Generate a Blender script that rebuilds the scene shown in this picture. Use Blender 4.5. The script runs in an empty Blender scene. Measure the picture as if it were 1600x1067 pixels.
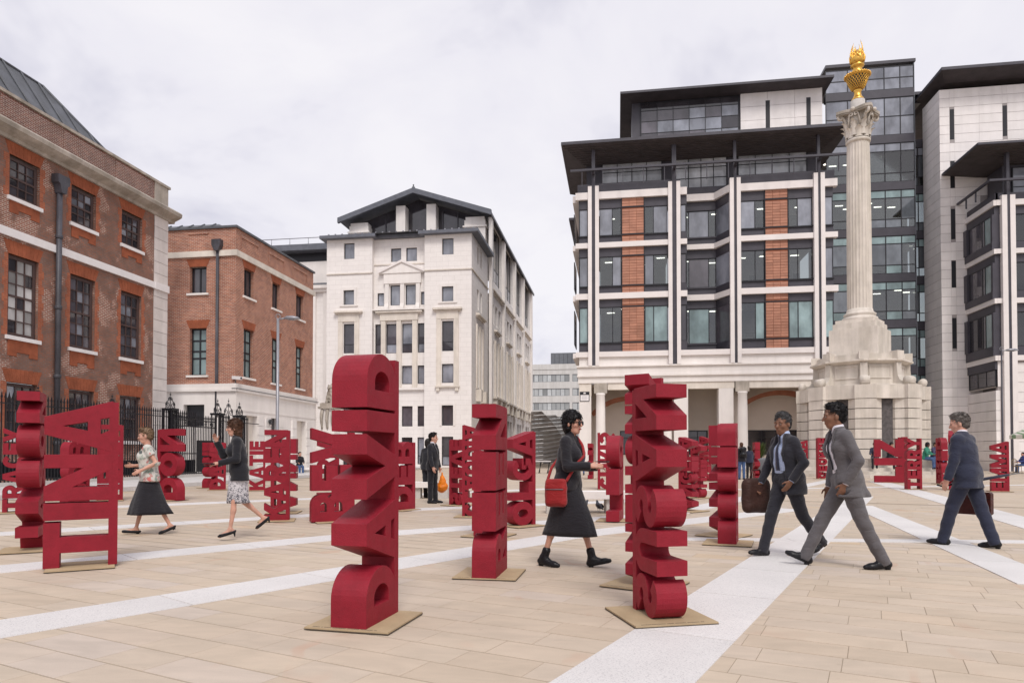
import bpy, bmesh, math, random
import numpy as np
from mathutils import Vector, Matrix

# ------------------------------------------------------------------ camera, sky, sun, exposure
scene = bpy.context.scene
COL = scene.collection
FPX = 1600 * 24 / 36                       # focal length in photograph pixels (24 mm shift lens)
PITCH = math.radians(1.1); YAW = math.atan(165 / FPX); EYE = 1.2
V0 = 710 - FPX * math.tan(PITCH)
cam_data = bpy.data.cameras.new('camera'); cam_data.lens = 24; cam_data.sensor_width = 36
cam_data.shift_y = (V0 - 533.5) / 1600
cam_data.clip_start = 0.05; cam_data.clip_end = 3000
cam = bpy.data.objects.new('camera', cam_data); COL.objects.link(cam)
cam.location = (0, 0, EYE); cam.rotation_euler = (math.radians(90) + PITCH, 0, YAW)
scene.camera = cam

SUN_EL = math.radians(52); SUN_AZ = math.radians(160)      # compass azimuth from +Y, clockwise: behind the camera
sun_dir = Vector((math.sin(SUN_AZ) * math.cos(SUN_EL), math.cos(SUN_AZ) * math.cos(SUN_EL), math.sin(SUN_EL)))
world = bpy.data.worlds.new('World'); scene.world = world; world.use_nodes = True
wn = world.node_tree.nodes; wl = world.node_tree.links; wn.clear()
w_out = wn.new('ShaderNodeOutputWorld'); w_bg = wn.new('ShaderNodeBackground'); w_sky = wn.new('ShaderNodeTexSky')
w_sky.sky_type = 'NISHITA'; w_sky.sun_disc = False; w_sky.sun_elevation = SUN_EL; w_sky.sun_rotation = SUN_AZ
w_sky.air_density = 1.0; w_sky.dust_density = 3.0
w_bg.inputs['Strength'].default_value = 0.1
w_tc = wn.new('ShaderNodeTexCoord'); w_sep = wn.new('ShaderNodeSeparateXYZ'); wl.new(w_tc.outputs['Generated'], w_sep.inputs[0])
w_abs = wn.new('ShaderNodeMath'); w_abs.operation = 'ABSOLUTE'; wl.new(w_sep.outputs['Z'], w_abs.inputs[0])
w_add = wn.new('ShaderNodeMath'); w_add.operation = 'ADD'; w_add.inputs[1].default_value = 0.35; wl.new(w_abs.outputs[0], w_add.inputs[0])
w_dx = wn.new('ShaderNodeMath'); w_dx.operation = 'DIVIDE'; wl.new(w_sep.outputs['X'], w_dx.inputs[0]); wl.new(w_add.outputs[0], w_dx.inputs[1])
w_dy = wn.new('ShaderNodeMath'); w_dy.operation = 'DIVIDE'; wl.new(w_sep.outputs['Y'], w_dy.inputs[0]); wl.new(w_add.outputs[0], w_dy.inputs[1])
w_cmb = wn.new('ShaderNodeCombineXYZ'); wl.new(w_dx.outputs[0], w_cmb.inputs[0]); wl.new(w_dy.outputs[0], w_cmb.inputs[1]); w_cmb.inputs[2].default_value = 3.7
w_ns = wn.new('ShaderNodeTexNoise'); w_ns.inputs['Scale'].default_value = 2.3; w_ns.inputs['Detail'].default_value = 5.0; w_ns.inputs['Roughness'].default_value = 0.58
w_ns.inputs['Distortion'].default_value = 0.25
wl.new(w_cmb.outputs[0], w_ns.inputs['Vector'])
w_rmp = wn.new('ShaderNodeValToRGB'); wl.new(w_ns.outputs['Fac'], w_rmp.inputs[0])
w_rmp.color_ramp.elements[0].position = 0.36; w_rmp.color_ramp.elements[0].color = (4.95, 4.88, 5.6, 1)
w_rmp.color_ramp.elements[1].position = 0.66; w_rmp.color_ramp.elements[1].color = (6.95, 6.78, 7.05, 1)
e_ = w_rmp.color_ramp.elements.new(0.50); e_.color = (6.45, 6.3, 6.75, 1)
w_mix = wn.new('ShaderNodeMix'); w_mix.data_type = 'RGBA'; w_mix.inputs['Factor'].default_value = 0.93      # cloud deck over the clear sky
wl.new(w_sky.outputs[0], w_mix.inputs['A']); wl.new(w_rmp.outputs[0], w_mix.inputs['B'])
wl.new(w_mix.outputs['Result'], w_bg.inputs['Color']); wl.new(w_bg.outputs[0], w_out.inputs[0])
sun_data = bpy.data.lights.new('sun', 'SUN'); sun_data.energy = 1.5; sun_data.angle = math.radians(20); sun_data.color = (1.0, 0.95, 0.89)
sun = bpy.data.objects.new('sun', sun_data); COL.objects.link(sun)
sun.rotation_euler = sun_dir.to_track_quat('Z', 'Y').to_euler(); sun.location = (-20, -40, 60)
scene.view_settings.view_transform = 'Standard'; scene.view_settings.look = 'None'
scene.view_settings.exposure = 0.48; scene.view_settings.gamma = 1.0; scene.view_settings.use_curve_mapping = False
scene.cycles.max_bounces = 6; scene.cycles.diffuse_bounces = 3; scene.cycles.glossy_bounces = 3
scene.cycles.transparent_max_bounces = 8; scene.cycles.caustics_reflective = False; scene.cycles.caustics_refractive = False

# ------------------------------------------------------------------ measuring: a photograph pixel at a known plane -> a point of the place
_s, _c = math.sin(YAW), math.cos(YAW)
_F = Vector((-_s, _c, 0)); _R = Vector((_c, _s, 0)); _Z = Vector((0, 0, 1))
_fw = math.cos(PITCH) * _F + math.sin(PITCH) * _Z; _up = -math.sin(PITCH) * _F + math.cos(PITCH) * _Z
_C = Vector((0, 0, EYE))
def ray(u, v): return _fw + (u - 800) / FPX * _R + (V0 - v) / FPX * _up
def onX(u, v, X): d = ray(u, v); return _C + d * (X / d.x)
def onY(u, v, Y): d = ray(u, v); return _C + d * (Y / d.y)
def gnd(u, v, z=0.0): d = ray(u, v); return _C + d * ((z - EYE) / d.z)
def vec_cam(x, y): return _R * x + _F * y              # a direction given to the right of / away from the viewer

# ------------------------------------------------------------------ materials
MATS = {}
def new_mat(name):
    m = bpy.data.materials.new(name); m.use_nodes = True; nt = m.node_tree; nt.nodes.clear()
    o = nt.nodes.new('ShaderNodeOutputMaterial'); b = nt.nodes.new('ShaderNodeBsdfPrincipled')
    nt.links.new(b.outputs[0], o.inputs[0]); MATS[name] = m
    return m, nt, b
def rgb(c): return (c[0], c[1], c[2], 1.0)
def mul(c, k): return (c[0] * k, c[1] * k, c[2] * k, 1.0)
def coord(nt, kind='Position', scale=1.0):
    if kind == 'Position':
        g = nt.nodes.new('ShaderNodeNewGeometry'); out = g.outputs['Position']
    else:
        g = nt.nodes.new('ShaderNodeTexCoord'); out = g.outputs[kind]
    return out
def noise(nt, vec, scale, detail=4.0, rough=0.55, dist=0.0):
    n = nt.nodes.new('ShaderNodeTexNoise'); n.inputs['Scale'].default_value = scale; n.inputs['Detail'].default_value = detail
    n.inputs['Roughness'].default_value = rough; n.inputs['Distortion'].default_value = dist
    nt.links.new(vec, n.inputs['Vector']); return n.outputs['Fac']
def ramp(nt, fac, stops):
    r = nt.nodes.new('ShaderNodeValToRGB'); nt.links.new(fac, r.inputs[0]); e = r.color_ramp.elements
    e[0].position, e[0].color = stops[0][0], rgb(stops[0][1]); e[1].position, e[1].color = stops[-1][0], rgb(stops[-1][1])
    for p, c in stops[1:-1]:
        q = e.new(p); q.color = rgb(c)
    return r.outputs[0]
def mixc(nt, fac, a, b, mode='MIX'):
    m = nt.nodes.new('ShaderNodeMix'); m.data_type = 'RGBA'; m.blend_type = mode
    for sock, val in (('Factor', fac), ('A', a), ('B', b)):
        if isinstance(val, (int, float)): m.inputs[sock].default_value = val
        elif isinstance(val, tuple): m.inputs[sock].default_value = val if len(val) == 4 else rgb(val)
        else: nt.links.new(val, m.inputs[sock])
    return m.outputs['Result']
def math_(nt, op, a, b=0.0, c=None):
    m = nt.nodes.new('ShaderNodeMath'); m.operation = op
    for i, val in enumerate((a, b) if c is None else (a, b, c)):
        if isinstance(val, (int, float)): m.inputs[i].default_value = val
        else: nt.links.new(val, m.inputs[i])
    return m.outputs[0]
def bump(nt, b, height, strength=0.3, dist=0.01):
    n = nt.nodes.new('ShaderNodeBump'); n.inputs['Strength'].default_value = strength; n.inputs['Distance'].default_value = dist
    nt.links.new(height, n.inputs['Height']); nt.links.new(n.outputs[0], b.inputs['Normal'])
def rnd(nt):
    oi = nt.nodes.new('ShaderNodeObjectInfo'); g = nt.nodes.new('ShaderNodeNewGeometry')
    return math_(nt, 'FRACT', math_(nt, 'ADD', oi.outputs['Random'], g.outputs['Random Per Island']))
def speck(name, col, rough=0.7, var=0.12, scale=3.0, fine=60.0, bmp=0.15, piece=0.0, metal=0.0, coordk='Position', spec=0.4, stain=0.0, bd=0.01):
    """a plain surface with large and fine tonal variation, optional difference from piece to piece and vertical streaks of dirt"""
    m, nt, b = new_mat(name); v = coord(nt, coordk)
    c = ramp(nt, noise(nt, v, scale), [(0.3, mul(col, 1 - var)), (0.7, mul(col, 1 + var))])
    fn = noise(nt, v, fine, 3.0)
    c = mixc(nt, 0.5, c, ramp(nt, fn, [(0.35, (1 - var,) * 3), (0.65, (1 + var * 0.6,) * 3)]), 'MULTIPLY')
    if piece: c = mixc(nt, 1.0, c, ramp(nt, rnd(nt), [(0.0, (1 - piece,) * 3), (1.0, (1 + piece * 0.7,) * 3)]), 'MULTIPLY')
    if stain:
        mp = nt.nodes.new('ShaderNodeMapping'); mp.inputs['Scale'].default_value = (1.6, 1.6, 0.16); nt.links.new(v, mp.inputs['Vector'])
        st = ramp(nt, noise(nt, mp.outputs[0], 1.0, 6.0, 0.65), [(0.42, (1 - stain, 1 - stain * 1.02, 1 - stain * 1.15)), (0.60, (1, 1, 1))])
        c = mixc(nt, 1.0, c, st, 'MULTIPLY')
    nt.links.new(c, b.inputs['Base Color']); b.inputs['Roughness'].default_value = rough; b.inputs['Metallic'].default_value = metal
    b.inputs['Specular IOR Level'].default_value = spec
    if bmp: bump(nt, b, fn, bmp, bd)
    return m
def glass(name, col, rough=0.04, ior=1.62, var=0.35, wob=0.015):
    m, nt, b = new_mat(name); v = coord(nt)
    c = mixc(nt, 1.0, rgb(col), ramp(nt, rnd(nt), [(0, (1 - var,) * 3), (1, (1 + var,) * 3)]), 'MULTIPLY')
    mp = nt.nodes.new('ShaderNodeMapping'); mp.inputs['Scale'].default_value = (1, 1, 0.6); nt.links.new(v, mp.inputs['Vector'])
    c = mixc(nt, 0.7, c, ramp(nt, noise(nt, mp.outputs[0], 0.9, 3), [(0.35, (0.55,) * 3), (0.65, (1.35,) * 3)]), 'MULTIPLY')
    nt.links.new(c, b.inputs['Base Color']); b.inputs['Roughness'].default_value = rough; b.inputs['IOR'].default_value = ior
    bump(nt, b, noise(nt, v, 0.7, 1.0), wob, 0.2)
    return m
def brick(name, c1, c2, mortar, c3=None, patch=None, size=(0.235, 0.077), msize=0.011, bias=0.0, blotch=0.8):
    m, nt, b = new_mat(name); p = coord(nt); sp = nt.nodes.new('ShaderNodeSeparateXYZ'); nt.links.new(p, sp.inputs[0])
    s = math_(nt, 'ADD', sp.outputs['X'], sp.outputs['Y']); cb = nt.nodes.new('ShaderNodeCombineXYZ')
    nt.links.new(s, cb.inputs[0]); nt.links.new(sp.outputs['Z'], cb.inputs[1])
    t = nt.nodes.new('ShaderNodeTexBrick'); nt.links.new(cb.outputs[0], t.inputs['Vector'])
    t.inputs['Color1'].default_value = rgb(c1); t.inputs['Color2'].default_value = rgb(c2); t.inputs['Mortar'].default_value = rgb(mortar)
    t.inputs['Scale'].default_value = 1.0; t.inputs['Mortar Size'].default_value = msize; t.inputs['Mortar Smooth'].default_value = 0.2
    t.inputs['Bias'].default_value = bias; t.inputs['Brick Width'].default_value = size[0]; t.inputs['Row Height'].default_value = size[1]
    c = t.outputs['Color']
    big = noise(nt, p, 0.55, 6.0, 0.62)
    if patch:            # areas repointed with pale mortar and cleaner brick
        t2 = nt.nodes.new('ShaderNodeTexBrick'); nt.links.new(cb.outputs[0], t2.inputs['Vector'])
        for k in ('Scale', 'Mortar Smooth', 'Brick Width', 'Row Height'): t2.inputs[k].default_value = t.inputs[k].default_value
        t2.inputs['Mortar Size'].default_value = msize * 1.5
        t2.inputs['Color1'].default_value = rgb(c3); t2.inputs['Color2'].default_value = mul(c3, 0.72); t2.inputs['Mortar'].default_value = rgb(patch)
        c = mixc(nt, ramp(nt, big, [(0.53, (0, 0, 0)), (0.57, (1, 1, 1))]), c, t2.outputs['Color'])
    c = mixc(nt, blotch, c, ramp(nt, noise(nt, p, 2.2, 5.0), [(0.3, (0.78,) * 3), (0.7, (1.18,) * 3)]), 'MULTIPLY')
    nt.links.new(c, b.inputs['Base Color']); b.inputs['Roughness'].default_value = 0.9; b.inputs['Specular IOR Level'].default_value = 0.2
    bump(nt, b, t.outputs['Fac'], -0.5, 0.008)
    return m

speck('portland', (0.83, 0.785, 0.755), 0.8, 0.05, 0.8, 30, 0.12, piece=0.04, stain=0.05)
speck('portland_warm', (0.76, 0.695, 0.625), 0.8, 0.09, 1.2, 30, 0.15, piece=0.07, stain=0.10)
speck('column_stone', (0.69, 0.63, 0.565), 0.82, 0.10, 1.4, 30, 0.15, piece=0.08, stain=0.17)
speck('white_stone', (0.80, 0.75, 0.73), 0.7, 0.04, 1.5, 40, 0.05, piece=0.03)
speck('quoin_stone', (0.72, 0.67, 0.65), 0.8, 0.08, 1.5, 30, 0.12, piece=0.06, stain=0.10)
speck('cladding_stone', (0.87, 0.825, 0.81), 0.75, 0.06, 1.0, 40, 0.06, piece=0.06, stain=0.05)
speck('joint', (0.38, 0.345, 0.34), 0.95, 0.05)
speck('white_paint', (0.80, 0.77, 0.77), 0.5, 0.05, 2, 30, 0.03)
speck('dirty_stone', (0.46, 0.41, 0.36), 0.85, 0.2, 1.5, 25, 0.2, stain=0.25)
speck('dark_metal', (0.055, 0.051, 0.065), 0.45, 0.15, 1.5, 40, 0.02, spec=0.5)
speck('soffit', (0.066, 0.055, 0.058), 0.75, 0.2, 1.5, 30, 0.05)
speck('frame_dark', (0.018, 0.018, 0.023), 0.4, 0.1, 2, 40, 0.0)
speck('frame_brown', (0.085, 0.052, 0.048), 0.55, 0.15, 2, 40, 0.05)
speck('lead', (0.115, 0.122, 0.14), 0.55, 0.16, 1.2, 20, 0.05, piece=0.1, stain=0.2)
speck('slate', (0.13, 0.138, 0.165), 0.6, 0.15, 2, 20, 0.1)
speck('iron', (0.012, 0.012, 0.016), 0.45, 0.2, 4, 60, 0.05)
speck('pipe_metal', (0.075, 0.074, 0.09), 0.5, 0.3, 1.3, 20, 0.05, stain=0.3)
speck('terracotta', (0.45, 0.215, 0.145), 0.75, 0.1, 2, 40, 0.08, piece=0.16)
speck('arch_brick', (0.34, 0.13, 0.075), 0.85, 0.15, 3, 40, 0.15)
speck('rubbed_brick', (0.33, 0.095, 0.045), 0.9, 0.2, 2.5, 22, 0.2, stain=0.12)
speck('loggia_wall', (0.72, 0.64, 0.57), 0.85, 0.05, 0.7, 30, 0.05)
speck('granite_dark', (0.10, 0.09, 0.09), 0.7, 0.35, 6, 25, 0.2)
speck('lamp_grey', (0.30, 0.30, 0.33), 0.4, 0.1, 3, 50, 0.0, metal=0.3)
speck('concrete', (0.52, 0.49, 0.46), 0.8, 0.1, 2, 30, 0.1)
speck('zinc_grey', (0.15, 0.16, 0.18), 0.5, 0.1, 2, 30, 0.0, piece=0.1)
speck('office_white', (0.62, 0.61, 0.60), 0.7, 0.06, 0.5, 20, 0.0, stain=0.1)
speck('blind_warm', (0.52, 0.45, 0.36), 0.6, 0.1, 1, 12, 0.0, piece=0.2)
speck('blind_pale', (0.42, 0.44, 0.45), 0.5, 0.1, 1, 12, 0.0, piece=0.45)
speck('steel_fin', (0.36, 0.33, 0.31), 0.4, 0.15, 2, 30, 0.0, metal=0.35, piece=0.25)
m, nt, b_ = new_mat('glass_clear'); fr = nt.nodes.new('ShaderNodeFresnel'); fr.inputs['IOR'].default_value = 2.1; tr = nt.nodes.new('ShaderNodeBsdfTransparent'); tr.inputs['Color'].default_value = (.62, .66, .66, 1); gs = nt.nodes.new('ShaderNodeBsdfGlossy'); gs.inputs['Roughness'].default_value = .03; mx = nt.nodes.new('ShaderNodeMixShader')
nt.links.new(fr.outputs[0], mx.inputs[0]); nt.links.new(tr.outputs[0], mx.inputs[1]); nt.links.new(gs.outputs[0], mx.inputs[2]); nt.links.new(mx.outputs[0], nt.nodes['Material Output'].inputs[0]); nt.nodes.remove(b_)
speck('room_wall', (0.30, 0.28, 0.27), .9, .15, 1, 10, 0, piece=.4); speck('room_ceiling', (0.62, 0.61, 0.60), .9, .05, 1, 10, 0); speck('room_floor', (0.09, 0.085, 0.085), .9, .1, 1, 10, 0)
m, nt, b_ = new_mat('lamp_lit'); b_.inputs['Emission Color'].default_value = (1.0, .93, .8, 1); b_.inputs['Emission Strength'].default_value = 5.0
glass('glass_dark', (0.048, 0.044, 0.052), 0.04, 1.75)
glass('glass_room', (0.085, 0.078, 0.092), 0.04, 1.75, 0.5)
glass('glass_sky', (0.25, 0.265, 0.31), 0.05, 1.8, 0.25)  # pale base colour paints the sky's reflection into the pane
glass('glass_blind', (0.44, 0.46, 0.49), 0.06, 1.6, 0.15)
glass('glass_teal', (0.24, 0.33, 0.34), 0.05, 1.6, 0.2)
glass('glass_curtain', (0.46, 0.455, 0.455), 0.08, 1.5, 0.4)
glass('glass_link', (0.12, 0.135, 0.155), 0.03, 1.8, 0.5)
brick('ashlar', (0.84, 0.80, 0.775), (0.815, 0.775, 0.75), (0.66, 0.62, 0.59), size=(1.15, 0.44), msize=0.010, blotch=0.16)
brick('brick_old', (0.215, 0.118, 0.092), (0.30, 0.128, 0.084), (0.20, 0.165, 0.145), c3=(0.30, 0.105, 0.065), patch=(0.44, 0.36, 0.31))
brick('brick_parapet', (0.25, 0.11, 0.082), (0.17, 0.082, 0.07), (0.42, 0.37, 0.33))
brick('brick_red', (0.43, 0.165, 0.095), (0.29, 0.105, 0.068), (0.50, 0.40, 0.34))
brick('brick_orange', (0.40, 0.125, 0.062), (0.30, 0.09, 0.05), (0.33, 0.2, 0.15), msize=0.006)
# ------------------------------------------------------------------ mesh helpers
class MB:
    """collects shapes; build() links them as ONE mesh object"""
    def __init__(s): s.v = []; s.f = []; s.sm = []
    def add(s, verts, faces, smooth=False):
        n = len(s.v); s.v += [tuple(p) for p in verts]; s.f += [tuple(i + n for i in f) for f in faces]; s.sm += [smooth] * len(faces)
    def box(s, x0, x1, y0, y1, z0, z1):
        if x0 > x1: x0, x1 = x1, x0
        if y0 > y1: y0, y1 = y1, y0
        if z0 > z1: z0, z1 = z1, z0
        s.add([(x0, y0, z0), (x1, y0, z0), (x1, y1, z0), (x0, y1, z0), (x0, y0, z1), (x1, y0, z1), (x1, y1, z1), (x0, y1, z1)],
              [(0, 3, 2, 1), (4, 5, 6, 7), (0, 1, 5, 4), (1, 2, 6, 5), (2, 3, 7, 6), (3, 0, 4, 7)])
    def prism(s, poly, axis, a0, a1):
        """poly: 2-D outline (counter-clockwise), extruded along axis from a0 to a1; 'x' -> (y,z), 'y' -> (x,z), 'z' -> (x,y)"""
        def P(p, a):
            return (a, p[0], p[1]) if axis == 'x' else ((p[0], a, p[1]) if axis == 'y' else (p[0], p[1], a))
        n = len(poly); v = [P(p, a0) for p in poly] + [P(p, a1) for p in poly]
        f = [tuple(range(n))[::-1], tuple(range(n, 2 * n))] + [(i, (i + 1) % n, n + (i + 1) % n, n + i) for i in range(n)]
        if axis == 'y': f = [q[::-1] for q in f]
        s.add(v, f)
    def lathe(s, prof, c=(0, 0, 0), n=24, smooth=True, flute=None, a0=0.0):
        """prof: (r, z) from bottom to top round the vertical axis at c"""
        v = []; f = []
        for r, z in prof:
            for i in range(n):
                a = a0 + 2 * math.pi * i / n; rr = r * (flute(i) if flute else 1.0)
                v.append((c[0] + rr * math.cos(a), c[1] + rr * math.sin(a), c[2] + z))
        m = len(prof)
        for j in range(m - 1):
            for i in range(n): f.append((j * n + i, j * n + (i + 1) % n, (j + 1) * n + (i + 1) % n, (j + 1) * n + i))
        f.append(tuple(range(n))[::-1]); f.append(tuple(range((m - 1) * n, m * n)))
        s.add(v, f, smooth)
    def tube(s, pts, r, n=8, smooth=True, r1=None, caps=True):
        """a round bar along a polyline; r may taper to r1"""
        pts = [Vector(p) for p in pts]; m = len(pts); v = []; f = []
        t0 = (pts[1] - pts[0]).normalized(); a = t0.orthogonal().normalized()
        for k, p in enumerate(pts):
            t = (pts[min(k + 1, m - 1)] - pts[max(k - 1, 0)]).normalized()
            a = (a - t * a.dot(t)).normalized(); b = t.cross(a)
            rr = r if r1 is None else r + (r1 - r) * k / (m - 1)
            if isinstance(rr, (list, tuple)): rr = rr[k]
            for i in range(n):
                q = 2 * math.pi * i / n; v.append(p + (a * math.cos(q) + b * math.sin(q)) * rr)
        for k in range(m - 1):
            for i in range(n): f.append((k * n + i, k * n + (i + 1) % n, (k + 1) * n + (i + 1) % n, (k + 1) * n + i))
        if caps: f.append(tuple(range(n))[::-1]); f.append(tuple(range((m - 1) * n, m * n)))
        s.add(v, f, smooth)
    def build(s, name, mat, parent=None, local=False):
        me = bpy.data.meshes.new(name); me.from_pydata(s.v, [], s.f)
        if any(s.sm): me.polygons.foreach_set('use_smooth', s.sm)
        me.update()
        return link(name, me, mat, parent, local)
def link(name, me, mat, parent=None, local=False):
    if mat and not me.materials: me.materials.append(MATS[mat] if isinstance(mat, str) else mat)
    o = bpy.data.objects.new(name, me); COL.objects.link(o)
    if parent: adopt(o, parent, local)
    return o
def world_mat(o):
    m = o.matrix_basis.copy()
    if o.parent: m = world_mat(o.parent) @ o.matrix_parent_inverse @ m
    return m
def adopt(o, parent, local=False):
    o.parent = parent
    if not local: o.matrix_parent_inverse = world_mat(parent).inverted()
CUBE = {}
def cube(name, x0, x1, y0, y1, z0, z1, mat, parent=None, local=False):
    """a box piece; all boxes of one material share one mesh"""
    if mat not in CUBE:
        b = MB(); b.box(-.5, .5, -.5, .5, -.5, .5); me = bpy.data.meshes.new('box_' + mat); me.from_pydata(b.v, [], b.f); me.materials.append(MATS[mat]); CUBE[mat] = me
    o = bpy.data.objects.new(name, CUBE[mat]); COL.objects.link(o)
    o.location = ((x0 + x1) / 2, (y0 + y1) / 2, (z0 + z1) / 2); o.scale = (abs(x1 - x0), abs(y1 - y0), abs(z1 - z0))
    if parent: adopt(o, parent, local)
    return o
def tag(o, label=None, cat=None, group=None, kind=None):
    if label: o['label'] = label
    if cat: o['category'] = cat
    if group: o['group'] = group
    if kind: o['kind'] = kind
    return o
def thing(name, label, cat, loc=(0, 0, 0), rz=0.0, group=None):
    o = bpy.data.objects.new(name, None); COL.objects.link(o); o.empty_display_size = 0.2
    o.location = loc; o.rotation_euler = (0, 0, rz)
    return tag(o, label, cat, group)

class Fac:
    """a wall plane: s runs along it, z up, d outwards. axis 'Y-' faces the viewer, 'X+' faces right, 'X-' faces left"""
    def __init__(s, axis, p): s.axis = axis; s.p = p
    def pt(s, a, z, d):
        if s.axis == 'Y-': return (a, s.p - d, z)
        if s.axis == 'X+': return (s.p + d, a, z)
        return (s.p - d, a, z)
    def ext(s, s0, s1, z0, z1, d0, d1):
        a = s.pt(s0, z0, d0); b = s.pt(s1, z1, d1)
        return (min(a[0], b[0]), max(a[0], b[0]), min(a[1], b[1]), max(a[1], b[1]), min(a[2], b[2]), max(a[2], b[2]))
    def box(s, mb, *a): mb.box(*s.ext(*a))
    def cube(s, name, s0, s1, z0, z1, d0, d1, mat, parent): return cube(name, *s.ext(s0, s1, z0, z1, d0, d1), mat, parent)
    def part(s, name, mat, parent, *boxes):
        left = list(boxes); o = None                   # boxes that touch make one piece, others are pieces of their own
        while left:
            grp = [left.pop(0)]; grew = True
            while grew:
                grew = False
                for q in left[:]:
                    if any(all(min(q[k], q[k + 1]) <= max(g[k], g[k + 1]) + .006 and max(q[k], q[k + 1]) >= min(g[k], g[k + 1]) - .006 for k in (0, 2, 4)) for g in grp): grp.append(q); left.remove(q); grew = True
            mb = MB()
            for b in grp: s.box(mb, *b)
            o = mb.build(name, mat, parent)
        return o
    def wall(s, name, mat, parent, s0, s1, z0, z1, openings, reveal=0.25, d=0.0):
        """wall face with rectangular openings (s0,s1,z0,z1) and their reveals"""
        mb = MB(); ss = sorted({s0, s1, *[o[0] for o in openings], *[o[1] for o in openings]}); zs = sorted({z0, z1, *[o[2] for o in openings], *[o[3] for o in openings]})
        ss = [q for q in ss if s0 - 1e-6 <= q <= s1 + 1e-6]; zs = [q for q in zs if z0 - 1e-6 <= q <= z1 + 1e-6]
        flip = s.axis == 'X-'
        def q(a, b, c, e): mb.add([a, b, c, e], [(3, 2, 1, 0) if flip else (0, 1, 2, 3)])
        for i in range(len(ss) - 1):
            for j in range(len(zs) - 1):
                cs, cz = (ss[i] + ss[i + 1]) / 2, (zs[j] + zs[j + 1]) / 2
                if any(o[0] < cs < o[1] and o[2] < cz < o[3] for o in openings): continue
                q(s.pt(ss[i], zs[j], d), s.pt(ss[i + 1], zs[j], d), s.pt(ss[i + 1], zs[j + 1], d), s.pt(ss[i], zs[j + 1], d))
        for a, b, c, e in openings:
            r = d - reveal
            q(s.pt(a, c, d), s.pt(a, c, r), s.pt(b, c, r), s.pt(b, c, d)); q(s.pt(a, e, r), s.pt(a, e, d), s.pt(b, e, d), s.pt(b, e, r))
            q(s.pt(a, c, r), s.pt(a, c, d), s.pt(a, e, d), s.pt(a, e, r)); q(s.pt(b, c, d), s.pt(b, c, r), s.pt(b, e, r), s.pt(b, e, d))
        return mb.build(name, mat, parent)
    def window(s, parent, s0, s1, z0, z1, d, cols, rows, fmat, gmat, frame=0.06, bar=0.03, meet=None, thick=0.06):
        """frame with glazing bars (part) and one pane per light (sub-parts). cols/rows: counts or lists of fractions"""
        cf = [i / cols for i in range(cols + 1)] if isinstance(cols, int) else cols
        rf = [i / rows for i in range(rows + 1)] if isinstance(rows, int) else rows
        mb = MB(); w, h = s1 - s0 - 2 * frame, z1 - z0 - 2 * frame
        s.box(mb, s0, s0 + frame, z0, z1, d - thick, d); s.box(mb, s1 - frame, s1, z0, z1, d - thick, d)
        s.box(mb, s0 + frame, s1 - frame, z0, z0 + frame, d - thick, d - 0.002); s.box(mb, s0 + frame, s1 - frame, z1 - frame, z1, d - thick, d - 0.002)
        X = [s0 + frame + w * q for q in cf]; Z = [z0 + frame + h * q for q in rf]
        for x in X[1:-1]: s.box(mb, x - bar / 2, x + bar / 2, z0 + frame, z1 - frame, d - thick * .8, d - 0.006)
        for k, z in enumerate(Z[1:-1]):
            bb = bar * (2.2 if meet == k + 1 else 1); s.box(mb, s0 + frame, s1 - frame, z - bb / 2, z + bb / 2, d - thick * .85, d - (0.0 if meet == k + 1 else 0.010))
        o = mb.build('window', fmat, parent)
        for i in range(len(X) - 1):
            for j in range(len(Z) - 1):
                g = gmat(i, j) if callable(gmat) else gmat
                s.cube('pane', X[i], X[i + 1], Z[j], Z[j + 1], d - thick, d - thick * .62, g, o)
        return o
# ------------------------------------------------------------------ ground: sandstone paving with white granite bands
random.seed(3)
m, nt, b_ = new_mat('sandstone'); p = coord(nt); r1 = rnd(nt)
c = ramp(nt, r1, [(0.0, (0.55, 0.46, 0.36)), (0.3, (0.585, 0.497, 0.395)), (0.6, (0.57, 0.487, 0.396)), (0.8, (0.60, 0.505, 0.398)), (0.93, (0.585, 0.51, 0.44)), (1.0, (0.615, 0.49, 0.35))])
mp = nt.nodes.new('ShaderNodeMapping'); mp.inputs['Scale'].default_value = (1.0, 2.6, 1.0); mp.inputs['Rotation'].default_value = (0, 0, 0.6); nt.links.new(p, mp.inputs['Vector'])
c = mixc(nt, 1.0, c, ramp(nt, noise(nt, mp.outputs[0], 2.3, 6, .6, .6), [(0.3, (0.83, 0.82, 0.81)), (0.7, (0.99, 0.97, 0.96))]), 'MULTIPLY')
c = mixc(nt, 0.55, c, ramp(nt, noise(nt, p, 0.35, 5, .6), [(0.3, (0.88, 0.87, 0.87)), (0.65, (1.05, 1.05, 1.05))]), 'MULTIPLY')
fn = noise(nt, p, 140, 3); c = mixc(nt, 0.6, c, ramp(nt, fn, [(0.3, (0.92,) * 3), (0.7, (1.06,) * 3)]), 'MULTIPLY')
vn = nt.nodes.new('ShaderNodeTexWave'); vn.inputs['Scale'].default_value = 0.5; vn.inputs['Distortion'].default_value = 14.0; vn.inputs['Detail'].default_value = 3.0; vn.inputs['Detail Scale'].default_value = 1.2; nt.links.new(p, vn.inputs['Vector'])
vm = math_(nt, 'MULTIPLY', ramp(nt, vn.outputs['Fac'], [(0.90, (0, 0, 0)), (0.97, (1, 1, 1))]), ramp(nt, noise(nt, p, 0.9, 2), [(0.56, (0, 0, 0)), (0.66, (1, 1, 1))])); c = mixc(nt, math_(nt, 'MULTIPLY', vm, .55), c, (0.50, 0.33, 0.24))
dk = ramp(nt, noise(nt, p, 9.0, 2.0), [(0.70, (1, 1, 1)), (0.76, (0.90, 0.89, 0.88))]); c = mixc(nt, 1.0, c, dk, 'MULTIPLY')
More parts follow.
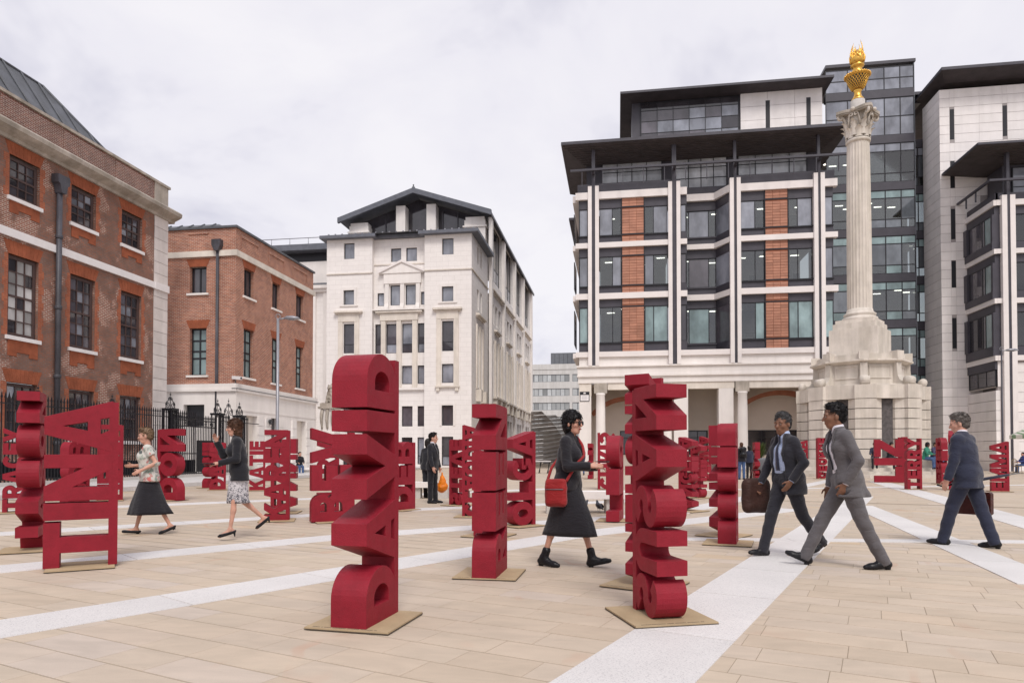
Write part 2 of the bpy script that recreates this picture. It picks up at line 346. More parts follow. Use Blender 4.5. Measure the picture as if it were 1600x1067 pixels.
nt.links.new(c, b_.inputs['Base Color']); b_.inputs['Roughness'].default_value = 0.72; b_.inputs['Specular IOR Level'].default_value = 0.35; bump(nt, b_, fn, 0.12, 0.004)
m, nt, b_ = new_mat('granite'); p = coord(nt); fn = noise(nt, p, 110, 3, .8)
c = ramp(nt, fn, [(0.33, (0.36, 0.35, 0.36)), (0.43, (0.65, 0.63, 0.62)), (0.62, (0.75, 0.73, 0.715)), (0.7, (0.57, 0.55, 0.54))])
c = mixc(nt, 0.8, c, ramp(nt, noise(nt, p, 1.1, 5), [(0.3, (0.90,) * 3), (0.7, (1.05,) * 3)]), 'MULTIPLY'); c = mixc(nt, 1.0, c, ramp(nt, rnd(nt), [(0, (0.95,) * 3), (1, (1.03,) * 3)]), 'MULTIPLY')
nt.links.new(c, b_.inputs['Base Color']); b_.inputs['Roughness'].default_value = 0.6; bump(nt, b_, fn, 0.1, 0.003)
speck('mortar', (0.33, 0.27, 0.205), 0.95, 0.1)
speck('asphalt_far', (0.42, 0.37, 0.32), 0.85, 0.1, 0.3)
mb = MB(); mb.add([(-900, -300, -0.02), (900, -300, -0.02), (900, 1500, -0.02), (-900, 1500, -0.02)], [(0, 1, 2, 3)]); ground = tag(mb.build('ground', 'asphalt_far'), kind='structure')
mb = MB(); mb.add([(-16.3, -4, -0.0024), (60, -4, -0.0024), (60, 140, -0.0024), (-16.3, 140, -0.0024)], [(0, 1, 2, 3)]); pav = tag(mb.build('pavement', 'mortar'), kind='structure')
ang = math.radians(28)
ex = vec_cam(math.cos(ang), -math.sin(ang)); ey = vec_cam(math.sin(ang), math.cos(ang))      # along the rows / across the rows
ROW = 0.30; near = []; far = []
def proj_w(p):
    q = p - _C; w = q.dot(_fw); return (800 + FPX * q.dot(_R) / w, V0 - FPX * q.dot(_up) / w, w)
J = 0.0035
for i in range(-60, 230):
    big = i > 62
    if big and i % 2: continue
    row = ROW * (2 if big else 1)
    s = -50.0 + random.random()
    rs = random.Random(i)
    while s < 60:
        L = rs.choice([0.45, 0.5, 0.6, 0.6, 0.75, 0.85]) * (1.0 if not big else 1.8)
        c = ex * (s + L / 2) + ey * (ROW * i + row / 2)
        dep = c.dot(_F)
        if dep > 0.8 and c.x > -16.4 + L and abs(c.dot(_R)) < dep * 0.85 + 4.5 and dep < 60:
            px = FPX * L / dep
            (near if dep < 9 and abs(c.dot(_R)) < dep * 0.76 + .4 and dep > 3.0 else far).append((dep, s, i, L, row))
        s += L
near.sort(); far += near[300:]; near = near[:300]
rzp = math.atan2(ex.y, ex.x)
b = MB(); bv = 0.004
o8 = [(-.5, -.5), (.5, -.5), (.5, .5), (-.5, .5)]
b.add([(x, y, -1) for x, y in o8] + [(x, y, -.2) for x, y in o8] + [(x * .996, y * .994, 0) for x, y in o8], [(4, 5, 9, 8), (5, 6, 10, 9), (6, 7, 11, 10), (7, 4, 8, 11), (8, 9, 10, 11), (0, 1, 5, 4), (1, 2, 6, 5), (2, 3, 7, 6), (3, 0, 4, 7)])
slab_me = bpy.data.meshes.new('paving_slab'); slab_me.from_pydata(b.v, [], b.f); slab_me.materials.append(MATS['sandstone'])
for dep, s, i, L, row in near:
    o = bpy.data.objects.new('paving_slab', slab_me); COL.objects.link(o); c = ex * (s + L / 2) + ey * (ROW * i + row / 2)
    o.location = (c.x, c.y, random.uniform(-.0006, .0006)); o.rotation_euler = (random.uniform(-.0012, .0012), random.uniform(-.0012, .0012), rzp); o.scale = (L - 2 * J * .45, row - 2 * J * 1.6, 0.02); o.parent = pav
mb = MB()
for dep, s, i, L, row in far:
    j = J if dep < 14 else J * 1.4
    q = [ex * a + ey * d for a, d in ((s + j * .5, ROW * i + j * 1.8), (s + L - j * .5, ROW * i + j * 1.8), (s + L - j * .5, ROW * i + row - j * 1.8), (s + j * .5, ROW * i + row - j * 1.8))]
    z = random.uniform(-.0005, .0005); mb.add([(v.x, v.y, z) for v in q], [(0, 1, 2, 3)])
tag(mb.build('paving_slab', 'sandstone', pav), kind='stuff')
# granite bands, each laid as flagstones end to end on the slabs
def band(p, q, w0, w1=None, L=1.5):
    """p, q: photograph pixels on the centre line of a band; width in metres"""
    w1 = w1 or w0; a, b = gnd(*p), gnd(*q); d = (b - a); n = max(1, int(d.length / L + .5)); d.normalize(); s = Vector((-d.y, d.x, 0)); root = None
    Ltot = (b - a).length
    for k in range(n):
        t0, t1 = k / n, (k + 1) / n; mb = MB(); h0 = (w0 + (w1 - w0) * t0) / 2; h1 = (w0 + (w1 - w0) * t1) / 2
        c0, c1 = a + d * (Ltot * t0 + (.005 if k else 0)), a + d * (Ltot * t1 - .005)
        P = [c0 - s * h0, c1 - s * h1, c1 + s * h1, c0 + s * h0]; z = BANDZ[0]
        mb.add([(v.x, v.y, z) for v in P] + [(v.x, v.y, -.004) for v in P], [(0, 1, 2, 3), (0, 4, 5, 1), (1, 5, 6, 2), (2, 6, 7, 3), (3, 7, 4, 0)]); mb.build('granite_flag', 'granite', pav)
    BANDZ[0] += 0.0005
BANDZ = [0.004]
BANDS = [((-60, 992), (880, 838), .60), ((880, 838), (1240, 795), .60), ((930, 1100), (1345, 775), .66), ((-40, 893), (540, 838), .6), ((540, 838), (1000, 806), .6), ((-30, 836), (620, 797), .6), ((620, 797), (1000, 782), .6), ((-20, 800), (900, 762), .7),
         ((1040, 842), (1640, 847), .34), ((1640, 915), (1345, 790), .50), ((1640, 827), (1370, 752), .7), ((1050, 802), (1300, 750), .55), ((1060, 766), (1640, 757), .5)]
for p_, q_, w_ in BANDS: band(p_, q_, w_)
# raised footway in front of the railings
mb = MB(); mb.box(-24.5, -16.3, 4, 140, -0.2, 0.13); foot = tag(mb.build('footway', 'granite'), kind='structure')
for k in range(46):
    y = 5 + k * 1.2; cube('kerb_stone', -16.33, -16.0, y + .004, y + 1.196, -.05, 0.136, 'granite', foot)
# ------------------------------------------------------------------ the old brick house at the left
random.seed(11)
XA = -23.4; A = Fac('X+', XA); YA0, YA1 = 13.0, 32.55
bA = thing('brick_house', 'old dark brick house with sash windows and white corner stones at far left', 'building', (XA, 24, 0))
winY = [17.02, 20.06, 23.1, 26.15, 29.2]; WW = 1.42
openA = []
for y in winY:
    openA += [(y, y + WW, 1.85, 4.03), (y, y + WW, 5.84, 9.04), (y, y + WW, 11.28, 12.93)]
A.wall('wall', 'brick_old', bA, YA0, 31.5, -0.3, 13.46, openA, 0.24)
for k in range(23):         # corner stones
    z = -0.3 + k * 0.6
    A.cube('corner_stone', 31.5, YA1, z + 0.012, z + 0.588, -0.4, 0.045 + 0.004 * random.random(), 'quoin_stone', bA)
A.part('corner_bed', 'joint', bA, (31.5, YA1 - 0.02, -0.3, 13.46, -0.35, 0.015))
for y in winY:
    for (z0, z1, rows, meet) in ((1.85, 4.03, 4, 2), (5.84, 9.04, 6, 3), (11.28, 12.93, 4, 2)):
        blind = (y == 23.1 and z0 == 5.84) or (y == 26.15 and z0 == 5.84)
        g = (lambda i, j: 'glass_curtain' if (i + j * 2) % 5 else 'glass_dark') if blind and y < 25 else (lambda i, j: random.choice(['glass_dark', 'glass_room', 'glass_sky', 'glass_room']) if random.random() < (.75 if j > 2 else .45) else 'glass_dark')
        A.window(bA, y + 0.02, y + WW - 0.02, z0 + 0.02, z1 - 0.02, -0.12, 3, rows, 'frame_brown', g, 0.13, 0.035, meet, 0.08)
    for z0 in (1.85, 5.84, 11.28):
        A.part('sill', 'white_paint', bA, (y - 0.1, y + WW + 0.1, z0 - 0.15, z0, -0.2, 0.09))
    for (z0, z1) in ((1.85, 4.03), (5.84, 9.04), (11.28, 12.93)):   # red rubbed-brick surround
        bl = []
        n = int((z1 - z0) / 0.31)
        for k in range(n):
            o = 0.11 if k % 2 else 0.2
            za, zb = z0 + (z1 - z0) * k / n, z0 + (z1 - z0) * (k + 1) / n
            bl += [(y - o - 0.06, y - 0.001, za, zb, -0.05, 0.006), (y + WW + 0.001, y + WW + o + 0.06, za, zb, -0.05, 0.006)]
        A.part('brick_dressing', 'brick_orange', bA, *bl[0::2]); A.part('brick_dressing', 'brick_orange', bA, *bl[1::2])
        mb = MB(); nn = 9; top = min(z1 + 0.52, 13.44)              # flat arch of tapered bricks
        for k in range(nn):
            f0, f1 = k / nn, (k + 1) / nn; a0, a1 = y - 0.02 + (WW + 0.04) * f0 + 0.004, y - 0.02 + (WW + 0.04) * f1 - 0.004
            b0, b1 = y - 0.22 + (WW + 0.44) * f0 + 0.004, y - 0.22 + (WW + 0.44) * f1 - 0.004
            P = [A.pt(a0, z1, 0.008), A.pt(a1, z1, 0.008), A.pt(b1, top, 0.008), A.pt(b0, top, 0.008)]
            Q = [A.pt(a0, z1, -0.1), A.pt(a1, z1, -0.1), A.pt(b1, top, -0.1), A.pt(b0, top, -0.1)]
            mb.add(P + Q, [(0, 1, 2, 3), (0, 4, 5, 1), (1, 5, 6, 2), (2, 6, 7, 3), (3, 7, 4, 0)])
        mb.build('flat_arch', 'rubbed_brick', bA)
        if z0 > 3:                                                  # stepped apron below the sill
            d = 0.78 if z0 < 8 else 0.62
            A.part('apron', 'rubbed_brick', bA, (y + 0.02, y + WW - 0.02, z0 - d + 0.16, z0 - 0.152, -0.02, 0.03), (y + 0.02, y + 0.42, z0 - d, z0 - d + 0.159, -0.02, 0.028), (y + WW - 0.42, y + WW - 0.02, z0 - d, z0 - d + 0.159, -0.02, 0.028))
A.part('string_course', 'white_paint', bA, (YA0, 31.495, 9.68, 10.0, -0.1, 0.10), (31.49, YA1 + 0.03, 9.66, 10.02, -0.1, 0.13))
# cornice, parapet, coping
mb = MB(); prof = [(-0.2, 13.45), (0.12, 13.45), (0.16, 13.56), (0.40, 13.66), (0.55, 13.74), (0.58, 13.9), (0.53, 13.97), (-0.2, 14.0)]
mb.prism([(XA + a, b) for a, b in prof], 'y', YA0, YA1 + 0.40); mb.build('cornice', 'dirty_stone', bA)
A.part('parapet', 'brick_parapet', bA, (YA0, 31.5, 14.0, 15.17, -0.45, 0.0), *[(y - 0.45, y + WW + 0.45, 14.12, 15.08, -0.1, 0.05) for y in winY])
A.part('parapet_corner', 'dirty_stone', bA, (31.5, YA1, 14.0, 15.17, -0.45, 0.03))
A.part('coping', 'dirty_stone', bA, (YA0, YA1 + 0.12, 15.17, 15.29, -0.55, 0.09))
# lead mansard with standing seams, hipped at the far end
rf = MB(); xr, zr, xe, ze = XA - 2.9, 18.25, XA - 0.75, 15.1; ye = 30.9; yr = 27.6
rf.add([(xe, YA0, ze), (xe, ye, ze), (xr, yr, zr), (xr, YA0, zr), (xr - 8, ye, ze), (xr - 8, yr, zr), (xr - 8, YA0, zr)], [(0, 1, 2, 3), (1, 4, 5, 2), (3, 2, 5, 6)])
roof = rf.build('roof', 'lead', bA)
for k in range(19):
    y = YA0 + 0.4 + k * 0.93; t = 1.0 if y <= yr else max(0.0, (ye - y) / (ye - yr))
    if t < 0.08: continue
    m2 = MB(); m2.tube([(xe + 0.02, y, ze + 0.02), (xe + (xr - xe) * t + 0.02, y, ze + (zr - ze) * t + 0.03)], 0.045, 6); m2.build('roof_seam', 'lead', roof)
m2 = MB(); m2.tube([(xe, ye, ze), (xr, yr, zr + 0.02)], 0.07, 6); m2.tube([(xr, YA0, zr), (xr, yr, zr)], 0.07, 6); m2.build('roof_ridge', 'lead', roof)
# rainwater pipe with hopper head
mb = MB(); yp = 25.38; mb.tube([(XA + 0.14, yp, 0.1), (XA + 0.14, yp, 12.6)], 0.11, 12); pipe = mb.build('rain_pipe', 'pipe_metal', bA)
mb = MB(); mb.prism([(yp - 0.12, 12.2), (yp + 0.12, 12.2), (yp + 0.2, 12.55), (yp + 0.3, 12.6), (yp + 0.3, 12.95), (yp - 0.3, 12.95), (yp - 0.3, 12.6), (yp - 0.2, 12.55)], 'x', XA + 0.01, XA + 0.36); mb.build('hopper_head', 'pipe_metal', pipe)
for z in (1.6, 4.4, 7.3, 10.3):
    mb = MB(); mb.lathe([(0.13, 0), (0.145, 0.03), (0.145, 0.13), (0.13, 0.16)], (XA + 0.14, yp, z), 12); mb.build('pipe_collar', 'pipe_metal', pipe)

# ------------------------------------------------------------------ the newer red brick house beside it
XB, YB, XBL = -20.75, 34.64, -31.0
B1 = Fac('X+', XB); B2 = Fac('Y-', YB)
bB = thing('brick_house', 'red brick house with white stone ground floor and square parapet next to grey lamp post', 'building', (XB, YB, 0))
up = [(35.5, 36.55), (38.68, 39.62), (41.8, 42.85)]
opB1 = [(a, b, 10.12, 11.72) for a, b in up] + [(a, b, 5.55, 8.3) for a, b in up]
YBE = 44.3
B1.wall('wall', 'brick_red', bB, YB, YBE, 5.08, 13.7, opB1, 0.3)
opB2 = [(-23.5, -22.5, 10.14, 11.62), (-23.48, -22.48, 5.58, 8.2), (-28, -27, 10.14, 11.62), (-28, -27, 5.58, 8.2)]
B2.wall('wall', 'brick_red', bB, XBL, XB, 5.08, 13.7, opB2, 0.3)
for F_, ops in ((B1, opB1), (B2, opB2)):
    for (a, b, z0, z1) in ops:
        tall = z1 - z0 > 2
        F_.window(bB, a + 0.01, b - 0.01, z0 + 0.01, z1 - 0.01, -0.2, 2, [0, .36, .52, .76, 1] if tall else 1, 'frame_dark', 'glass_teal' if tall else random.choice(['glass_room', 'glass_dark']), 0.07, 0.09)
        F_.part('sill', 'portland', bB, (a - 0.15, b + 0.15, z0 - 0.11, z0, -0.2, 0.1))
        P = [F_.pt(a - 0.02, z1, 0.02), F_.pt(b + 0.02, z1, 0.02), F_.pt(b + 0.22, z1 + 0.44, 0.02), F_.pt(a - 0.22, z1 + 0.44, 0.02)]
        Q = [F_.pt(a - 0.02, z1, -0.05), F_.pt(b + 0.02, z1, -0.05), F_.pt(b + 0.22, z1 + 0.44, -0.05), F_.pt(a - 0.22, z1 + 0.44, -0.05)]
        mb = MB(); mb.add(P + Q, [(0, 1, 2, 3), (0, 4, 5, 1), (1, 5, 6, 2), (2, 6, 7, 3), (3, 7, 4, 0)]); mb.build('flat_arch', 'rubbed_brick', bB)
B1.part('stone_band', 'portland_warm', bB, (YB - 0.123, YBE + 0.1, 12.14, 12.46, -0.2, 0.12)); B2.part('stone_band', 'portland_warm', bB, (XBL, XB - 0.2, 12.14, 12.46, -0.2, 0.12))
B1.part('coping', 'lead', bB, (YB - 0.1, YBE + 0.1, 13.7, 13.82, -0.5, 0.1)); B2.part('coping', 'lead', bB, (XBL, XB - 0.5, 13.7, 13.82, -0.5, 0.1))
for a, b in ((35.1, 37.0), (38.2, 40.1), (41.3, 43.3)): B1.part('parapet_panel', 'brick_red', bB, (a, b, 13.30, 13.42, -0.01, 0.05), (a, a + 0.06, 12.75, 13.3, -0.01, 0.03), (b - 0.06, b, 12.75, 13.3, -0.01, 0.03))
B2.part('parapet_panel', 'brick_red', bB, (-23.6, -22.4, 13.42, 13.52, -0.01, 0.05))
# stone ground floor with drafted piers
drs = [(35.4, 36.7), (38.2, 39.2), (41.5, 42.9)]
B1.wall('stone_base', 'portland', bB, YB - 0.18, YBE + 0.15, -0.2, 4.66, [(a, b, 0.1, 3.4) for a, b in drs], 0.35, 0.18)
B2.wall('stone_base', 'portland', bB, XBL, XB + 0.18, -0.2, 4.66, [(-23.7, -22.45, 2.75, 3.95)], 0.35, 0.18)
B2.part('doorway', 'frame_dark', bB, (-23.7, -22.45, 2.75, 3.95, -0.3, -0.15))
for a, b in drs:
    B1.part('recess', 'glass_dark' if a == 38.2 else 'portland_warm', bB, (a, b, 0.1, 3.4, -0.25, -0.1))
    for k in range(6):
        for s_ in ((a - 0.62, a - 0.03), (b + 0.03, b + 0.62)):
            B1.cube('pier_stone', s_[0], s_[1], 0.1 + k * 0.55 + 0.012, 0.1 + (k + 1) * 0.55 - 0.012, 0.15, 0.26, 'portland', bB)
    for k in (1, 3, 5):
        B1.cube('brick_insert', a - 0.02, a + 0.26, 0.1 + k * 0.55 + 0.05, 0.1 + (k + 1) * 0.55 - 0.05, -0.09, 0.12, 'brick_red', bB)
B1.part('base_cornice', 'portland', bB, (YB - 0.25, YBE + 0.2, 4.66, 4.8, -0.1, 0.3), (YB - 0.3, YBE + 0.25, 4.8, 5.08, -0.1, 0.24), (YB - 0.2, YBE + 0.2, 3.62, 3.7, -0.1, 0.21))
B2.part('base_cornice', 'portland', bB, (XBL, XB + 0.24, 4.66, 4.8, -0.1, 0.301), (XBL, XB + 0.23, 4.8, 5.08, -0.1, 0.241))
B1.part('lead_flashing', 'lead', bB, (YB - 0.32, YBE + 0.28, 4.79, 4.82, 0.0, 0.33))
# low hipped roof and the back of the block
mb = MB(); mb.add([(XBL, YB + .4, 13.7), (XB - 0.5, YB + .4, 13.7), (XB - 0.5, YBE, 13.7), (XBL, YBE, 13.7), (XBL, YB + 2.2, 14.75), (XB - 2.4, YB + 2.2, 14.75), (XB - 2.4, YBE - 2, 14.75), (XBL, YBE - 2, 14.75)],
                  [(0, 1, 5, 4), (1, 2, 6, 5), (2, 3, 7, 6), (4, 5, 6, 7)]); rB = mb.build('roof', 'lead', bB)
for k in range(12):
    x = XB - 2.6 - k * 0.72; mb = MB(); mb.tube([(x, YB + .42, 13.75), (x, YB + 2.2, 14.78)], 0.04, 5); mb.build('roof_seam', 'lead', rB)
mb = MB(); mb.box(XBL, XB - 0.02, YBE - 0.02, YBE, 0, 13.69); mb.build('rear_wall', 'brick_red', bB)
mb = MB(); xp = -21.77; yq = YB - 0.12; mb.tube([(xp, yq, 0.2), (xp, yq, 12.6)], 0.085, 10); pB = mb.build('rain_pipe', 'pipe_metal', bB)
mb = MB(); mb.prism([(xp - 0.1, 12.4), (xp + 0.1, 12.4), (xp + 0.26, 12.72), (xp + 0.26, 13.02), (xp - 0.26, 13.02), (xp - 0.26, 12.72)], 'y', yq - 0.2, yq + 0.14); mb.build('hopper_head', 'pipe_metal', pB)
# ------------------------------------------------------------------ the white stone block in the middle
random.seed(5)
YC, XCR, XCL = 60.71, -13.12, -27.08
C1 = Fac('Y-', YC); C2 = Fac('X+', XCR)
bC = thing('stone_building', 'white stone office block with dark gabled roof in the middle of the square', 'building', (-20, YC, 0))
RX0, RX1, RD = -22.6, -17.56, 0.55                        # recessed middle bay
def hood(F_, a, b, z, parent, d=0.0, mat='portland_warm'):
    F_.part('hood', mat, parent, (a + 0.12, b - 0.12, z - 0.14, z, d - 0.05, d + 0.18), (a, b, z, z + 0.13, d - 0.05, d + 0.38), (a + 0.06, b - 0.06, z + 0.13, z + 0.2, d - 0.05, d + 0.3))
def surround(F_, a, b, z0, z1, parent, d=0.0, w=0.26):
    F_.part('surround', 'portland', parent, (a - w, a - 0.002, z0 - 0.02, z1 + w, d - 0.05, d + 0.07), (b + 0.002, b + w, z0 - 0.02, z1 + w, d - 0.05, d + 0.07), (a - 0.002, b + 0.002, z1, z1 + w, d - 0.05, d + 0.068))
def refl(i=0, j=0): return random.choice(['glass_sky', 'glass_room', 'glass_dark'])
cols = [(-25.4, -24.35), (-15.9, -14.82)]
rowsC = [(19.55, 21.05), (15.22, 16.6), (10.67, 13.44), (7.76, 9.5), (3.85, 5.7), (0.2, 2.84)]
for (w0, w1) in ((XCL, RX0), (RX1, XCR)):
    ops = [(a, b, z0, z1) for a, b in cols if w0 < a < w1 for z0, z1 in rowsC]
    C1.wall('wall', 'ashlar', bC, w0, w1, -0.2, 21.4, ops, 0.3)
    for k, (a, b, z0, z1) in enumerate(ops):
        C1.window(bC, a, b, z0, z1, -0.16, 1, 1 if z1 - z0 < 2 else [0, .3, 1], 'frame_dark', 'glass_sky' if k < 2 else refl, 0.07, 0.05)
        if k == 1: surround(C1, a, b, z0, z1, bC); C1.part('sill', 'portland', bC, (a - 0.35, b + 0.35, z0 - 0.14, z0, -0.1, 0.1))
        if k == 2:
            C1.part('pilaster', 'portland_warm', bC, (a - 0.5, a - 0.06, 7.45, 13.62, -0.03, 0.1), (b + 0.06, b + 0.5, 7.45, 13.62, -0.03, 0.1), (a - 0.5, b + 0.5, 13.62, 14.32, -0.03, 0.12))
            hood(C1, a - 0.85, b + 0.85, 14.45, bC)
        if k == 3: C1.part('sill', 'portland_warm', bC, (a - 0.6, b + 0.6, z0 - 0.42, z0 - 0.3, -0.05, 0.24), (a - 0.5, a - 0.2, z0 - 0.75, z0 - 0.42, -0.05, 0.18), (b + 0.2, b + 0.5, z0 - 0.75, z0 - 0.42, -0.05, 0.18))
        if k == 4: surround(C1, a, b, z0, z1, bC, 0, 0.2)
# recessed bay
mids = [(-21.42, -20.38), (-19.88, -18.84)]; sides = [(-22.5, -21.9), (-18.36, -17.62)]
opr = [(-20.98, -19.98, 19.25, 20.52), (-19.5, -18.45, 19.25, 20.52), (-21.03, -20.08, 15.15, 17.05), (-19.55, -18.55, 15.15, 17.05), (-22.28, -21.64, 15.13, 16.35), (-18.06, -17.58, 15.13, 16.35)]
for q in ((10.67, 13.42), (7.76, 9.48), (3.82, 5.7), (0.3, 2.8)): opr += [(a, b, *q) for a, b in mids + sides]
C1.wall('wall', 'ashlar', bC, RX0, RX1, -0.2, 21.4, opr, 0.3, -RD)
for x, sgn in ((RX0, 1), (RX1, -1)): mb = MB(); mb.add([(x, YC, -0.2), (x, YC + RD, -0.2), (x, YC + RD, 21.4), (x, YC, 21.4)], [(0, 1, 2, 3) if sgn > 0 else (3, 2, 1, 0)]); mb.build('bay_return', 'portland', bC)

for k, (a, b, z0, z1) in enumerate(opr): C1.window(bC, a, b, z0, z1, -RD - 0.16, 1, 1 if z1 - z0 < 2 else [0, .3, 1], 'frame_dark', 'glass_sky' if k < 4 else refl, 0.07, 0.05)
for x in (-21.64, -20.13, -18.6): C1.part('pilaster', 'portland_warm', bC, (x - 0.22, x + 0.22, 7.4, 13.7, -RD - 0.05, -RD + 0.22))
C1.part('bay_entablature', 'portland_warm', bC, (-21.95, -18.3, 13.7, 14.35, -RD - 0.05, -RD + 0.26)); hood(C1, -22.35, -17.85, 14.42, bC, -RD + 0.05)
for x in (-21.3, -19.81, -18.3):                      # curved window posts
    mb = MB(); mb.prism([(YC + RD + .02, 14.7), (YC + RD - 0.42, 14.7), (YC + RD - 0.40, 14.9), (YC + RD - 0.24, 15.3), (YC + RD - 0.2, 17.15), (YC + RD + .02, 17.15)], 'x', x - 0.19, x + 0.19); mb.build('window_post', 'portland', bC)
C1.part('pediment_base', 'portland', bC, (-21.6, -18.0, 17.15, 18.1, -RD - 0.05, -RD + 0.25))
mb = MB(); f_ = YC + RD - 0.45; mb.prism([(-21.95, 18.1), (-17.7, 18.1), (-17.7, 18.28), (-19.82, 19.18), (-21.95, 18.28)], 'y', f_ + 0.12, YC + RD + .02); mb.build('pediment', 'portland', bC)
mb = MB()
for s_ in (-1, 1): mb.add([(-19.82 + s_ * 2.25, f_, 18.1), (-19.82 + s_ * 2.25, f_, 18.3), (-19.82, f_, 19.32), (-19.82, f_, 19.1)] + [(-19.82 + s_ * 2.25, f_ + .5, 18.1), (-19.82 + s_ * 2.25, f_ + .5, 18.3), (-19.82, f_ + .5, 19.32), (-19.82, f_ + .5, 19.1)], [(0, 1, 2, 3), (0, 4, 5, 1), (1, 5, 6, 2), (3, 2, 6, 7), (0, 3, 7, 4), (4, 7, 6, 5)])
mb.build('pediment_cornice', 'white_stone', bC)
C1.part('string_course', 'portland_warm', bC, (XCL - 0.03, RX0, 18.1, 18.2, -0.1, 0.1), (RX1, XCR + 0.03, 18.1, 18.2, -0.1, 0.1), (RX0, RX1, 18.95, 19.05, -RD - .1, -RD + 0.08))
C1.part('bay_ledge', 'portland', bC, (RX0, RX1, 7.2, 7.4, -RD - .1, -RD + 0.25), (RX0, RX1, 14.62, 14.72, -RD - .1, -RD + 0.5))
# pavilion side and long side wall
YP = 68.6; YE_ = 103.0
sideP = [(63.2, 64.1), (64.7, 65.6)]
ops = [(a, b, z0, z1) for a, b in sideP for z0, z1 in ((19.3, 21.0), (15.0, 16.9), (7.6, 13.3), (2.2, 5.4))]
C2.wall('wall', 'ashlar', bC, YC, YP, -0.2, 21.4, ops, 0.35)
for (a, b, z0, z1) in ops: C2.window(bC, a, b, z0, z1, -0.25, 1, 1, 'portland_warm' if z0 == 7.6 else 'frame_dark', 'blind_warm' if z0 == 7.6 else 'glass_room', 0.06)
hood(C2, 62.6, 66.3, 14.3, bC); C2.part('string_course', 'portland_warm', bC, (YC + .001, YP, 18.1, 18.2, -0.1, 0.1))
C2.part('mullion', 'portland_warm', bC, *[(y - 0.17, y + 0.17, 7.4, 13.5, -0.1, 0.12) for y in (62.95, 64.4, 65.85)])
C2.part('bracket', 'portland_warm', bC, (62.8, 63.5, 6.2, 7.3, 0, 0.5), (65.2, 65.9, 6.2, 7.3, 0, 0.5))
bays = [(69.6, 76.4), (77.6, 84.6), (85.9, 92.6), (94.2, 101.2)]
ops = []
for a, b in bays: ops += [(a, b, 19.6, 25.9)] + [(a + .5 + k * 2.1, a + 2.0 + k * 2.1, z0, z1) for k in range(3) for z0, z1 in ((15.0, 17.2), (7.4, 13.2), (2.0, 5.2))]
C2.wall('wall', 'ashlar', bC, YP, YE_, -0.2, 26.2, ops, 0.4, 0.12)
for (a, b, z0, z1) in ops:
    big = z0 > 19
    C2.window(bC, a, b, z0, z1, -0.2, 4 if big else 1, [0, .3, 1] if big else 1, 'frame_dark' if z0 != 7.4 else 'portland_warm', (lambda i, j: 'glass_sky' if j == 0 else 'glass_dark') if big else ('blind_warm' if z0 == 7.4 else 'glass_room'), 0.08, 0.12)
for a, b in bays:
    hood(C2, a - 0.1, b + 0.1, 18.3, bC, 0.12); hood(C2, a + 1.9, b - 1.9, 14.3, bC, 0.12)
    C2.part('mullion', 'portland_warm', bC, *[(a + .25 + k * 2.1 - 0.2, a + .25 + k * 2.1 + 0.2, 7.2, 13.4, -0.1, 0.3) for k in range(4)])
    C2.part('bracket', 'portland_warm', bC, *[(a + .2 + k * 2.9, a + .9 + k * 2.9, 5.9, 7.0, 0.1, 0.75) for k in range(3)])
    C2.part('ledge', 'portland_warm', bC, (a, b, 7.0, 7.2, -0.1, 0.8))
for y in (69.0, 77.0, 85.3, 93.4, 102.2): C2.part('pilaster', 'portland', bC, (y - 0.42, y - 0.05, -0.2, 25.6, 0.1, 0.42), (y + 0.05, y + 0.42, -0.2, 25.6, 0.1, 0.42))
mb = MB(); mb.box(XCL + .5, XCR - .5, YE_ - .1, YE_, 0, 26); mb.add([(XCL, YC, 0), (XCL, YE_, 0), (XCL, YE_, 21.4), (XCL, YC, 21.4)], [(3, 2, 1, 0)]); mb.build('rear_wall', 'portland', bC)
# lower roof with deep eave round the pavilion
def slab(mb, x0, x1, y0, y1, z, t=0.28): mb.box(x0, x1, y0, y1, z, z + t)
mb = MB(); slab(mb, XCL - 0.5, RX0 + 0.45, YC - 0.6, YP, 21.4); slab(mb, RX0 + 0.45, RX1 - 0.45, YC + RD - 0.5, YP, 21.42); slab(mb, RX1 - 0.45, XCR + 0.7, YC - 0.6, YP - 0.2, 21.4); low = mb.build('eave', 'slate', bC)
mb = MB(); mb.add([(XCL - .45, YC - .55, 21.7), (XCR + .65, YC - .55, 21.7), (XCR + .65, YP, 21.7), (XCL - .45, YP, 21.7), (XCL + 2, YP, 22.9), (XCR - 1, YP, 22.9)], [(0, 1, 5, 4), (1, 2, 5), (3, 0, 4)]); mb.build('lower_roof', 'lead', bC)
for k in range(22):
    x = XCL + 0.3 + k * 0.66; mb = MB(); mb.box(x - .06, x + .06, YC - 0.35, YC - 0.23, 21.72, 21.86); mb.build('snow_guard', 'lamp_grey', bC)
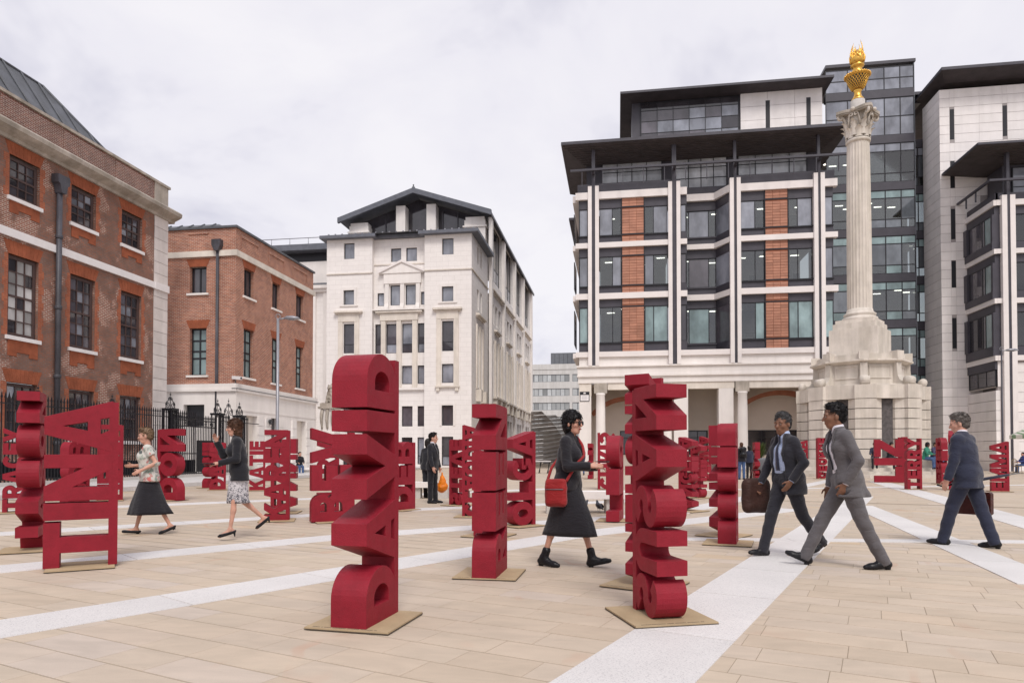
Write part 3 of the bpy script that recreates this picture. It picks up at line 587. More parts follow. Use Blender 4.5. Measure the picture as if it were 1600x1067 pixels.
# gabled top storey behind a loggia
G = Fac('Y-', YP); zg = 25.75; xc = -20.8; hw = 8.15; zr = 28.45
mb = MB()
def gab(y0, y1, dz0, dz1, w):
    o = [(xc - w, zg + dz0), (xc, zr + dz0), (xc + w, zg + dz0), (xc + w, zg + dz1), (xc, zr + dz1), (xc - w, zg + dz1)]
    v = [(x, y0, z) for x, z in o] + [(x, y1, z) for x, z in o]
    mb.add(v, [(0, 1, 4, 5), (1, 2, 3, 4), (11, 10, 7, 6), (10, 9, 8, 7), (0, 6, 7, 1), (1, 7, 8, 2), (5, 4, 10, 11), (4, 3, 9, 10), (0, 5, 11, 6), (2, 8, 9, 3)])
gab(YP - 0.9, YE_ + 0.6, -0.02, 0.2, hw); gab(YP - 1.05, YP - 0.7, -0.25, 0.28, hw + .06)
gr = mb.build('gable_roof', 'slate', bC)
mb = MB(); mb.box(xc + hw - .06, xc + hw + .1, YP - 1.0, YE_ + .6, zg - .25, zg + .02); mb.build('gutter', 'dark_metal', gr)
mb = MB(); mb.lathe([(0.2, 0), (0.16, 0.2), (0.05, 0.25), (0.09, 0.4), (0.02, 0.5)], (xc, YP - 0.85, zr + .2), 8); mb.build('finial', 'lead', gr)
mb = MB(); mb.add([(xc - hw + .5, YP + 1.3, 22.3), (xc + hw - .6, YP + 1.3, 22.3), (xc + hw - .6, YP + 1.3, 25.7), (xc, YP + 1.3, 28.3), (xc - hw + .5, YP + 1.3, 25.7)], [(0, 1, 2, 3, 4)]); gw = mb.build('loggia_glass', 'glass_dark', bC)
for x in (-24.5, -23.2, -22.0, -19.6, -18.2, -16.6): cube('loggia_bar', x - .06, x + .06, YP + 1.2, YP + 1.28, 22.3, 25.9 + (8.15 - abs(x - xc)) * .2, 'dark_metal', bC)
for a, b, t in ((xc - 7.3, xc - 5.2, 25.4), (xc - 2.15, xc - 1.15, 27.3), (xc + 1.15, xc + 2.15, 27.3), (xc + 5.2, xc + 7.4, 25.4)):
    w_ = b - a > 1.5
    G.part('loggia_pier', 'portland', bC, (a, b, 22.0, t, -1.2, 0.0), *([(a - .15, b + .15, t - .75, t - .6, -1.2, 0.15)] if w_ else []))
    if w_: G.part('pier_cap', 'portland', bC, (a + .1, b - .1, t, t + 0.35, -1.2, -0.1))
G.part('loggia_ledge', 'portland', bC, (xc - 5.2, xc + 5.2, 22.3, 22.85, -1.1, 0.05))
# lower wing at the left
YW = 63.5; W1 = Fac('Y-', YW)
W1.wall('wing_wall', 'ashlar', bC, -36, XCL, -0.2, 17.2, [(-31.2, -30.6, 13.2, 16.2)], 0.3)
W1.window(bC, -31.2, -30.6, 13.2, 16.2, -0.2, 1, 2, 'frame_dark', 'glass_room')
W1.part('wing_cornice', 'portland', bC, (-36, -27.1, 17.2, 17.5, -0.3, 0.35), (-36, -27.1, 17.5, 17.8, -0.3, 0.6))
mb = MB(); mb.add([(-36, YW - .6, 17.8), (-27.1, YW - .6, 17.8), (-28.5, YW + 2, 18.7), (-36, YW + 2, 18.7)], [(0, 1, 2, 3)]); mb.build('wing_roof', 'lead', bC)
mb = MB(); mb.box(-36, -27.1, YW + 2, YW + 2.3, 18.3, 20.9); mb.build('wing_attic', 'portland', bC)
mb = MB(); mb.box(-36, -27.1, YW + 1.2, YW + 8, 21.9, 22.5); mb.build('wing_upper_roof', 'slate', bC)
mb = MB(); mb.box(-36, -27.1, YW + 2.4, YW + 7, 20.9, 21.9); mb.build('wing_clerestory', 'frame_dark', bC)
mb = MB(); mb.tube([(-36, YW + 1.5, 23.2), (-27.4, YW + 1.5, 23.2)], 0.04, 6)
for x in (-35, -33, -31, -29): mb.tube([(x, YW + 1.5, 22.5), (x, YW + 1.5, 23.2)], 0.03, 5)
mb.build('roof_rail', 'lamp_grey', bC)
W1.part('wing_pilaster', 'portland', bC, (-30.2, -29.4, 0, 17.2, 0, 0.2), (-28.6, -28.1, 0, 17.2, 0, 0.2))
# ------------------------------------------------------------------ the big office building with the colonnade
random.seed(7)
YD, XDL, XDR = 53.18, -2.94, 15.82
D = Fac('Y-', YD)
bD = thing('office_building', 'stone and terracotta office building with round columns at ground level and dark overhanging roofs', 'building', (6, YD, 0))
piers = [(-2.22, -1.38), (3.87, 4.77), (8.40, 9.19), (14.39, 15.16)]
bands = [(8.73, 9.13), (13.21, 13.66), (17.21, 17.61), (21.01, 21.56)]
RB0, RB1, RBD = 5.25, 7.65, 1.7                      # inset bay: back plane, splayed right side
def band_boxes(z0, z1): return [(XDL - 0.25, RB0 + .02, z0, z1, -0.3, 0.18), (8.38, XDR + 0.25, z0, z1, -0.3, 0.18)]
for k, (z0, z1) in enumerate(bands):
    if k == 0: D.part('stone_band', 'white_stone', bD, (XDL - 0.25, XDR + 0.25, z0, z1, -0.4, 0.18)); continue
    D.part('stone_band', 'white_stone', bD, *band_boxes(z0, z1))
    mb = MB(); o = [(RB0, YD - 0.17), (RB0, YD + .25), (RB0 + .35, YD + RBD - .1), (RB1 - .35, YD + RBD - .1), (8.38, YD - .17), (8.38, YD + .35), (RB1 - .05, YD + RBD + .3), (RB0 + .05, YD + RBD + .3)]
    mb.prism([(RB0 + .15, YD + RBD - .3), (RB1 - .2, YD + RBD - .3), (8.385, YD - .172), (8.385, YD + .3), (RB1 + .1, YD + RBD + .2), (RB0 + .15, YD + RBD + .2)], 'z', z0 + .003, z1 - .003); mb.build('bay_band', 'white_stone', bD)
for a, b in piers:
    w = 0.29
    top = 22.0
    D.part('stone_post', 'white_stone', bD, (a, a + w, 8.05, top, -0.1, 0.3)); D.part('stone_post', 'white_stone', bD, (b - w, b, 8.05, top, -0.1, 0.3))
    D.part('steel_post', 'dark_metal', bD, (a + w, b - w, 8.0, 25.2, -0.12, 0.2))
floors = [(9.13, 13.21, 9.85, 12.62), (13.66, 17.21, 14.25, 16.55), (17.61, 21.01, 18.2, 20.32)]
def bay(x0, x1, g, fl):
    """dark panelled bay: window between two spandrels"""
    f0, f1, w0, w1 = fl
    D.part('spandrel', 'dark_metal', bD, (x0, x1, f0, w0, -0.35, -0.05)); D.part('spandrel', 'dark_metal', bD, (x0, x1, w1, f1, -0.35, -0.07))
    D.part('sill', 'frame_dark', bD, (x0, x1, w0 - 0.09, w0, -0.3, 0.06))
for k, fl in enumerate(floors):
    f0, f1, w0, w1 = fl
    gl = ['glass_teal', 'glass_room', 'glass_sky'][k]
    for n, (x0, x1, split) in enumerate(((-1.38, 0.36, .6), (2.07, 3.87, .38), (9.19, 10.96, .62), (12.62, 14.39, .38))):
        bay(x0, x1, gl, fl)
        wide = split > .5
        def gm(i, j, n=n, k=k, wide=wide):
            if k == 0: return ['glass_clear', 'glass_teal', 'glass_clear', 'glass_teal'][n] if i == 0 else ['glass_clear', 'glass_teal', 'glass_teal', 'glass_teal'][n]
            if k == 1: return ['glass_clear', 'glass_sky', 'glass_clear', 'glass_clear'][(n + i) % 4]
            return 'glass_sky' if (i == 0) == wide else 'glass_clear'
        D.window(bD, x0 + .03, x1 - .03, w0, w1, -0.1, [0, split, 1], 1, 'frame_dark', gm, 0.05, 0.06)
    # terracotta panels, tile by tile
    for (x0, x1) in ((0.39, 2.04), (10.99, 12.59)):
        D.part('tile_backing', 'arch_brick', bD, (x0 - .03, x1 + .03, f0, f1, -0.35, -0.02))
        rows = int((f1 - f0) / 0.205); nc = 3
        for r_ in range(rows):
            za, zb = f0 + (f1 - f0) * r_ / rows, f0 + (f1 - f0) * (r_ + 1) / rows
            if abs((za + zb) / 2 - w0) < .12 or abs((za + zb) / 2 - w1) < .12: continue
            for c_ in range(nc):
                xa, xb = x0 + (x1 - x0) * c_ / nc, x0 + (x1 - x0) * (c_ + 1) / nc
                D.cube('terracotta_tile', xa + .012, xb - .012, za + .014, zb - .014, -0.05, 0.012 + random.uniform(0, .008), 'terracotta', bD)
        D.part('panel_rail', 'frame_dark', bD, (x0 - .05, x1 + .05, w0 - .05, w0 + .05, -0.1, 0.04), (x0 - .05, x1 + .05, w1 - .05, w1 + .05, -0.1, 0.04))
        D.part('panel_jamb', 'frame_dark', bD, (x0 - .05, x0, f0, f1, -0.2, 0.05), (x1, x1 + .05, f0, f1, -0.2, 0.05))
    # edge windows
    for x0, x1 in ((XDL, -2.22), (15.16, XDR)):
        bay(x0, x1, gl, fl); D.window(bD, x0 + .02, x1 - .02, w0, w1, -0.1, 1, 1, 'frame_dark', 'glass_sky' if k else 'glass_teal', 0.05)
    # inset bay
    D.part('spandrel', 'dark_metal', bD, (4.77, RB0, f0, w0, -0.3, -0.03), (4.77, RB0, w1, f1, -0.3, -0.03)); D.window(bD, 4.79, RB0 - .02, w0, w1, -0.08, 1, 1, 'frame_dark', 'glass_sky' if k == 2 else 'glass_room', 0.05)
    mb = MB(); mb.box(RB0 - .04, RB0 + .02, YD + .05, YD + RBD, f0, f1); mb.build('bay_cheek', 'frame_dark', bD)
    D.part('spandrel', 'dark_metal', bD, (RB0 - .1, RB1 + .1, f0, w0, -RBD - .2, -RBD), (RB0 - .1, RB1 + .1, w1, f1, -RBD - .2, -RBD + .02), (RB0 - .1, RB1 + .1, w0 - .09, w0, -RBD - .1, -RBD + .12))
    D.window(bD, RB0, RB1, w0, w1, -RBD - .03, [0, .12, .78, 1], 1, 'frame_dark', (lambda i, j, k=k: ['glass_teal', 'glass_room', 'glass_sky'][k] if i == 1 else 'glass_clear'), 0.06, 0.06)
    # splayed side: pane and panels between (RB1, back) and (8.38, front)
    p0, p1 = Vector((RB1, YD + RBD, 0)), Vector((8.38, YD + .1, 0)); n_ = Vector((-(p1 - p0).y, (p1 - p0).x, 0)).normalized()
    if n_.x > 0: n_ = -n_
    def splay(name, za, zb, off, mat, par, t=.06):
        mb = MB(); q0, q1 = p0 + n_ * off, p1 + n_ * off; r0, r1 = q0 - n_ * t, q1 - n_ * t
        mb.add([(q0.x, q0.y, za), (q1.x, q1.y, za), (q1.x, q1.y, zb), (q0.x, q0.y, zb), (r0.x, r0.y, za), (r1.x, r1.y, za), (r1.x, r1.y, zb), (r0.x, r0.y, zb)], [(0, 1, 2, 3), (7, 6, 5, 4), (0, 4, 5, 1), (3, 2, 6, 7), (1, 5, 6, 2), (0, 3, 7, 4)]); return mb.build(name, mat, par)
    sp = splay('splay_frame', f0, w0, 0.04, 'dark_metal', bD); splay('splay_frame', w1, f1, 0.04, 'dark_metal', bD); splay('pane', w0, w1, 0.0, ['glass_room', 'glass_sky', 'glass_sky'][k], sp)
# rooms behind the glass: ceiling, back wall, desks and lit ceiling lamps
def room(par, x0, x1, y0, y1, z0, z1, lamps=3, seed=0):
    rr = random.Random(seed); w = x1 - x0
    cube('room_back', x0, x1, y1, y1 + .1, z0, z1, 'room_wall', par); cube('room_ceiling', x0, x1, y0, y1, z1 - .12, z1 - .04, 'room_ceiling', par); cube('room_floor', x0, x1, y0, y1, z0 + .02, z0 + .1, 'room_floor', par)
    for k in range(lamps):
        x = x0 + w * (k + .3 + .4 * rr.random()) / lamps; y = y0 + 1.0 + (y1 - y0 - 1.6) * rr.random(); cube('ceiling_lamp', x - .3, x + .3, y - .05, y + .05, z1 - .16, z1 - .121, 'lamp_lit', par)
    for k in range(max(1, int(w / 1.8))):
        x = x0 + .3 + rr.random() * (w - .9); cube('desk', x, x + .9, y0 + .6, y0 + 1.2, z0 + .1, z0 + .85, 'room_wall', par); cube('monitor', x + .2, x + .65, y0 + .8, y0 + .84, z0 + .95, z0 + 1.3, 'frame_dark', par)
for k, fl_ in enumerate(floors):
    for n, (xa, xb) in enumerate(((-1.38, 4.0), (9.1, 14.6))): room(bD, xa, xb, YD + .4, YD + 4.6, fl_[2] - .6, fl_[3] + .35, 4, 10 * k + n)
    room(bD, 5.0, 8.3, YD + RBD + .3, YD + RBD + 4, fl_[2] - .6, fl_[3] + .35, 3, 77 + k)
# side of the building (faces left)
DS = Fac('X-', XDL)
DS.wall('side_wall', 'dark_metal', bD, YD - .02, YD + 30, 8.05, 21.0, [(YD + 1 + 3.4 * i, YD + 3.6 + 3.4 * i, a, b) for i in range(8) for a, b in ((9.9, 12.6), (14.3, 16.5), (18.2, 20.3))], 0.3)
for i in range(8):
    for a, b in ((9.9, 12.6), (14.3, 16.5), (18.2, 20.3)): DS.window(bD, YD + 1 + 3.4 * i, YD + 3.6 + 3.4 * i, a, b, 0.45 if i == 0 else -.1, 2, 1, 'frame_dark', 'glass_sky', .06)
for z0, z1 in bands: DS.part('stone_band', 'white_stone', bD, (YD + .42, YD + 30, z0, z1, -.3, .5))
DS.part('side_base', 'portland', bD, (YD + .72, YD + 30, 0, 8.05, -.6, -.03))
# entablature
D.part('entablature', 'portland', bD, (XDL, XDR + 2, 8.05, 8.73, -0.5, 0.0), (XDL - .12, XDR + 2, 7.35, 8.05, -0.5, 0.12), (XDL - .2, XDR + 2, 7.95, 8.06, -.4, 0.26))
D.part('architrave', 'portland', bD, (XDL - .08, XDR + 2, 6.72, 7.35, -0.5, 0.06), (XDL - .15, XDR + 2, 7.2, 7.36, -0.4, 0.2))
D.part('lintel', 'portland_warm', bD, (XDL, -2.0, 5.75, 6.72, -.7, -.02), (-.75, 3.2, 6.2, 6.72, -.7, -.02), (4.1, 8.7, 6.2, 6.72, -.7, -.02), (9.7, XDR + 2, 6.2, 6.72, -.7, -.02))
for (a, b) in ((XDL, -2.02), (4.25, 5.3), (7.55, 8.62), (15.1, 17.8)): D.part('stone_pier', 'portland', bD, (a, b, -.1, 6.2, -1.1, -.03))
for x in (-1.29, 3.7, 9.26, 14.7):
    mb = MB(); mb.lathe([(0.42, 0), (0.42, .22), (.38, .3), (.37, 2.5), (.355, 4.6), (.33, 5.75), (.36, 5.8), (.36, 5.86), (.33, 5.92)], (x, YD - .05, 0), 28); cc = mb.build('round_column', 'portland', bD)
    D.part('capital_block', 'dirty_stone', bD, (x - .5, x + .5, 5.93, 6.73, -.55, 0.05))
# inside of the colonnade
YI = YD + 3.8; I = Fac('Y-', YI)
I.part('loggia_back_wall', 'loggia_wall', bD, (XDL, 20, -.1, 6.9, -.3, 0)); 
mb = MB(); mb.box(XDL + .01, 20, YD + .72, YI, 6.6, 6.7); mb.build('loggia_ceiling', 'loggia_wall', bD)
for a, b in ((0.2, 2.4), (5.6, 7.2), (10.2, 12.6), (13.4, 15.5)): I.window(bD, a, b, 1.2, 3.15, .05, 2, [0, .72, 1], 'frame_dark', 'glass_dark', .08, .06)
for x in (3.9, 8.4): mb = MB(); mb.box(x, x + .9, YD + 1.12, YI, 0, 6.59); mb.build('cross_wall', 'loggia_wall', bD)
for (x0, x1, zs) in ((-1.9, 3.8, 4.3), (9.4, 15.6, 4.6)):                  # shallow brick arches seen inside
    mb = MB(); n = 18; xc_ = (x0 + x1) / 2; w_ = (x1 - x0) / 2; rise = 1.25; R_ = (w_ * w_ + rise * rise) / (2 * rise); A_ = math.asin(w_ / R_)
    for k in range(n):
        q = []
        for t in (k / n, (k + 1) / n):
            a = -A_ + 2 * A_ * t
            for rr in (R_, R_ + .32): q.append((xc_ + rr * math.sin(a), zs + rise - R_ + rr * math.cos(a)))
        o = [q[0], q[2], q[3], q[1]]; mb.prism(o, 'y', YD + 2.0, YD + 2.9)
    mb.build('brick_arch', 'arch_brick', bD)
# penthouse storey, railing, big eave
PY = YD + 2.2; P_ = Fac('Y-', PY)
D.part('parapet_panel', 'dark_metal', bD, (XDL - .1, 4.8, 21.56, 22.25, -0.2, 0.0), (8.7, XDR + .1, 21.56, 22.25, -0.2, 0.0)); D.part('parapet_panel', 'dark_metal', bD, (4.8, 8.7, 21.56, 22.2, -RBD - .2, -RBD))
P_.part('penthouse_wall', 'dark_metal', bD, (XDL + .5, XDR - .2, 21.5, 26.2, -0.5, -0.1))
for (a, b, n) in ((-1.2, 3.6, 4), (4.6, 8.6, 4), (9.4, 14.6, 4)): P_.window(bD, a, b, 21.9, 25.05, 0.0, n, [0, .38, .66, 1], 'frame_dark', 'glass_blind', .07, .06)
mb = MB(); mb.box(XDL - .6, XDR + .9, YD - .95, YD - .75, 22.95, 23.1); rl = mb.build('rail', 'dark_metal', bD)
for x in [XDL + .3 + 1.55 * k for k in range(13)]: mb = MB(); mb.box(x - .025, x + .025, YD - .9, YD - .8, 21.8, 22.95); mb.build('rail_post', 'dark_metal', rl)
for x in (-1.8, 4.32, 8.8, 14.78): cube('rail_bracket', x - .1, x + .1, YD - .75, YD - .2, 22.9, 23.05, 'dark_metal', rl)
def eave(name, x0, x1, y0, y1, z, ov_l, ov_r, ov_f, rise, parent, t=0.22, soff='soffit', slats=True):
    """flat roof edge with a soffit that rises from the wall out to the fascia"""
    X0, X1, Y0 = x0 - ov_l, x1 + ov_r, y0 - ov_f
    mb = MB(); mb.box(X0, X1, Y0, y1, z, z + t); r = mb.build(name, 'dark_metal', parent)
    mb = MB(); mb.add([(X0 + .05, Y0 + .05, z - .003), (X1 - .05, Y0 + .05, z - .003), (x1, y0, z - rise), (x0, y0, z - rise), (X0 + .05, y1, z - .003), (x0, y1, z - rise), (X1 - .05, y1, z - .003), (x1, y1, z - rise)], [(0, 3, 2, 1), (0, 4, 5, 3), (1, 2, 7, 6), (3, 5, 7, 2)]); sf = mb.build('soffit', soff, r)
    mb = MB(); mb.box(X0 + .5, X1 - .5, Y0 + .45, y1, z + t, z + t + .16); mb.build('roof_sheet', 'lead', r)
    if slats:
        n = int(ov_f / .3)
        for k in range(n):
            f = (k + .5) / n; a = Vector((X0 + .05 + (x0 - X0) * f, Y0 + .05 + (y0 - Y0) * f, z - rise * f - .03)); b = Vector((X1 - .05 + (x1 - X1) * f, a.y, a.z))
            mb = MB(); mb.box(a.x, b.x, a.y - .02, a.y + .02, a.z - .02, a.z + .03); mb.build('soffit_slat', soff, sf)
    return r
eave('eave_roof', XDL + .3, XDR - .3, PY - .1, YD + 9, 25.0, 1.6, 1.3, 3.2, .35, bD)
# upper penthouse
UY = YD + 5.5; U = Fac('Y-', UY)
U.part('upper_wall', 'dark_metal', bD, (1.3, 10.2, 25, 31.25, -4, -.1))
U.window(bD, 2.0, 10.1, 26.4, 31.15, 0.02, 6, [0, .22, .44, .66, .86, 1], 'frame_dark', lambda i, j: 'glass_dark' if j == 4 else random.choice(['glass_sky', 'glass_room']), .08, .05)
for r_ in range(4):
    for c_ in range(3): U.cube('stone_panel', 10.2 + 2.15 * c_ + .01, 10.2 + 2.15 * (c_ + 1) - .01, 26.6 + 1.16 * r_ + .012, 26.6 + 1.16 * (r_ + 1) - .012, -.1, .1, 'cladding_stone', bD)
U.part('panel_bed', 'joint', bD, (10.2, 16.6, 25, 31.25, -4, .02))
for x in (12.2, 15.4): U.part('slit_window', 'frame_dark', bD, (x, x + .34, 28.0, 30.5, 0.02, .108))
eave('eave_roof', 1.4, 16.4, UY, UY + 9, 31.35, 1.1, .8, 1.4, .15, bD, t=.18, slats=False)
# lower eave at the back left corner
eave('eave_roof', XDL + 1, XDL + 3, YD + 13, YD + 28, 23.6, 2.6, 0, 1.2, .8, bD, slats=False)

# ------------------------------------------------------------------ glass link between the office buildings
YG = 60.0; G1 = Fac('Y-', YG)
bG = thing('glass_building', 'tall dark glass stair tower behind the stone column', 'building', (20, YG, 0))
X0g, X1g, X2g = 17.3, 24.2, 25.6
fl = [0.1, 4.3, 8.1, 11.9, 15.7, 19.5, 23.3, 27.2, 31.0, 33.6]
for k in range(len(fl) - 1):
    z0, z1 = fl[k], fl[k + 1]
    G1.part('floor_edge', 'dark_metal', bG, (X0g, X1g, z0 - .3, z0 + .35, -.5, .03)); G1.part('floor_edge', 'dark_metal', bG, (X1g, X2g, z0 - .3, z0 + .35, -2.0, -1.2))
    top = k >= 7
    def gm(i, j, k=k):
        if k >= 7: return 'glass_sky'
        if j == 2: return 'glass_teal' if k < 6 else 'glass_sky'
        return random.choice(['glass_clear', 'glass_clear', 'glass_link', 'glass_teal' if k < 5 else 'glass_clear'])
    G1.window(bG, X0g, X1g, z0 + .35, z1 - .3, 0.0, [0, .25, .46, .67, .85, 1], [0, .22, .8, 1] if not top else [0, .5, 1], 'frame_dark', gm, .06, .07)
    if not top: G1.window(bG, X1g + .05, X2g, z0 + .35, z1 - .3, -1.25, [0, .5, 1], [0, .22, .8, 1], 'frame_dark', gm, .06, .07)
G1.part('roof_edge', 'dark_metal', bG, (X0g, X1g + .1, 33.5, 33.75, -6, .1), (X1g, X2g, 30.6, 31.6, -6, -1.2))
mb = MB(); mb.box(X1g - .02, X1g + .03, YG, YG + 1.25, 0, 33.5); mb.build('glass_return', 'glass_link', bG)
mb = MB(); mb.box(X0g, X2g, YG + 5.2, YG + 5.5, 0, 30.6); mb.build('core_wall', 'room_wall', bG)
for k in range(7): room(bG, X0g + .1, X2g - .1, YG + 1.4, YG + 5.0, fl[k] - .1, fl[k + 1] - .25, 7, 300 + k)
# ------------------------------------------------------------------ stone tower and the projecting bay at the right
YT = 58.0; T = Fac('Y-', YT); XT0, XT1 = 25.22, 44.0; XF = 27.12; YF = 54.0
bT = thing('stone_building', 'pale stone tower with slit windows and a dark framed bay at right edge', 'building', (30, YT, 0))
T.part('panel_bed', 'joint', bT, (XT0 + .02, XT1, -.1, 30.0, -3, -.02))
slits = [27.2, 23.2, 19.3, 15.2, 10.7]
slx = [(25.95, 26.3), (29.75, 30.1)]
nr = 42
for r_ in range(nr):
    z0, z1 = 30.0 * r_ / nr, 30.0 * (r_ + 1) / nr
    cuts = [XT0, 25.95, 26.3, 28.1, 29.75, 30.1, 32.5, 36, 40, XT1]
    i = 0
    while i < len(cuts) - 1:
        a, b = cuts[i], cuts[i + 1]; zc = (z0 + z1) / 2
        slit = (a, b) in slx and any(abs(zc - s) < 1.25 for s in slits)
        if not slit:
            if b < 29 or z0 > 21: T.cube('stone_panel', a + .006, b - .006, z0 + .014, z1 - .014, -.2, 0.0, 'cladding_stone', bT)
        i += 1
    S_ = Fac('X-', XT0); S_.cube('stone_panel', YT + .006, YT + 3, z0 + .014, z1 - .014, -.2, 0.0, 'cladding_stone', bT)
for a, b in slx:
    for s in slits: T.cube('slit_window', a + .02, b - .02, s - 1.2, s + 1.2, -.10, -.012, 'frame_dark', bT)
eave('eave_roof', XT0 + .4, XT1, YT - .1, YT + 12, 30.75, .9, 0, 1.5, .3, bT, slats=False)
FL = Fac('X-', XF); FF = Fac('Y-', YF)
FBZ = [(7.96, 8.33), (12.1, 12.46), (15.7, 16.05), (19.2, 19.6)]
for k, (z0, z1) in enumerate(FBZ):
    FF.part('stone_band', 'white_stone', bT, (XF + .02, 40, z0, z1, -.3, .18)); FL.part('stone_band', 'white_stone', bT, (YF - .16, YT - .01, z0, z1, -.3, .18))
for (a, b) in ((XF + .32, XF + 1.2), (33.3, 34.2)):
    FF.part('stone_post', 'white_stone', bT, (a, a + .34, 0, 19.9, -.1, .3)); FF.part('stone_post', 'white_stone', bT, (b - .34, b, 0, 19.9, -.1, .3)); FF.part('steel_post', 'dark_metal', bT, (a + .34, b - .34, 0, 23.1, -.1, .25))
for (f0, f1, w0, w1) in ((8.33, 12.1, 9.0, 11.5), (12.46, 15.7, 13.0, 15.1), (16.05, 19.2, 16.6, 18.6)):
    FF.part('spandrel', 'dark_metal', bT, (XF + 1.2, 40, f0, w0, -.35, -.05), (XF + 1.2, 40, w1, f1, -.35, -.06))
    FF.window(bT, XF + 1.22, 33.28, w0, w1, -.1, [0, .36, .5, .78, 1], 1, 'frame_dark', lambda i, j: random.choice(['glass_clear', 'glass_clear', 'glass_teal']), .06, .07)
    FL.part('spandrel', 'dark_metal', bT, (YF + .02, YT - .02, f0, w0, -.35, .22), (YF + .02, YT - .02, w1, f1, -.35, .05), (YF + .02, YF + .25, w0, w1, -.3, .2), (YT - .5, YT - .02, w0, w1, -.3, .3))
    FL.window(bT, YF + .25, YT - .5, w0, w1, .12, [0, .3, .42, 1], 1, 'frame_dark', lambda i, j: 'glass_room' if i else 'glass_teal', .06, .06)
for k, q in enumerate(((8.4, 11.9), (12.5, 15.5), (16.1, 19.0))): room(bT, XF + .5, 34, YF + .45, YF + 3.7, q[0], q[1], 4, 500 + k)
FF.part('parapet_panel', 'dark_metal', bT, (XF + .05, 40, 19.6, 20.15, -.2, 0)); FL.part('parapet_panel', 'dark_metal', bT, (YF, YT, 19.6, 20.15, -.2, 0))
FF.window(bT, XF + 2.0, 38, 20.1, 22.6, -1.6, 5, [0, .4, .66, 1], 'frame_dark', 'glass_sky', .07, .06)
FF.part('penthouse_wall', 'dark_metal', bT, (XF + 1.4, 40, 19.6, 23.2, -3.8, -1.72))
mb = MB(); mb.box(XF - .75, 40, YF - .85, YF - .65, 20.75, 20.9); mb.box(XF - .75, XF - .57, YF - .66, YT - .01, 20.75, 20.898); rl2 = mb.build('rail', 'dark_metal', bT)
for y in (YF + 1.3, YF + 2.7): mb = MB(); mb.box(XF - .7, XF - .6, y - .03, y + .03, 20.0, 20.75); mb.build('rail_post', 'dark_metal', rl2)
for x in (29.5, 31.0, 32.5, 35): mb = MB(); mb.box(x - .03, x + .03, YF - .8, YF - .7, 20.0, 20.75); mb.build('rail_post', 'dark_metal', rl2)
eave('eave_roof', XF + 1.2, 40, YF + 1.4, YT - .02, 23.15, 3.0, 0, 2.9, .35, bT, t=.16)
# lower storeys of the bay
FL.part('side_stone', 'cladding_stone', bT, (YF + .01, YT - .01, 6.1, 7.96, -.3, -.05)); 
for r_ in range(8): FL.cube('stone_panel', YF + .012, YT - .012, r_ * .73 + .014, (r_ + 1) * .73 - .014, -.2, .1, 'cladding_stone', bT)
FL.part('spandrel', 'dark_metal', bT, (YF + .02, YT - .02, 7.35, 7.96, -.3, .12)); FL.window(bT, YF + .1, YT - .1, 6.15, 7.35, .06, 3, 1, 'frame_dark', 'glass_dark', .07)
for r_ in range(11):
    for c_, (a, b) in enumerate(((XF + 1.21, 29.6), (29.6, 32.0), (32.0, 34.0))):
        z0, z1 = r_ * .71, (r_ + 1) * .71
        if a > 28.5 and 3.6 < (z0 + z1) / 2 < 7.2 and a < 31.9: continue
        if (z0 + z1) / 2 < 3.4 and a > 28.5: continue
        FF.cube('stone_panel', a + .01, b - .01, z0 + .012, z1 - .012, -.2, -.02, 'cladding_stone', bT)
FF.part('panel_bed', 'joint', bT, (XF + .05, XF + 2.5, 0, 7.96, -.3, -.06))
FF.window(bT, 29.6, 32.0, 3.9, 7.1, -.1, 3, [0, .75, 1], 'frame_dark', 'glass_teal', .1, .08)
FF.part('shopfront', 'frame_dark', bT, (29.6, 40, 0, 3.5, -.6, -.4))
# ------------------------------------------------------------------ office slab far behind
YO = 152.0; O = Fac('Y-', YO)
bO = thing('office_block', 'plain white office slab with ribbon windows far behind the lane', 'building', (-5, YO, 0))
ops = []
for k in range(6):
    for (a, b) in ((-24.5, -10.55), (-9.9, 7.5)): ops.append((a, b, 1.6 + 3.15 * k + 0.1, 1.6 + 3.15 * k + 1.75))
O.wall('wall', 'office_white', bO, -26, 8, 0, 21.3, ops, .3)
for (a, b, z0, z1) in ops: O.window(bO, a, b, z0, z1, -.12, 14 if b < 0 else 17, 1, 'zinc_grey', 'blind_pale', .08, .12)
O.part('parapet', 'office_white', bO, (-26, 8, 20.2, 21.4, -.4, .12))
O.part('plant_room', 'zinc_grey', bO, *[(-14.8 + .95 * k, -13.9 + .95 * k, 21.4, 24.0, -5, -.8 + .03 * (k % 2)) for k in range(18)])
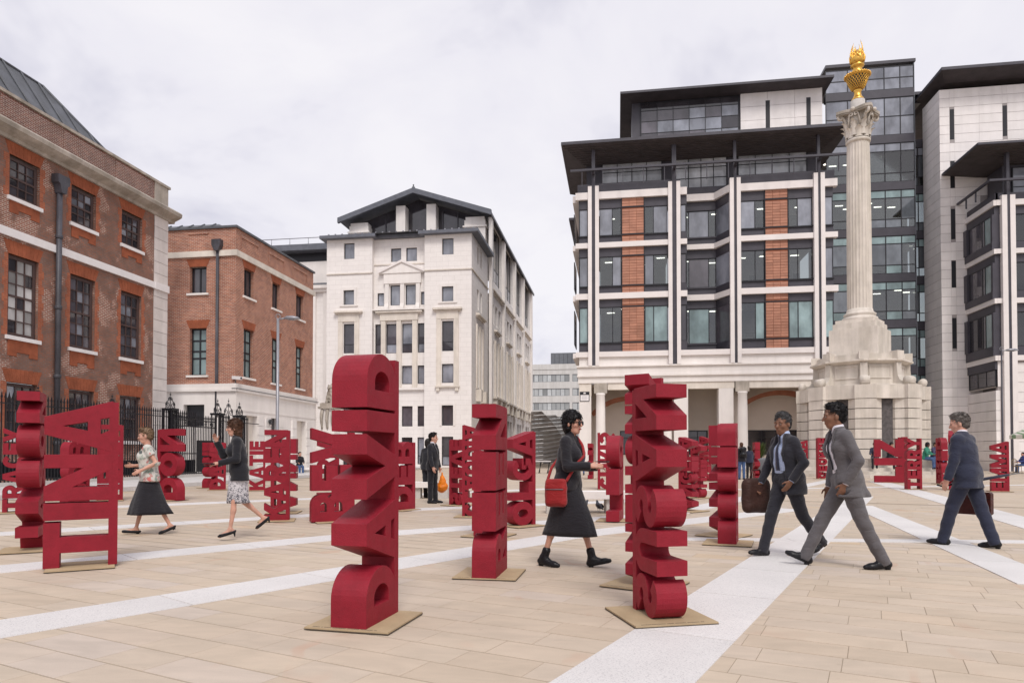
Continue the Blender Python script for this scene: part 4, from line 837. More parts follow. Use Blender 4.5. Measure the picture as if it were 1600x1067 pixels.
# ------------------------------------------------------------------ the stone column with the gilded urn
CX, CY = 14.1, 42.66
m, nt, b_ = new_mat('gold'); p = coord(nt); c = ramp(nt, noise(nt, p, 6, 4), [(0.3, (0.62, 0.33, 0.06)), (0.7, (0.86, 0.53, 0.13))])
nt.links.new(c, b_.inputs['Base Color']); b_.inputs['Metallic'].default_value = 1.0; b_.inputs['Roughness'].default_value = 0.33; bump(nt, b_, noise(nt, p, 25, 3), 0.3, 0.02)
col = thing('monument_column', 'tall fluted stone column with gilded flaming urn on octagonal base', 'monument', (CX, CY, 0))
AZ0 = math.atan2(-CY, -CX) + math.radians(4)          # direction from the column to the viewer, turned a little
def ring(prof_r, n=8, a0=0.0): return [(CX + prof_r * math.cos(a0 + 2 * math.pi * k / n), CY + prof_r * math.sin(a0 + 2 * math.pi * k / n)) for k in range(n)]
def octa(mb, r0, r1, z0, z1, a0=None, n=8):
    a0 = AZ0 if a0 is None else a0
    A_, B_ = ring(r0, n, a0), ring(r1, n, a0)
    mb.add([(x, y, z0) for x, y in A_] + [(x, y, z1) for x, y in B_], [tuple(range(n))[::-1], tuple(range(n, 2 * n))] + [(k, (k + 1) % n, n + (k + 1) % n, n + k) for k in range(n)])
# steps
for k, (r, z0, z1) in enumerate(((6.35, -.05, .17), (5.9, .16, .34), (5.45, .33, .51), (5.0, .50, .95))):
    mb = MB(); octa(mb, r, r, z0, z1); mb.build('step', 'column_stone', col)
# rusticated lower tier: eight piers, dark grilles between
RP = 3.85; LOWZ0, LOWZ1 = .95, 4.25
crs = 6
mb = MB(); octa(mb, 3.3, 3.3, .9, 5.1); mb.build('core', 'column_stone', col)
for k in range(8):
    a = AZ0 + k * math.pi / 4; er = Vector((math.cos(a), math.sin(a), 0)); et = Vector((-er.y, er.x, 0)); c0 = Vector((CX, CY, 0))
    for j in range(crs):
        z0, z1 = LOWZ0 + (LOWZ1 - LOWZ0) * j / crs, LOWZ0 + (LOWZ1 - LOWZ0) * (j + 1) / crs
        mb = MB(); o = [c0 + er * r + et * t for r, t in ((2.4, -.90), (3.22, -.90), (3.6, -.58), (RP, -.58), (RP, .58), (3.6, .58), (3.22, .90), (2.4, .90))]
        mb.prism([(q.x, q.y) for q in o], 'z', z0 + .02, z1 - .02); mb.build('base_stone', 'column_stone', col)
    mb = MB(); o = [c0 + er * r + et * t for r, t in ((2.4, -1.36), (3.25, -1.36), (3.64, -.6), (RP + .03, -.6), (RP + .03, .6), (3.64, .6), (3.25, 1.36), (2.4, 1.36))]
    mb.prism([(q.x, q.y) for q in o], 'z', LOWZ1, 5.0); mb.build('base_course', 'column_stone', col)
    a2 = a + math.pi / 8; e2 = Vector((math.cos(a2), math.sin(a2), 0)); t2 = Vector((-e2.y, e2.x, 0))
    mb = MB(); o = [c0 + e2 * r + t2 * t for r, t in ((2.8, -.36), (3.18, -.36), (3.18, .36), (2.8, .36))]; mb.prism([(q.x, q.y) for q in o], 'z', LOWZ0 - .1, 4.24); mb.build('grille', 'granite_dark', col)
    # scroll buttress on each pier: a curved bracket ending in a rolled volute
    mb = MB(); pr = [(2.3, 5.0), (3.62, 5.0), (3.72, 5.12), (3.68, 5.26), (3.55, 5.32), (3.36, 5.25), (3.2, 5.22), (3.0, 5.33), (2.86, 5.6), (2.82, 6.0), (2.82, 6.3), (2.3, 6.3)]
    v = [c0 + er * r - et * .2 + Vector((0, 0, z)) for r, z in pr] + [c0 + er * r + et * .2 + Vector((0, 0, z)) for r, z in pr]; n = len(pr)
    mb.add(v, [tuple(range(n)), tuple(range(n, 2 * n))[::-1]] + [(i, n + i, n + (i + 1) % n, (i + 1) % n) for i in range(n)]); bt = mb.build('scroll_buttress', 'column_stone', col)
    mb = MB(); pc = c0 + er * 3.5 + Vector((0, 0, 5.25)); mb.tube([pc - et * .27, pc + et * .27], .24, 14); mb.build('volute', 'column_stone', bt)
    mb = MB(); pc2 = c0 + er * 2.66; o = [pc2 + er * r + et * t for r, t in ((-.28, -.28), (.28, -.28), (.28, .28), (-.28, .28))]; mb.prism([(q.x, q.y) for q in o], 'z', 6.49, 6.95); mb.build('pedestal_block', 'column_stone', col)
    # sunk panel on each upper face
    rf_ = 2.62 * math.cos(math.pi / 8)
    for (ta, tb, za, zb) in ((-.68, .68, 6.1, 6.17), (-.68, .68, 5.45, 5.52), (-.68, -.61, 5.52, 6.1), (.61, .68, 5.52, 6.1)):
        mb = MB(); o = [c0 + e2 * r + t2 * t for r, t in ((rf_ - .1, ta), (rf_ + .05, ta), (rf_ + .05, tb), (rf_ - .1, tb))]; mb.prism([(q.x, q.y) for q in o], 'z', za, zb); mb.build('panel_moulding', 'column_stone', col)
mb = MB(); octa(mb, 2.62, 2.62, 4.9, 6.35); mb.build('upper_tier', 'column_stone', col)
mb = MB(); octa(mb, 2.75, 2.98, 6.28, 6.40); octa(mb, 3.02, 3.02, 6.40, 6.50); octa(mb, 2.7, 2.7, 6.50, 6.82); mb.build('cornice', 'column_stone', col)
# plinth and shaft
aq = AZ0 + math.radians(24)
mb = MB(); octa(mb, 2.05, 2.05, 6.8, 8.45, aq, 4); octa(mb, 1.8, 1.8, 8.45, 8.8, aq, 4); octa(mb, 1.62, 1.62, 8.8, 9.02, aq, 4); mb.build('plinth', 'column_stone', col)
mb = MB(); mb.lathe([(1.05, 9.0), (1.08, 9.06), (1.06, 9.18), (.95, 9.22), (.9, 9.28), (.96, 9.33), (.97, 9.42), (.88, 9.47), (.80, 9.55), (.77, 9.7)], (CX, CY, 0), 40); mb.build('shaft_base', 'column_stone', col)
N = 144; fl_ = lambda i: 1.0 - .055 * math.sqrt(max(0.0, math.sin(math.pi * ((i % 6) / 6.0)))) if i % 6 else 1.0
prof = [(0.745, 9.68), (.745, 10.0), (.742, 12.2), (.732, 14.5), (.715, 16.6), (.69, 18.6), (.668, 19.55)]
mb = MB(); mb.lathe(prof, (CX, CY, 0), N, False, fl_); sh = mb.build('shaft', 'column_stone', col)
mb = MB(); mb.lathe([(.68, 19.52), (.74, 19.58), (.75, 19.68), (.69, 19.74)], (CX, CY, 0), 32); mb.build('astragal', 'column_stone', col)
# Corinthian capital: bell, two rows of leaves, corner volutes, curved abacus
mb = MB(); mb.lathe([(.64, 19.72), (.64, 20.2), (.68, 20.7), (.82, 21.2)], (CX, CY, 0), 24); cap = mb.build('capital', 'column_stone', col)
def leaf(a, r0, z0, h, w, out, name='acanthus_leaf'):
    er = Vector((math.cos(a), math.sin(a), 0)); et = Vector((-er.y, er.x, 0)); c0 = Vector((CX, CY, 0)); n = 9; v = []; f = []
    for k in range(n):
        t = k / (n - 1); r = r0 + out * (t ** 3) * 1.1 + .03; z = z0 + h * (t - .28 * max(0, t - .75) * 4 * (t - .5)); ww = w * (1 - .25 * t) * (1 if t < .8 else 1 - (t - .8) * 3)
        ww *= 1 + .16 * math.cos(k * math.pi)
        for q, dep in ((-1, -.03), (-.5, .035), (0, .065), (.5, .035), (1, -.03)): p = c0 + er * (r + dep) + et * (ww * q) + Vector((0, 0, z)); v.append(p)
    for k in range(n - 1):
        for i in range(4): f.append((k * 5 + i, k * 5 + i + 1, k * 5 + 6 + i, k * 5 + 5 + i))
    nb = len(v); v += [p - er * .06 for p in v]; f += [(i + nb for i in q[::-1]) for q in f]; f = [tuple(q) for q in f]
    rim = [k * 5 for k in range(n)] + [(n - 1) * 5 + i for i in range(1, 5)] + [k * 5 + 4 for k in range(n - 2, -1, -1)]
    f += [(rim[i + 1], rim[i], rim[i] + nb, rim[i + 1] + nb) for i in range(len(rim) - 1)]
    mb = MB(); mb.add(v, f, True); mb.build(name, 'column_stone', cap)
for k in range(8): leaf(AZ0 + k * math.pi / 4, .66, 19.74, .66, .24, .24); leaf(AZ0 + (k + .5) * math.pi / 4, .68, 19.86, 1.0, .22, .30)
for k in range(4):
    a = aq + k * math.pi / 2 + math.radians(0)
    er = Vector((math.cos(a), math.sin(a), 0)); et = Vector((-er.y, er.x, 0)); c0 = Vector((CX, CY, 0))
    pts = [c0 + er * (.72 + .52 * t) + Vector((0, 0, 20.5 + .72 * math.sqrt(t))) for t in [i / 7 for i in range(8)]]
    cen = c0 + er * 1.16 + Vector((0, 0, 21.06))
    pts += [cen + er * (.19 * (1 - s / 14) * math.cos(1.2 - s * .55)) + Vector((0, 0, .19 * (1 - s / 14) * math.sin(1.2 - s * .55))) for s in range(12)]
    mb = MB(); mb.tube(pts, .085, 8); mb.build('corner_volute', 'column_stone', cap)
    for sg in (-1, 1):
        a3 = a + math.pi / 4 + sg * .16; e3 = Vector((math.cos(a3), math.sin(a3), 0)); t3 = Vector((-e3.y, e3.x, 0)) * sg
        cn = c0 + e3 * .86 + Vector((0, 0, 21.03)); mb = MB(); mb.tube([c0 + e3 * .74 + t3 * .25 + Vector((0, 0, 20.45)), c0 + e3 * .8 + t3 * .2 + Vector((0, 0, 20.8))] + [cn + t3 * (.13 * (1 - s / 12) * math.cos(.4 + s * .6)) + Vector((0, 0, .13 * (1 - s / 12) * math.sin(.4 + s * .6))) for s in range(10)], .055, 6); mb.build('inner_volute', 'column_stone', cap)
    a3 = a + math.pi / 4; e3 = Vector((math.cos(a3), math.sin(a3), 0)); mb = MB(); mb.lathe([(.02, -.12), (.11, -.08), (.15, 0), (.11, .08), (.02, .12)], tuple(c0 + e3 * .99 + Vector((0, 0, 21.3))), 10); mb.build('rosette', 'column_stone', cap)
ab = []
for k in range(4):
    a = aq + k * math.pi / 2
    for i in range(9):
        t = i / 9; rr = 1.47 - .52 * math.sin(math.pi * min(1, max(0, (t - .04) / .92))); q = a + t * math.pi / 2 + (.05 if i == 0 else 0); ab.append((CX + rr * math.cos(q), CY + rr * math.sin(q)))
mb = MB(); mb.prism(ab, 'z', 21.2, 21.36); mb.prism([((x - CX) * .95 + CX, (y - CY) * .95 + CY) for x, y in ab], 'z', 21.12, 21.2); mb.build('abacus', 'dirty_stone', cap)
mb = MB(); mb.lathe([(.66, 21.36), (.60, 21.5), (.52, 21.62), (.50, 22.45), (.46, 22.5)], (CX, CY, 0), 4, False, None, aq + .3); mb.lathe([(.62, 21.36), (.5, 21.7), (.49, 22.46)], (CX, CY, 0), 20); mb.build('urn_pedestal', 'concrete', col)
# gilded urn
urn = thing('gilded_urn', 'gilded openwork urn with flames on top of the stone column', 'urn', (CX, CY, 22.46))
mb = MB(); mb.lathe([(.46, 22.46), (.46, 22.56), (.36, 22.66), (.27, 22.85), (.25, 23.05), (.33, 23.15), (.3, 23.22)], (CX, CY, 0), 24); mb.build('foot', 'gold', urn)
mb = MB(); mb.lathe([(.28, 23.2), (.44, 23.3), (.60, 23.62), (.74, 24.0), (.78, 24.12)], (CX, CY, 0), 24); mb.build('inner_bowl', 'granite_dark', urn)
mb = MB(); rows = 6
pts_prof = [(.34, 23.2), (.50, 23.33), (.64, 23.58), (.75, 23.85), (.83, 24.1)]
def prf(t):
    x = t * (len(pts_prof) - 1); i = min(int(x), len(pts_prof) - 2); f = x - i; return [pts_prof[i][j] * (1 - f) + pts_prof[i + 1][j] * f for j in (0, 1)]
for s in (-1, 1):
    for k in range(22): mb.tube([(CX + prf(t)[0] * math.cos(2 * math.pi * k / 22 + s * t * 1.15), CY + prf(t)[0] * math.sin(2 * math.pi * k / 22 + s * t * 1.15), prf(t)[1]) for t in [i / 8 for i in range(9)]], .028, 5)
mb.build('lattice', 'gold', urn)
mb = MB(); mb.lathe([(.80, 24.05), (.90, 24.08), (.93, 24.16), (.88, 24.24), (.6, 24.3), (.36, 24.42), (.33, 24.72), (.48, 24.8), (.52, 24.88), (.42, 24.95), (.44, 25.0)], (CX, CY, 0), 32); mb.build('rim', 'gold', urn)
for k in range(28): a = 2 * math.pi * k / 28; mb = MB(); mb.lathe([(.02, -.07), (.07, -.03), (.07, .03), (.02, .07)], (CX + .93 * math.cos(a), CY + .93 * math.sin(a), 24.17), 6); mb.build('bead', 'gold', urn)
mb = MB(); mb.lathe([(.40, 24.95), (.54, 25.1), (.57, 25.3), (.46, 25.6), (.3, 25.8), (.1, 26.0)], (CX, CY, 0), 20); mb.build('flame_core', 'gold', urn)
random.seed(9)
for k in range(46):
    a = random.random() * 6.28; r0 = random.uniform(.25, .52); z0 = 25.0 + random.uniform(0, .55); H_ = random.uniform(.45, .95) * (1.25 if r0 < .35 else 1); tw = random.uniform(-.5, .5)
    pts = []
    for i in range(7):
        t = i / 6; rr = r0 + .14 * math.sin(t * 3.0) - .06 * t; aa = a + tw * math.sin(t * 2.4); pts.append((CX + rr * math.cos(aa), CY + rr * math.sin(aa), z0 + H_ * t))
    mb = MB(); mb.tube(pts, .085, 5, True, .006); mb.build('flame', 'gold', urn)

# slimmer shaft and capital; the urn is a little smaller than first laid out
for o in [q for q in COL.objects if q.type == 'MESH' and (q.parent in (col, cap) or q.name.startswith('volute'))]:
    k_ = .80 if o.name.startswith('urn_ped') else .90
    for v in o.data.vertices: v.co.x = CX + (v.co.x - CX) * k_; v.co.y = CY + (v.co.y - CY) * k_
urn.location.z = 22.1; urn.scale = (.74, .74, .86)
for o in [q for q in COL.objects if q.parent == col and q.name.startswith('urn_pedestal')]:
    for v in o.data.vertices: v.co.z = 21.36 + (v.co.z - 21.36) * .66
# ------------------------------------------------------------------ iron railings with gate in front of the brick houses
XFN = -20.3; ZB = 0.13
fence = thing('iron_fence', 'black iron railings with spear tops in front of the old brick house', 'fence', (XFN, 24, ZB))
FY0, FY1 = 14.0, 30.55
for z in (0.35, 2.93): cube('rail', XFN - .02, XFN + .02, FY0, FY1, z - .02, z + .02, 'iron', fence)
mb = MB(); mb.box(-.012, .012, -.012, .012, 0, 3.0); mb.add([(-.022, -.022, 3.0), (.022, -.022, 3.0), (.022, .022, 3.0), (-.022, .022, 3.0), (0, 0, 3.2), (0, 0, 2.93)], [(0, 1, 4), (1, 2, 4), (2, 3, 4), (3, 0, 4), (1, 0, 5), (2, 1, 5), (3, 2, 5), (0, 3, 5)])
pk = bpy.data.meshes.new('picket'); pk.from_pydata(mb.v, [], mb.f); pk.materials.append(MATS['iron'])
def picket(par, x, y, z=ZB, s=1.0):
    o = bpy.data.objects.new('picket', pk); COL.objects.link(o); o.location = (x, y, z); o.scale = (1.25, 1.25, s); adopt(o, par); return o
n = int((FY1 - FY0) / .145)
for k in range(n): picket(fence, XFN, FY0 + .145 * (k + .5))
cube('fence_kerb', XFN - .14, XFN + .14, FY0, 36.6, 0.0, 0.26, 'concrete', fence)
mb = MB(); mb.box(XFN - .035, XFN - .03, FY0, FY1, .36, .95); mb.build('kick_panel', 'iron', fence)
def scroll(mb, c, r, turns=1.6, th=.018, flip=1, ax='y'):
    pts = []
    for i in range(26):
        t = i / 25; a = t * turns * 2 * math.pi; rr = r * (1 - .78 * t); q = (flip * rr * math.sin(a), rr * math.cos(a)); pts.append((c[0], c[1] + q[0], c[2] + q[1]))
    mb.tube(pts, th, 5)
def finial(par, y, z, s=1.0):
    """crown of iron scrolls with a spike"""
    mb = MB(); mb.tube([(XFN, y, z - .25), (XFN, y, z + .75 * s)], .022, 6, True, .008)
    for f in (-1, 1): scroll(mb, (XFN, y + f * .19 * s, z + .12 * s), .17 * s, 1.5, .018, f); scroll(mb, (XFN, y + f * .10 * s, z + .42 * s), .09 * s, 1.4, .014, -f); mb.tube([(XFN, y + f * .36 * s, z - .06), (XFN, y + f * .30 * s, z + .14 * s), (XFN, y + f * .16 * s, z + .34 * s), (XFN, y, z + .5 * s)], .015, 5)
    mb.lathe([(.01, -.04), (.045, 0), (.01, .05)], (XFN, y, z + .62 * s), 8); return mb.build('scroll_finial', 'iron', par)
def posty(u, v=650): return onX(u, v, XFN).y
for u in (59, 175): finial(fence, posty(u), 3.06, .8)
gate = thing('iron_gate', 'black wrought iron double gate with scrolled crowns before the red brick house', 'gate', (XFN, 32.3, ZB))
gp = [posty(266), posty(340), posty(374)]
for k, y in enumerate(gp):
    for dy in (-.2, .2):
        for dx in (-.2, .2): mb = MB(); mb.box(XFN + dx - .025, XFN + dx + .025, y + dy - .025, y + dy + .025, ZB, 3.25); mb.build('gate_post', 'iron', gate)
    for q in range(3): picket(gate, XFN + .2, y - .1 + .1 * q, ZB, 1.0)
    mb = MB(); mb.box(XFN - .26, XFN + .26, y - .26, y + .26, 3.22, 3.32); mb.build('post_cap', 'iron', gate); finial(gate, y, 3.36, .95)
    for z in (.9, 1.9, 2.75): mb = MB(); scroll(mb, (XFN + .22, y, z), .15, 1.7, .014); scroll(mb, (XFN + .22, y, z - .3), .13, 1.7, .014, -1); mb.build('post_scroll', 'iron', gate)
finial(gate, posty(357), 3.3, 1.15)
ga, gb = gp[0] + .25, gp[1] - .25
for a, b in ((ga, (ga + gb) / 2 - .02), ((ga + gb) / 2 + .02, gb)):
    for z in (.3, 1.25, 2.55, 2.85): cube('gate_rail', XFN - .02, XFN + .02, a, b, z - .025, z + .025, 'iron', gate)
    m_ = int((b - a) / .13)
    for k in range(m_ + 1): picket(gate, XFN, a + (b - a) * k / m_, ZB + .05, .93)
    mb = MB(); [scroll(mb, (XFN + .02, a + (b - a) * (q + .5) / 3, 2.7), .12, 1.5, .014, 1 if q % 2 else -1) for q in range(3)]; mb.build('gate_scroll', 'iron', gate)
    cube('lock_panel', XFN - .015, XFN + .015, a + .1, b - .1, .35, 1.9, 'iron', gate) if a > ga + .1 else None
for z in (.35, 2.93): cube('gate_rail', XFN - .02, XFN + .02, gp[2] + .25, 36.4, z - .02, z + .02, 'iron', gate); cube('gate_rail', XFN - .02, XFN + .02, gp[1] + .25, gp[2] - .25, z - .02, z + .02, 'iron', gate)
for k in range(7): picket(gate, XFN, gp[1] + .3 + .13 * k)
for k in range(5): picket(gate, XFN, gp[2] + .3 + .14 * k)
# ------------------------------------------------------------------ lamp posts
def lamp_post(label, u, D, vt, flip, r=.085, mat='lamp_grey'):
    d = ray(u, 710); P = _C + d * (D / d.dot(_F)); z = EYE + (710 - vt) / FPX * D
    root = thing('lamp_post', label, 'lamp post', (P.x, P.y, 0), 0, 'grey street lamps'); ax = _R
    mb = MB(); mb.lathe([(r * 1.7, 0), (r * 1.7, .9), (r * 1.2, 1.0), (r, 1.1), (r * .75, z)], (P.x, P.y, 0), 14); mb.build('pole', mat, root)
    mb = MB(); mb.tube([P + Vector((0, 0, z - EYE - .05 + 0)) , P + ax * flip * .35 + Vector((0, 0, z - EYE + .02))], .04, 8); mb.build('arm', 'lamp_grey', root)
    c = P + ax * flip * .65 + Vector((0, 0, z - EYE)); o = []
    mb = MB(); n = 5
    pr = [(-.34, .07, .05), (-.2, .16, .1), (.1, .2, .11), (.34, .15, .06), (.40, .08, .02)]
    vv = []
    for t, w, h in pr:
        for a, b in ((-1, 0), (-.8, 1), (.8, 1), (1, 0), (.8, -.45), (-.8, -.45)): q = c + ax * flip * t + _F * (w * a) + Vector((0, 0, h * b)); vv.append(q)
    mb.add(vv, [(6 * i + j, 6 * i + (j + 1) % 6, 6 * i + 6 + (j + 1) % 6, 6 * i + 6 + j) for i in range(4) for j in range(6)] + [tuple(range(6))[::-1], tuple(range(24, 30))], True); hd_ = mb.build('lamp_head', 'lamp_grey', root)
    mb = MB(); mb.tube([c + ax * flip * .02 + Vector((0, 0, -.05)), c + ax * flip * .02 + Vector((0, 0, -.075))], .13, 12); mb.build('lens', 'glass_sky', hd_)
    mb = MB(); mb.tube([P + _R * (.11 * math.cos(a)) + Vector((0, 0, z - EYE + .1 + .11 * math.sin(a))) for a in [i * .52 for i in range(13)]], .02, 5); mb.build('ring', 'lamp_grey', root)
lamp_post('tall grey lamp post in front of the red brick house', 433, 33, 497, 1)
lamp_post('thin dark lamp post in front of the pale stone tower', 1567, 44, 547, 1, .06, 'dark_metal')
# ------------------------------------------------------------------ stone beast on its pier
sp_ = gnd(497, 737); sp_ = Vector((-20.0, 45.6, 0))
pier = thing('stone_pier', 'weathered stone gate pier with carved brackets at the end of the red brick house', 'pier', (sp_.x, sp_.y, 0))
mb = MB(); mb.box(sp_.x - .5, sp_.x + .5, sp_.y - .5, sp_.y + .5, 0, 4.4); mb.build('shaft', 'portland', pier)
mb = MB(); mb.box(sp_.x - .66, sp_.x + .66, sp_.y - .66, sp_.y + .66, 4.4, 4.55); mb.box(sp_.x - .55, sp_.x + .55, sp_.y - .55, sp_.y + .55, 4.55, 4.8); mb.build('cap', 'dirty_stone', pier)
for x in (-.4, 0, .4):
    mb = MB(); pts = [(sp_.x + x, sp_.y - .5 - .22 * math.sin(t * 3.1) * (1 - t * .4), 4.3 - 1.3 * t) for t in [i / 8 for i in range(9)]]; mb.tube(pts, .13, 7, True, .07); mb.build('carved_bracket', 'dirty_stone', pier)
# ------------------------------------------------------------------ stone benches
def bench(label, u, v, L, rz=0.0, sup=(-.35, .35)):
    g = gnd(u, v); root = thing('stone_bench', label, 'bench', (g.x, g.y, 0), YAW + rz, 'pale stone benches')
    mb = MB(); l, w = L / 2, .28; o = [(-l, -w + .02), (-l + .02, -w), (l - .02, -w), (l, -w + .02), (l, w - .02), (l - .02, w), (-l + .02, w), (-l, w - .02)]; mb.prism(o, 'z', .30, .45); mb.build('seat_slab', 'portland', root, True)
    for x in sup: mb = MB(); mb.box(l * x * 2 - .18, l * x * 2 + .18, -.2, .2, 0.0, .30); mb.build('support', 'concrete', root, True)
    return root
bench('low stone bench behind the man with the orange bag', 650, 778, 1.7, 0, (-.02, .42)); bench('low stone bench beside the pigeon', 918, 801, 1.6, 0, (.34, -.42))
wb = onX(470, 738, -19.9); bench('small stone bench against the red brick house with a seated man', 468, 742, 1.3, 0.0)
# ------------------------------------------------------------------ steel wing sculpture in the lane
wing_o = onY(846, 700, 84)
wing = thing('steel_sculpture', 'fan shaped folded steel wing sculpture in the lane beside the white block', 'sculpture', (wing_o.x, 84, 0))
def wing_fan(x0, y0, flip, H_, W_, mat, n=13):
    for k in range(n):
        t0, t1 = k / n, (k + .86) / n
        def P(t, f): # f 0 axis, 1 outer edge
            xo = W_ * math.cos(t * 1.35) ** .8; return Vector((x0 + flip * (xo * f), y0 + .55 * math.sin(f * 2.4 + t * 2), H_ * t + H_ * .10 * f * (1 - t) - .0))
        a, b, c, d = P(t0, 0), P(t0, 1), P(t1, 1), P(t1, 0); mid = (P(t0, .5) + P(t1, .5)) / 2 + Vector((0, -.35, 0)); th = Vector((0, .05, 0))
        mb = MB(); mb.add([a, b, c, d, a + th, b + th, c + th, d + th], [(0, 1, 2, 3), (7, 6, 5, 4), (0, 4, 5, 1), (1, 5, 6, 2), (2, 6, 7, 3), (3, 7, 4, 0)]); mb.build('steel_blade', mat, wing)
p0 = onY(829, 700, 84); wing_fan(p0.x, 84, 1, 6.6, 4.6, 'steel_fin'); wing_fan(p0.x + 1.4, 85.5, 1, 6.2, 5.2, 'office_white', 13)
# ------------------------------------------------------------------ the red name sculptures
m, nt, b_ = new_mat('red_paint'); p = coord(nt); fn = noise(nt, p, 95, 3, .7); fn2 = noise(nt, p, 2.2, 4)
c = ramp(nt, fn2, [(0.3, (0.242, 0.0088, 0.0215)), (0.7, (0.29, 0.0125, 0.028))])
c = mixc(nt, 0.8, c, ramp(nt, noise(nt, p, 11.0, 5, .7), [(0.35, (0.86,) * 3), (0.6, (1.04,) * 3)]), 'MULTIPLY')
mp = nt.nodes.new('ShaderNodeMapping'); mp.inputs['Scale'].default_value = (7, 7, 2.2); mp.inputs['Rotation'].default_value = (.5, .3, 0); nt.links.new(p, mp.inputs['Vector'])
scf = ramp(nt, noise(nt, mp.outputs[0], 2.6, 9, .78, .8), [(0.66, (0, 0, 0)), (0.72, (1, 1, 1))]); c = mixc(nt, math_(nt, 'MULTIPLY', scf, .30), c, (0.42, 0.10, 0.10))      # rubbed patches
nt.links.new(c, b_.inputs['Base Color']); b_.inputs['Specular IOR Level'].default_value = 0.3
nt.links.new(math_(nt, 'ADD', math_(nt, 'MULTIPLY', noise(nt, p, 5.0, 5), .30), .42), b_.inputs['Roughness'])
bump(nt, b_, fn, 0.85, 0.005)
speck('board', (0.44, 0.335, 0.205), 0.75, 0.09, 5, 70, 0.05, piece=0.08)
speck('board_edge', (0.10, 0.075, 0.055), 0.8, 0.1)
def arc(cx, cy, rx, ry, a0, a1, n=10): return [(cx + rx * math.cos(math.radians(a0 + (a1 - a0) * k / n)), cy + ry * math.sin(math.radians(a0 + (a1 - a0) * k / n))) for k in range(n + 1)]
def stroke(path, w):
    L_, R_ = [], []
    for k, p in enumerate(path):
        a, b = path[max(k - 1, 0)], path[min(k + 1, len(path) - 1)]; dx, dy = b[0] - a[0], b[1] - a[1]; l = math.hypot(dx, dy)
        L_.append((p[0] - dy / l * w / 2, p[1] + dx / l * w / 2)); R_.append((p[0] + dy / l * w / 2, p[1] - dx / l * w / 2))
    return L_ + R_[::-1]
GLY = {
 'A': (.82, [[(0, 0), (.25, 0), (.29, .17), (.53, .17), (.57, 0), (.82, 0), (.545, 1), (.275, 1)], [(.335, .36), (.485, .36), (.41, .75)]]),
 'B': (.68, [[(0, 0)] + arc(.40, .29, .28, .29, -90, 52) + arc(.38, .75, .25, .25, -48, 90) + [(0, 1)], [(.22, .20)] + arc(.37, .315, .10, .105, -90, 90) + [(.22, .42)], [(.22, .61)] + arc(.36, .70, .09, .09, -90, 90) + [(.22, .79)]]),
 'C': (.68, [stroke(arc(.36, .5, .245, .385, 42, 318, 24), .23)]),
 'D': (.72, [[(0, 0)] + arc(.34, .5, .38, .5, -90, 90, 18) + [(0, 1)], [(.23, .25)] + arc(.34, .5, .155, .25, -90, 90, 12) + [(.23, .75)]]),
 'E': (.60, [[(0, 0), (.6, 0), (.6, .265), (.23, .265), (.23, .37), (.58, .37), (.58, .63), (.23, .63), (.23, .735), (.6, .735), (.6, 1), (0, 1)]]),
 'G': (.72, [stroke(arc(.36, .5, .245, .385, 42, 300, 24) + [(.60, .20), (.60, .48)], .22), [(.36, .38), (.71, .38), (.71, .56), (.36, .56)]]),
 'H': (.70, [[(0, 0), (.23, 0), (.23, .39), (.47, .39), (.47, 0), (.7, 0), (.7, 1), (.47, 1), (.47, .61), (.23, .61), (.23, 1), (0, 1)]]),
 'I': (.26, [[(0, 0), (.26, 0), (.26, 1), (0, 1)]]),
 'J': (.55, [stroke([(.43, 1), (.43, .34)] + arc(.27, .30, .16, .185, 0, -165, 12), .235)]),
 'K': (.72, [[(0, 0), (.23, 0), (.23, .34), (.30, .44), (.46, 0), (.73, 0), (.46, .58), (.70, 1), (.44, 1), (.23, .66), (.23, 1), (0, 1)]]),
 'L': (.58, [[(0, 0), (.58, 0), (.58, .23), (.235, .23), (.235, 1), (0, 1)]]),
 'M': (.88, [[(0, 0), (.21, 0), (.21, .58), (.36, .10), (.52, .10), (.67, .58), (.67, 0), (.88, 0), (.88, 1), (.64, 1), (.44, .45), (.24, 1), (0, 1)]]),
 'N': (.72, [[(0, 0), (.205, 0), (.205, .60), (.495, 0), (.72, 0), (.72, 1), (.515, 1), (.515, .40), (.225, 1), (0, 1)]]),
 'O': (.76, [arc(.38, .5, .38, .5, 0, 350, 35), arc(.38, .5, .14, .24, 0, 345, 23)]),
 'P': (.66, [[(0, 0), (.23, 0), (.23, .34)] + arc(.34, .67, .32, .33, -90, 90, 14) + [(0, 1)], [(.23, .56)] + arc(.33, .67, .10, .11, -90, 90) + [(.23, .78)]]),
 'R': (.70, [[(0, 0), (.23, 0), (.23, .34), (.29, .34), (.45, 0), (.71, 0), (.53, .40)] + arc(.36, .68, .31, .32, -45, 90, 12) + [(0, 1)], [(.23, .56)] + arc(.34, .675, .10, .115, -90, 90) + [(.23, .79)]]),
 'S': (.66, [stroke(arc(.33, .69, .215, .195, 25, 270, 16)[:-1] + arc(.33, .31, .215, .195, 90, -155, 16), .225)]),
 'T': (.70, [[(.232, 0), (.468, 0), (.468, .765), (.7, .765), (.7, 1), (0, 1), (0, .765), (.232, .765)]]),
 'U': (.70, [stroke([(.115, 1), (.115, .36)] + arc(.35, .35, .235, .235, 180, 360, 16) + [(.585, 1)], .23)]),
 'V': (.82, [[(0, 1), (.25, 1), (.41, .36), (.57, 1), (.82, 1), (.545, 0), (.275, 0)]]),
 'Y': (.76, [[(.262, 0), (.498, 0), (.498, .40), (.76, 1), (.50, 1), (.38, .66), (.26, 1), (0, 1), (.262, .40)]]),
 'Z': (.64, [[(0, 0), (.64, 0), (.64, .23), (.30, .23), (.64, .80), (.64, 1), (0, 1), (0, .77), (.33, .77), (0, .20)]]),
}
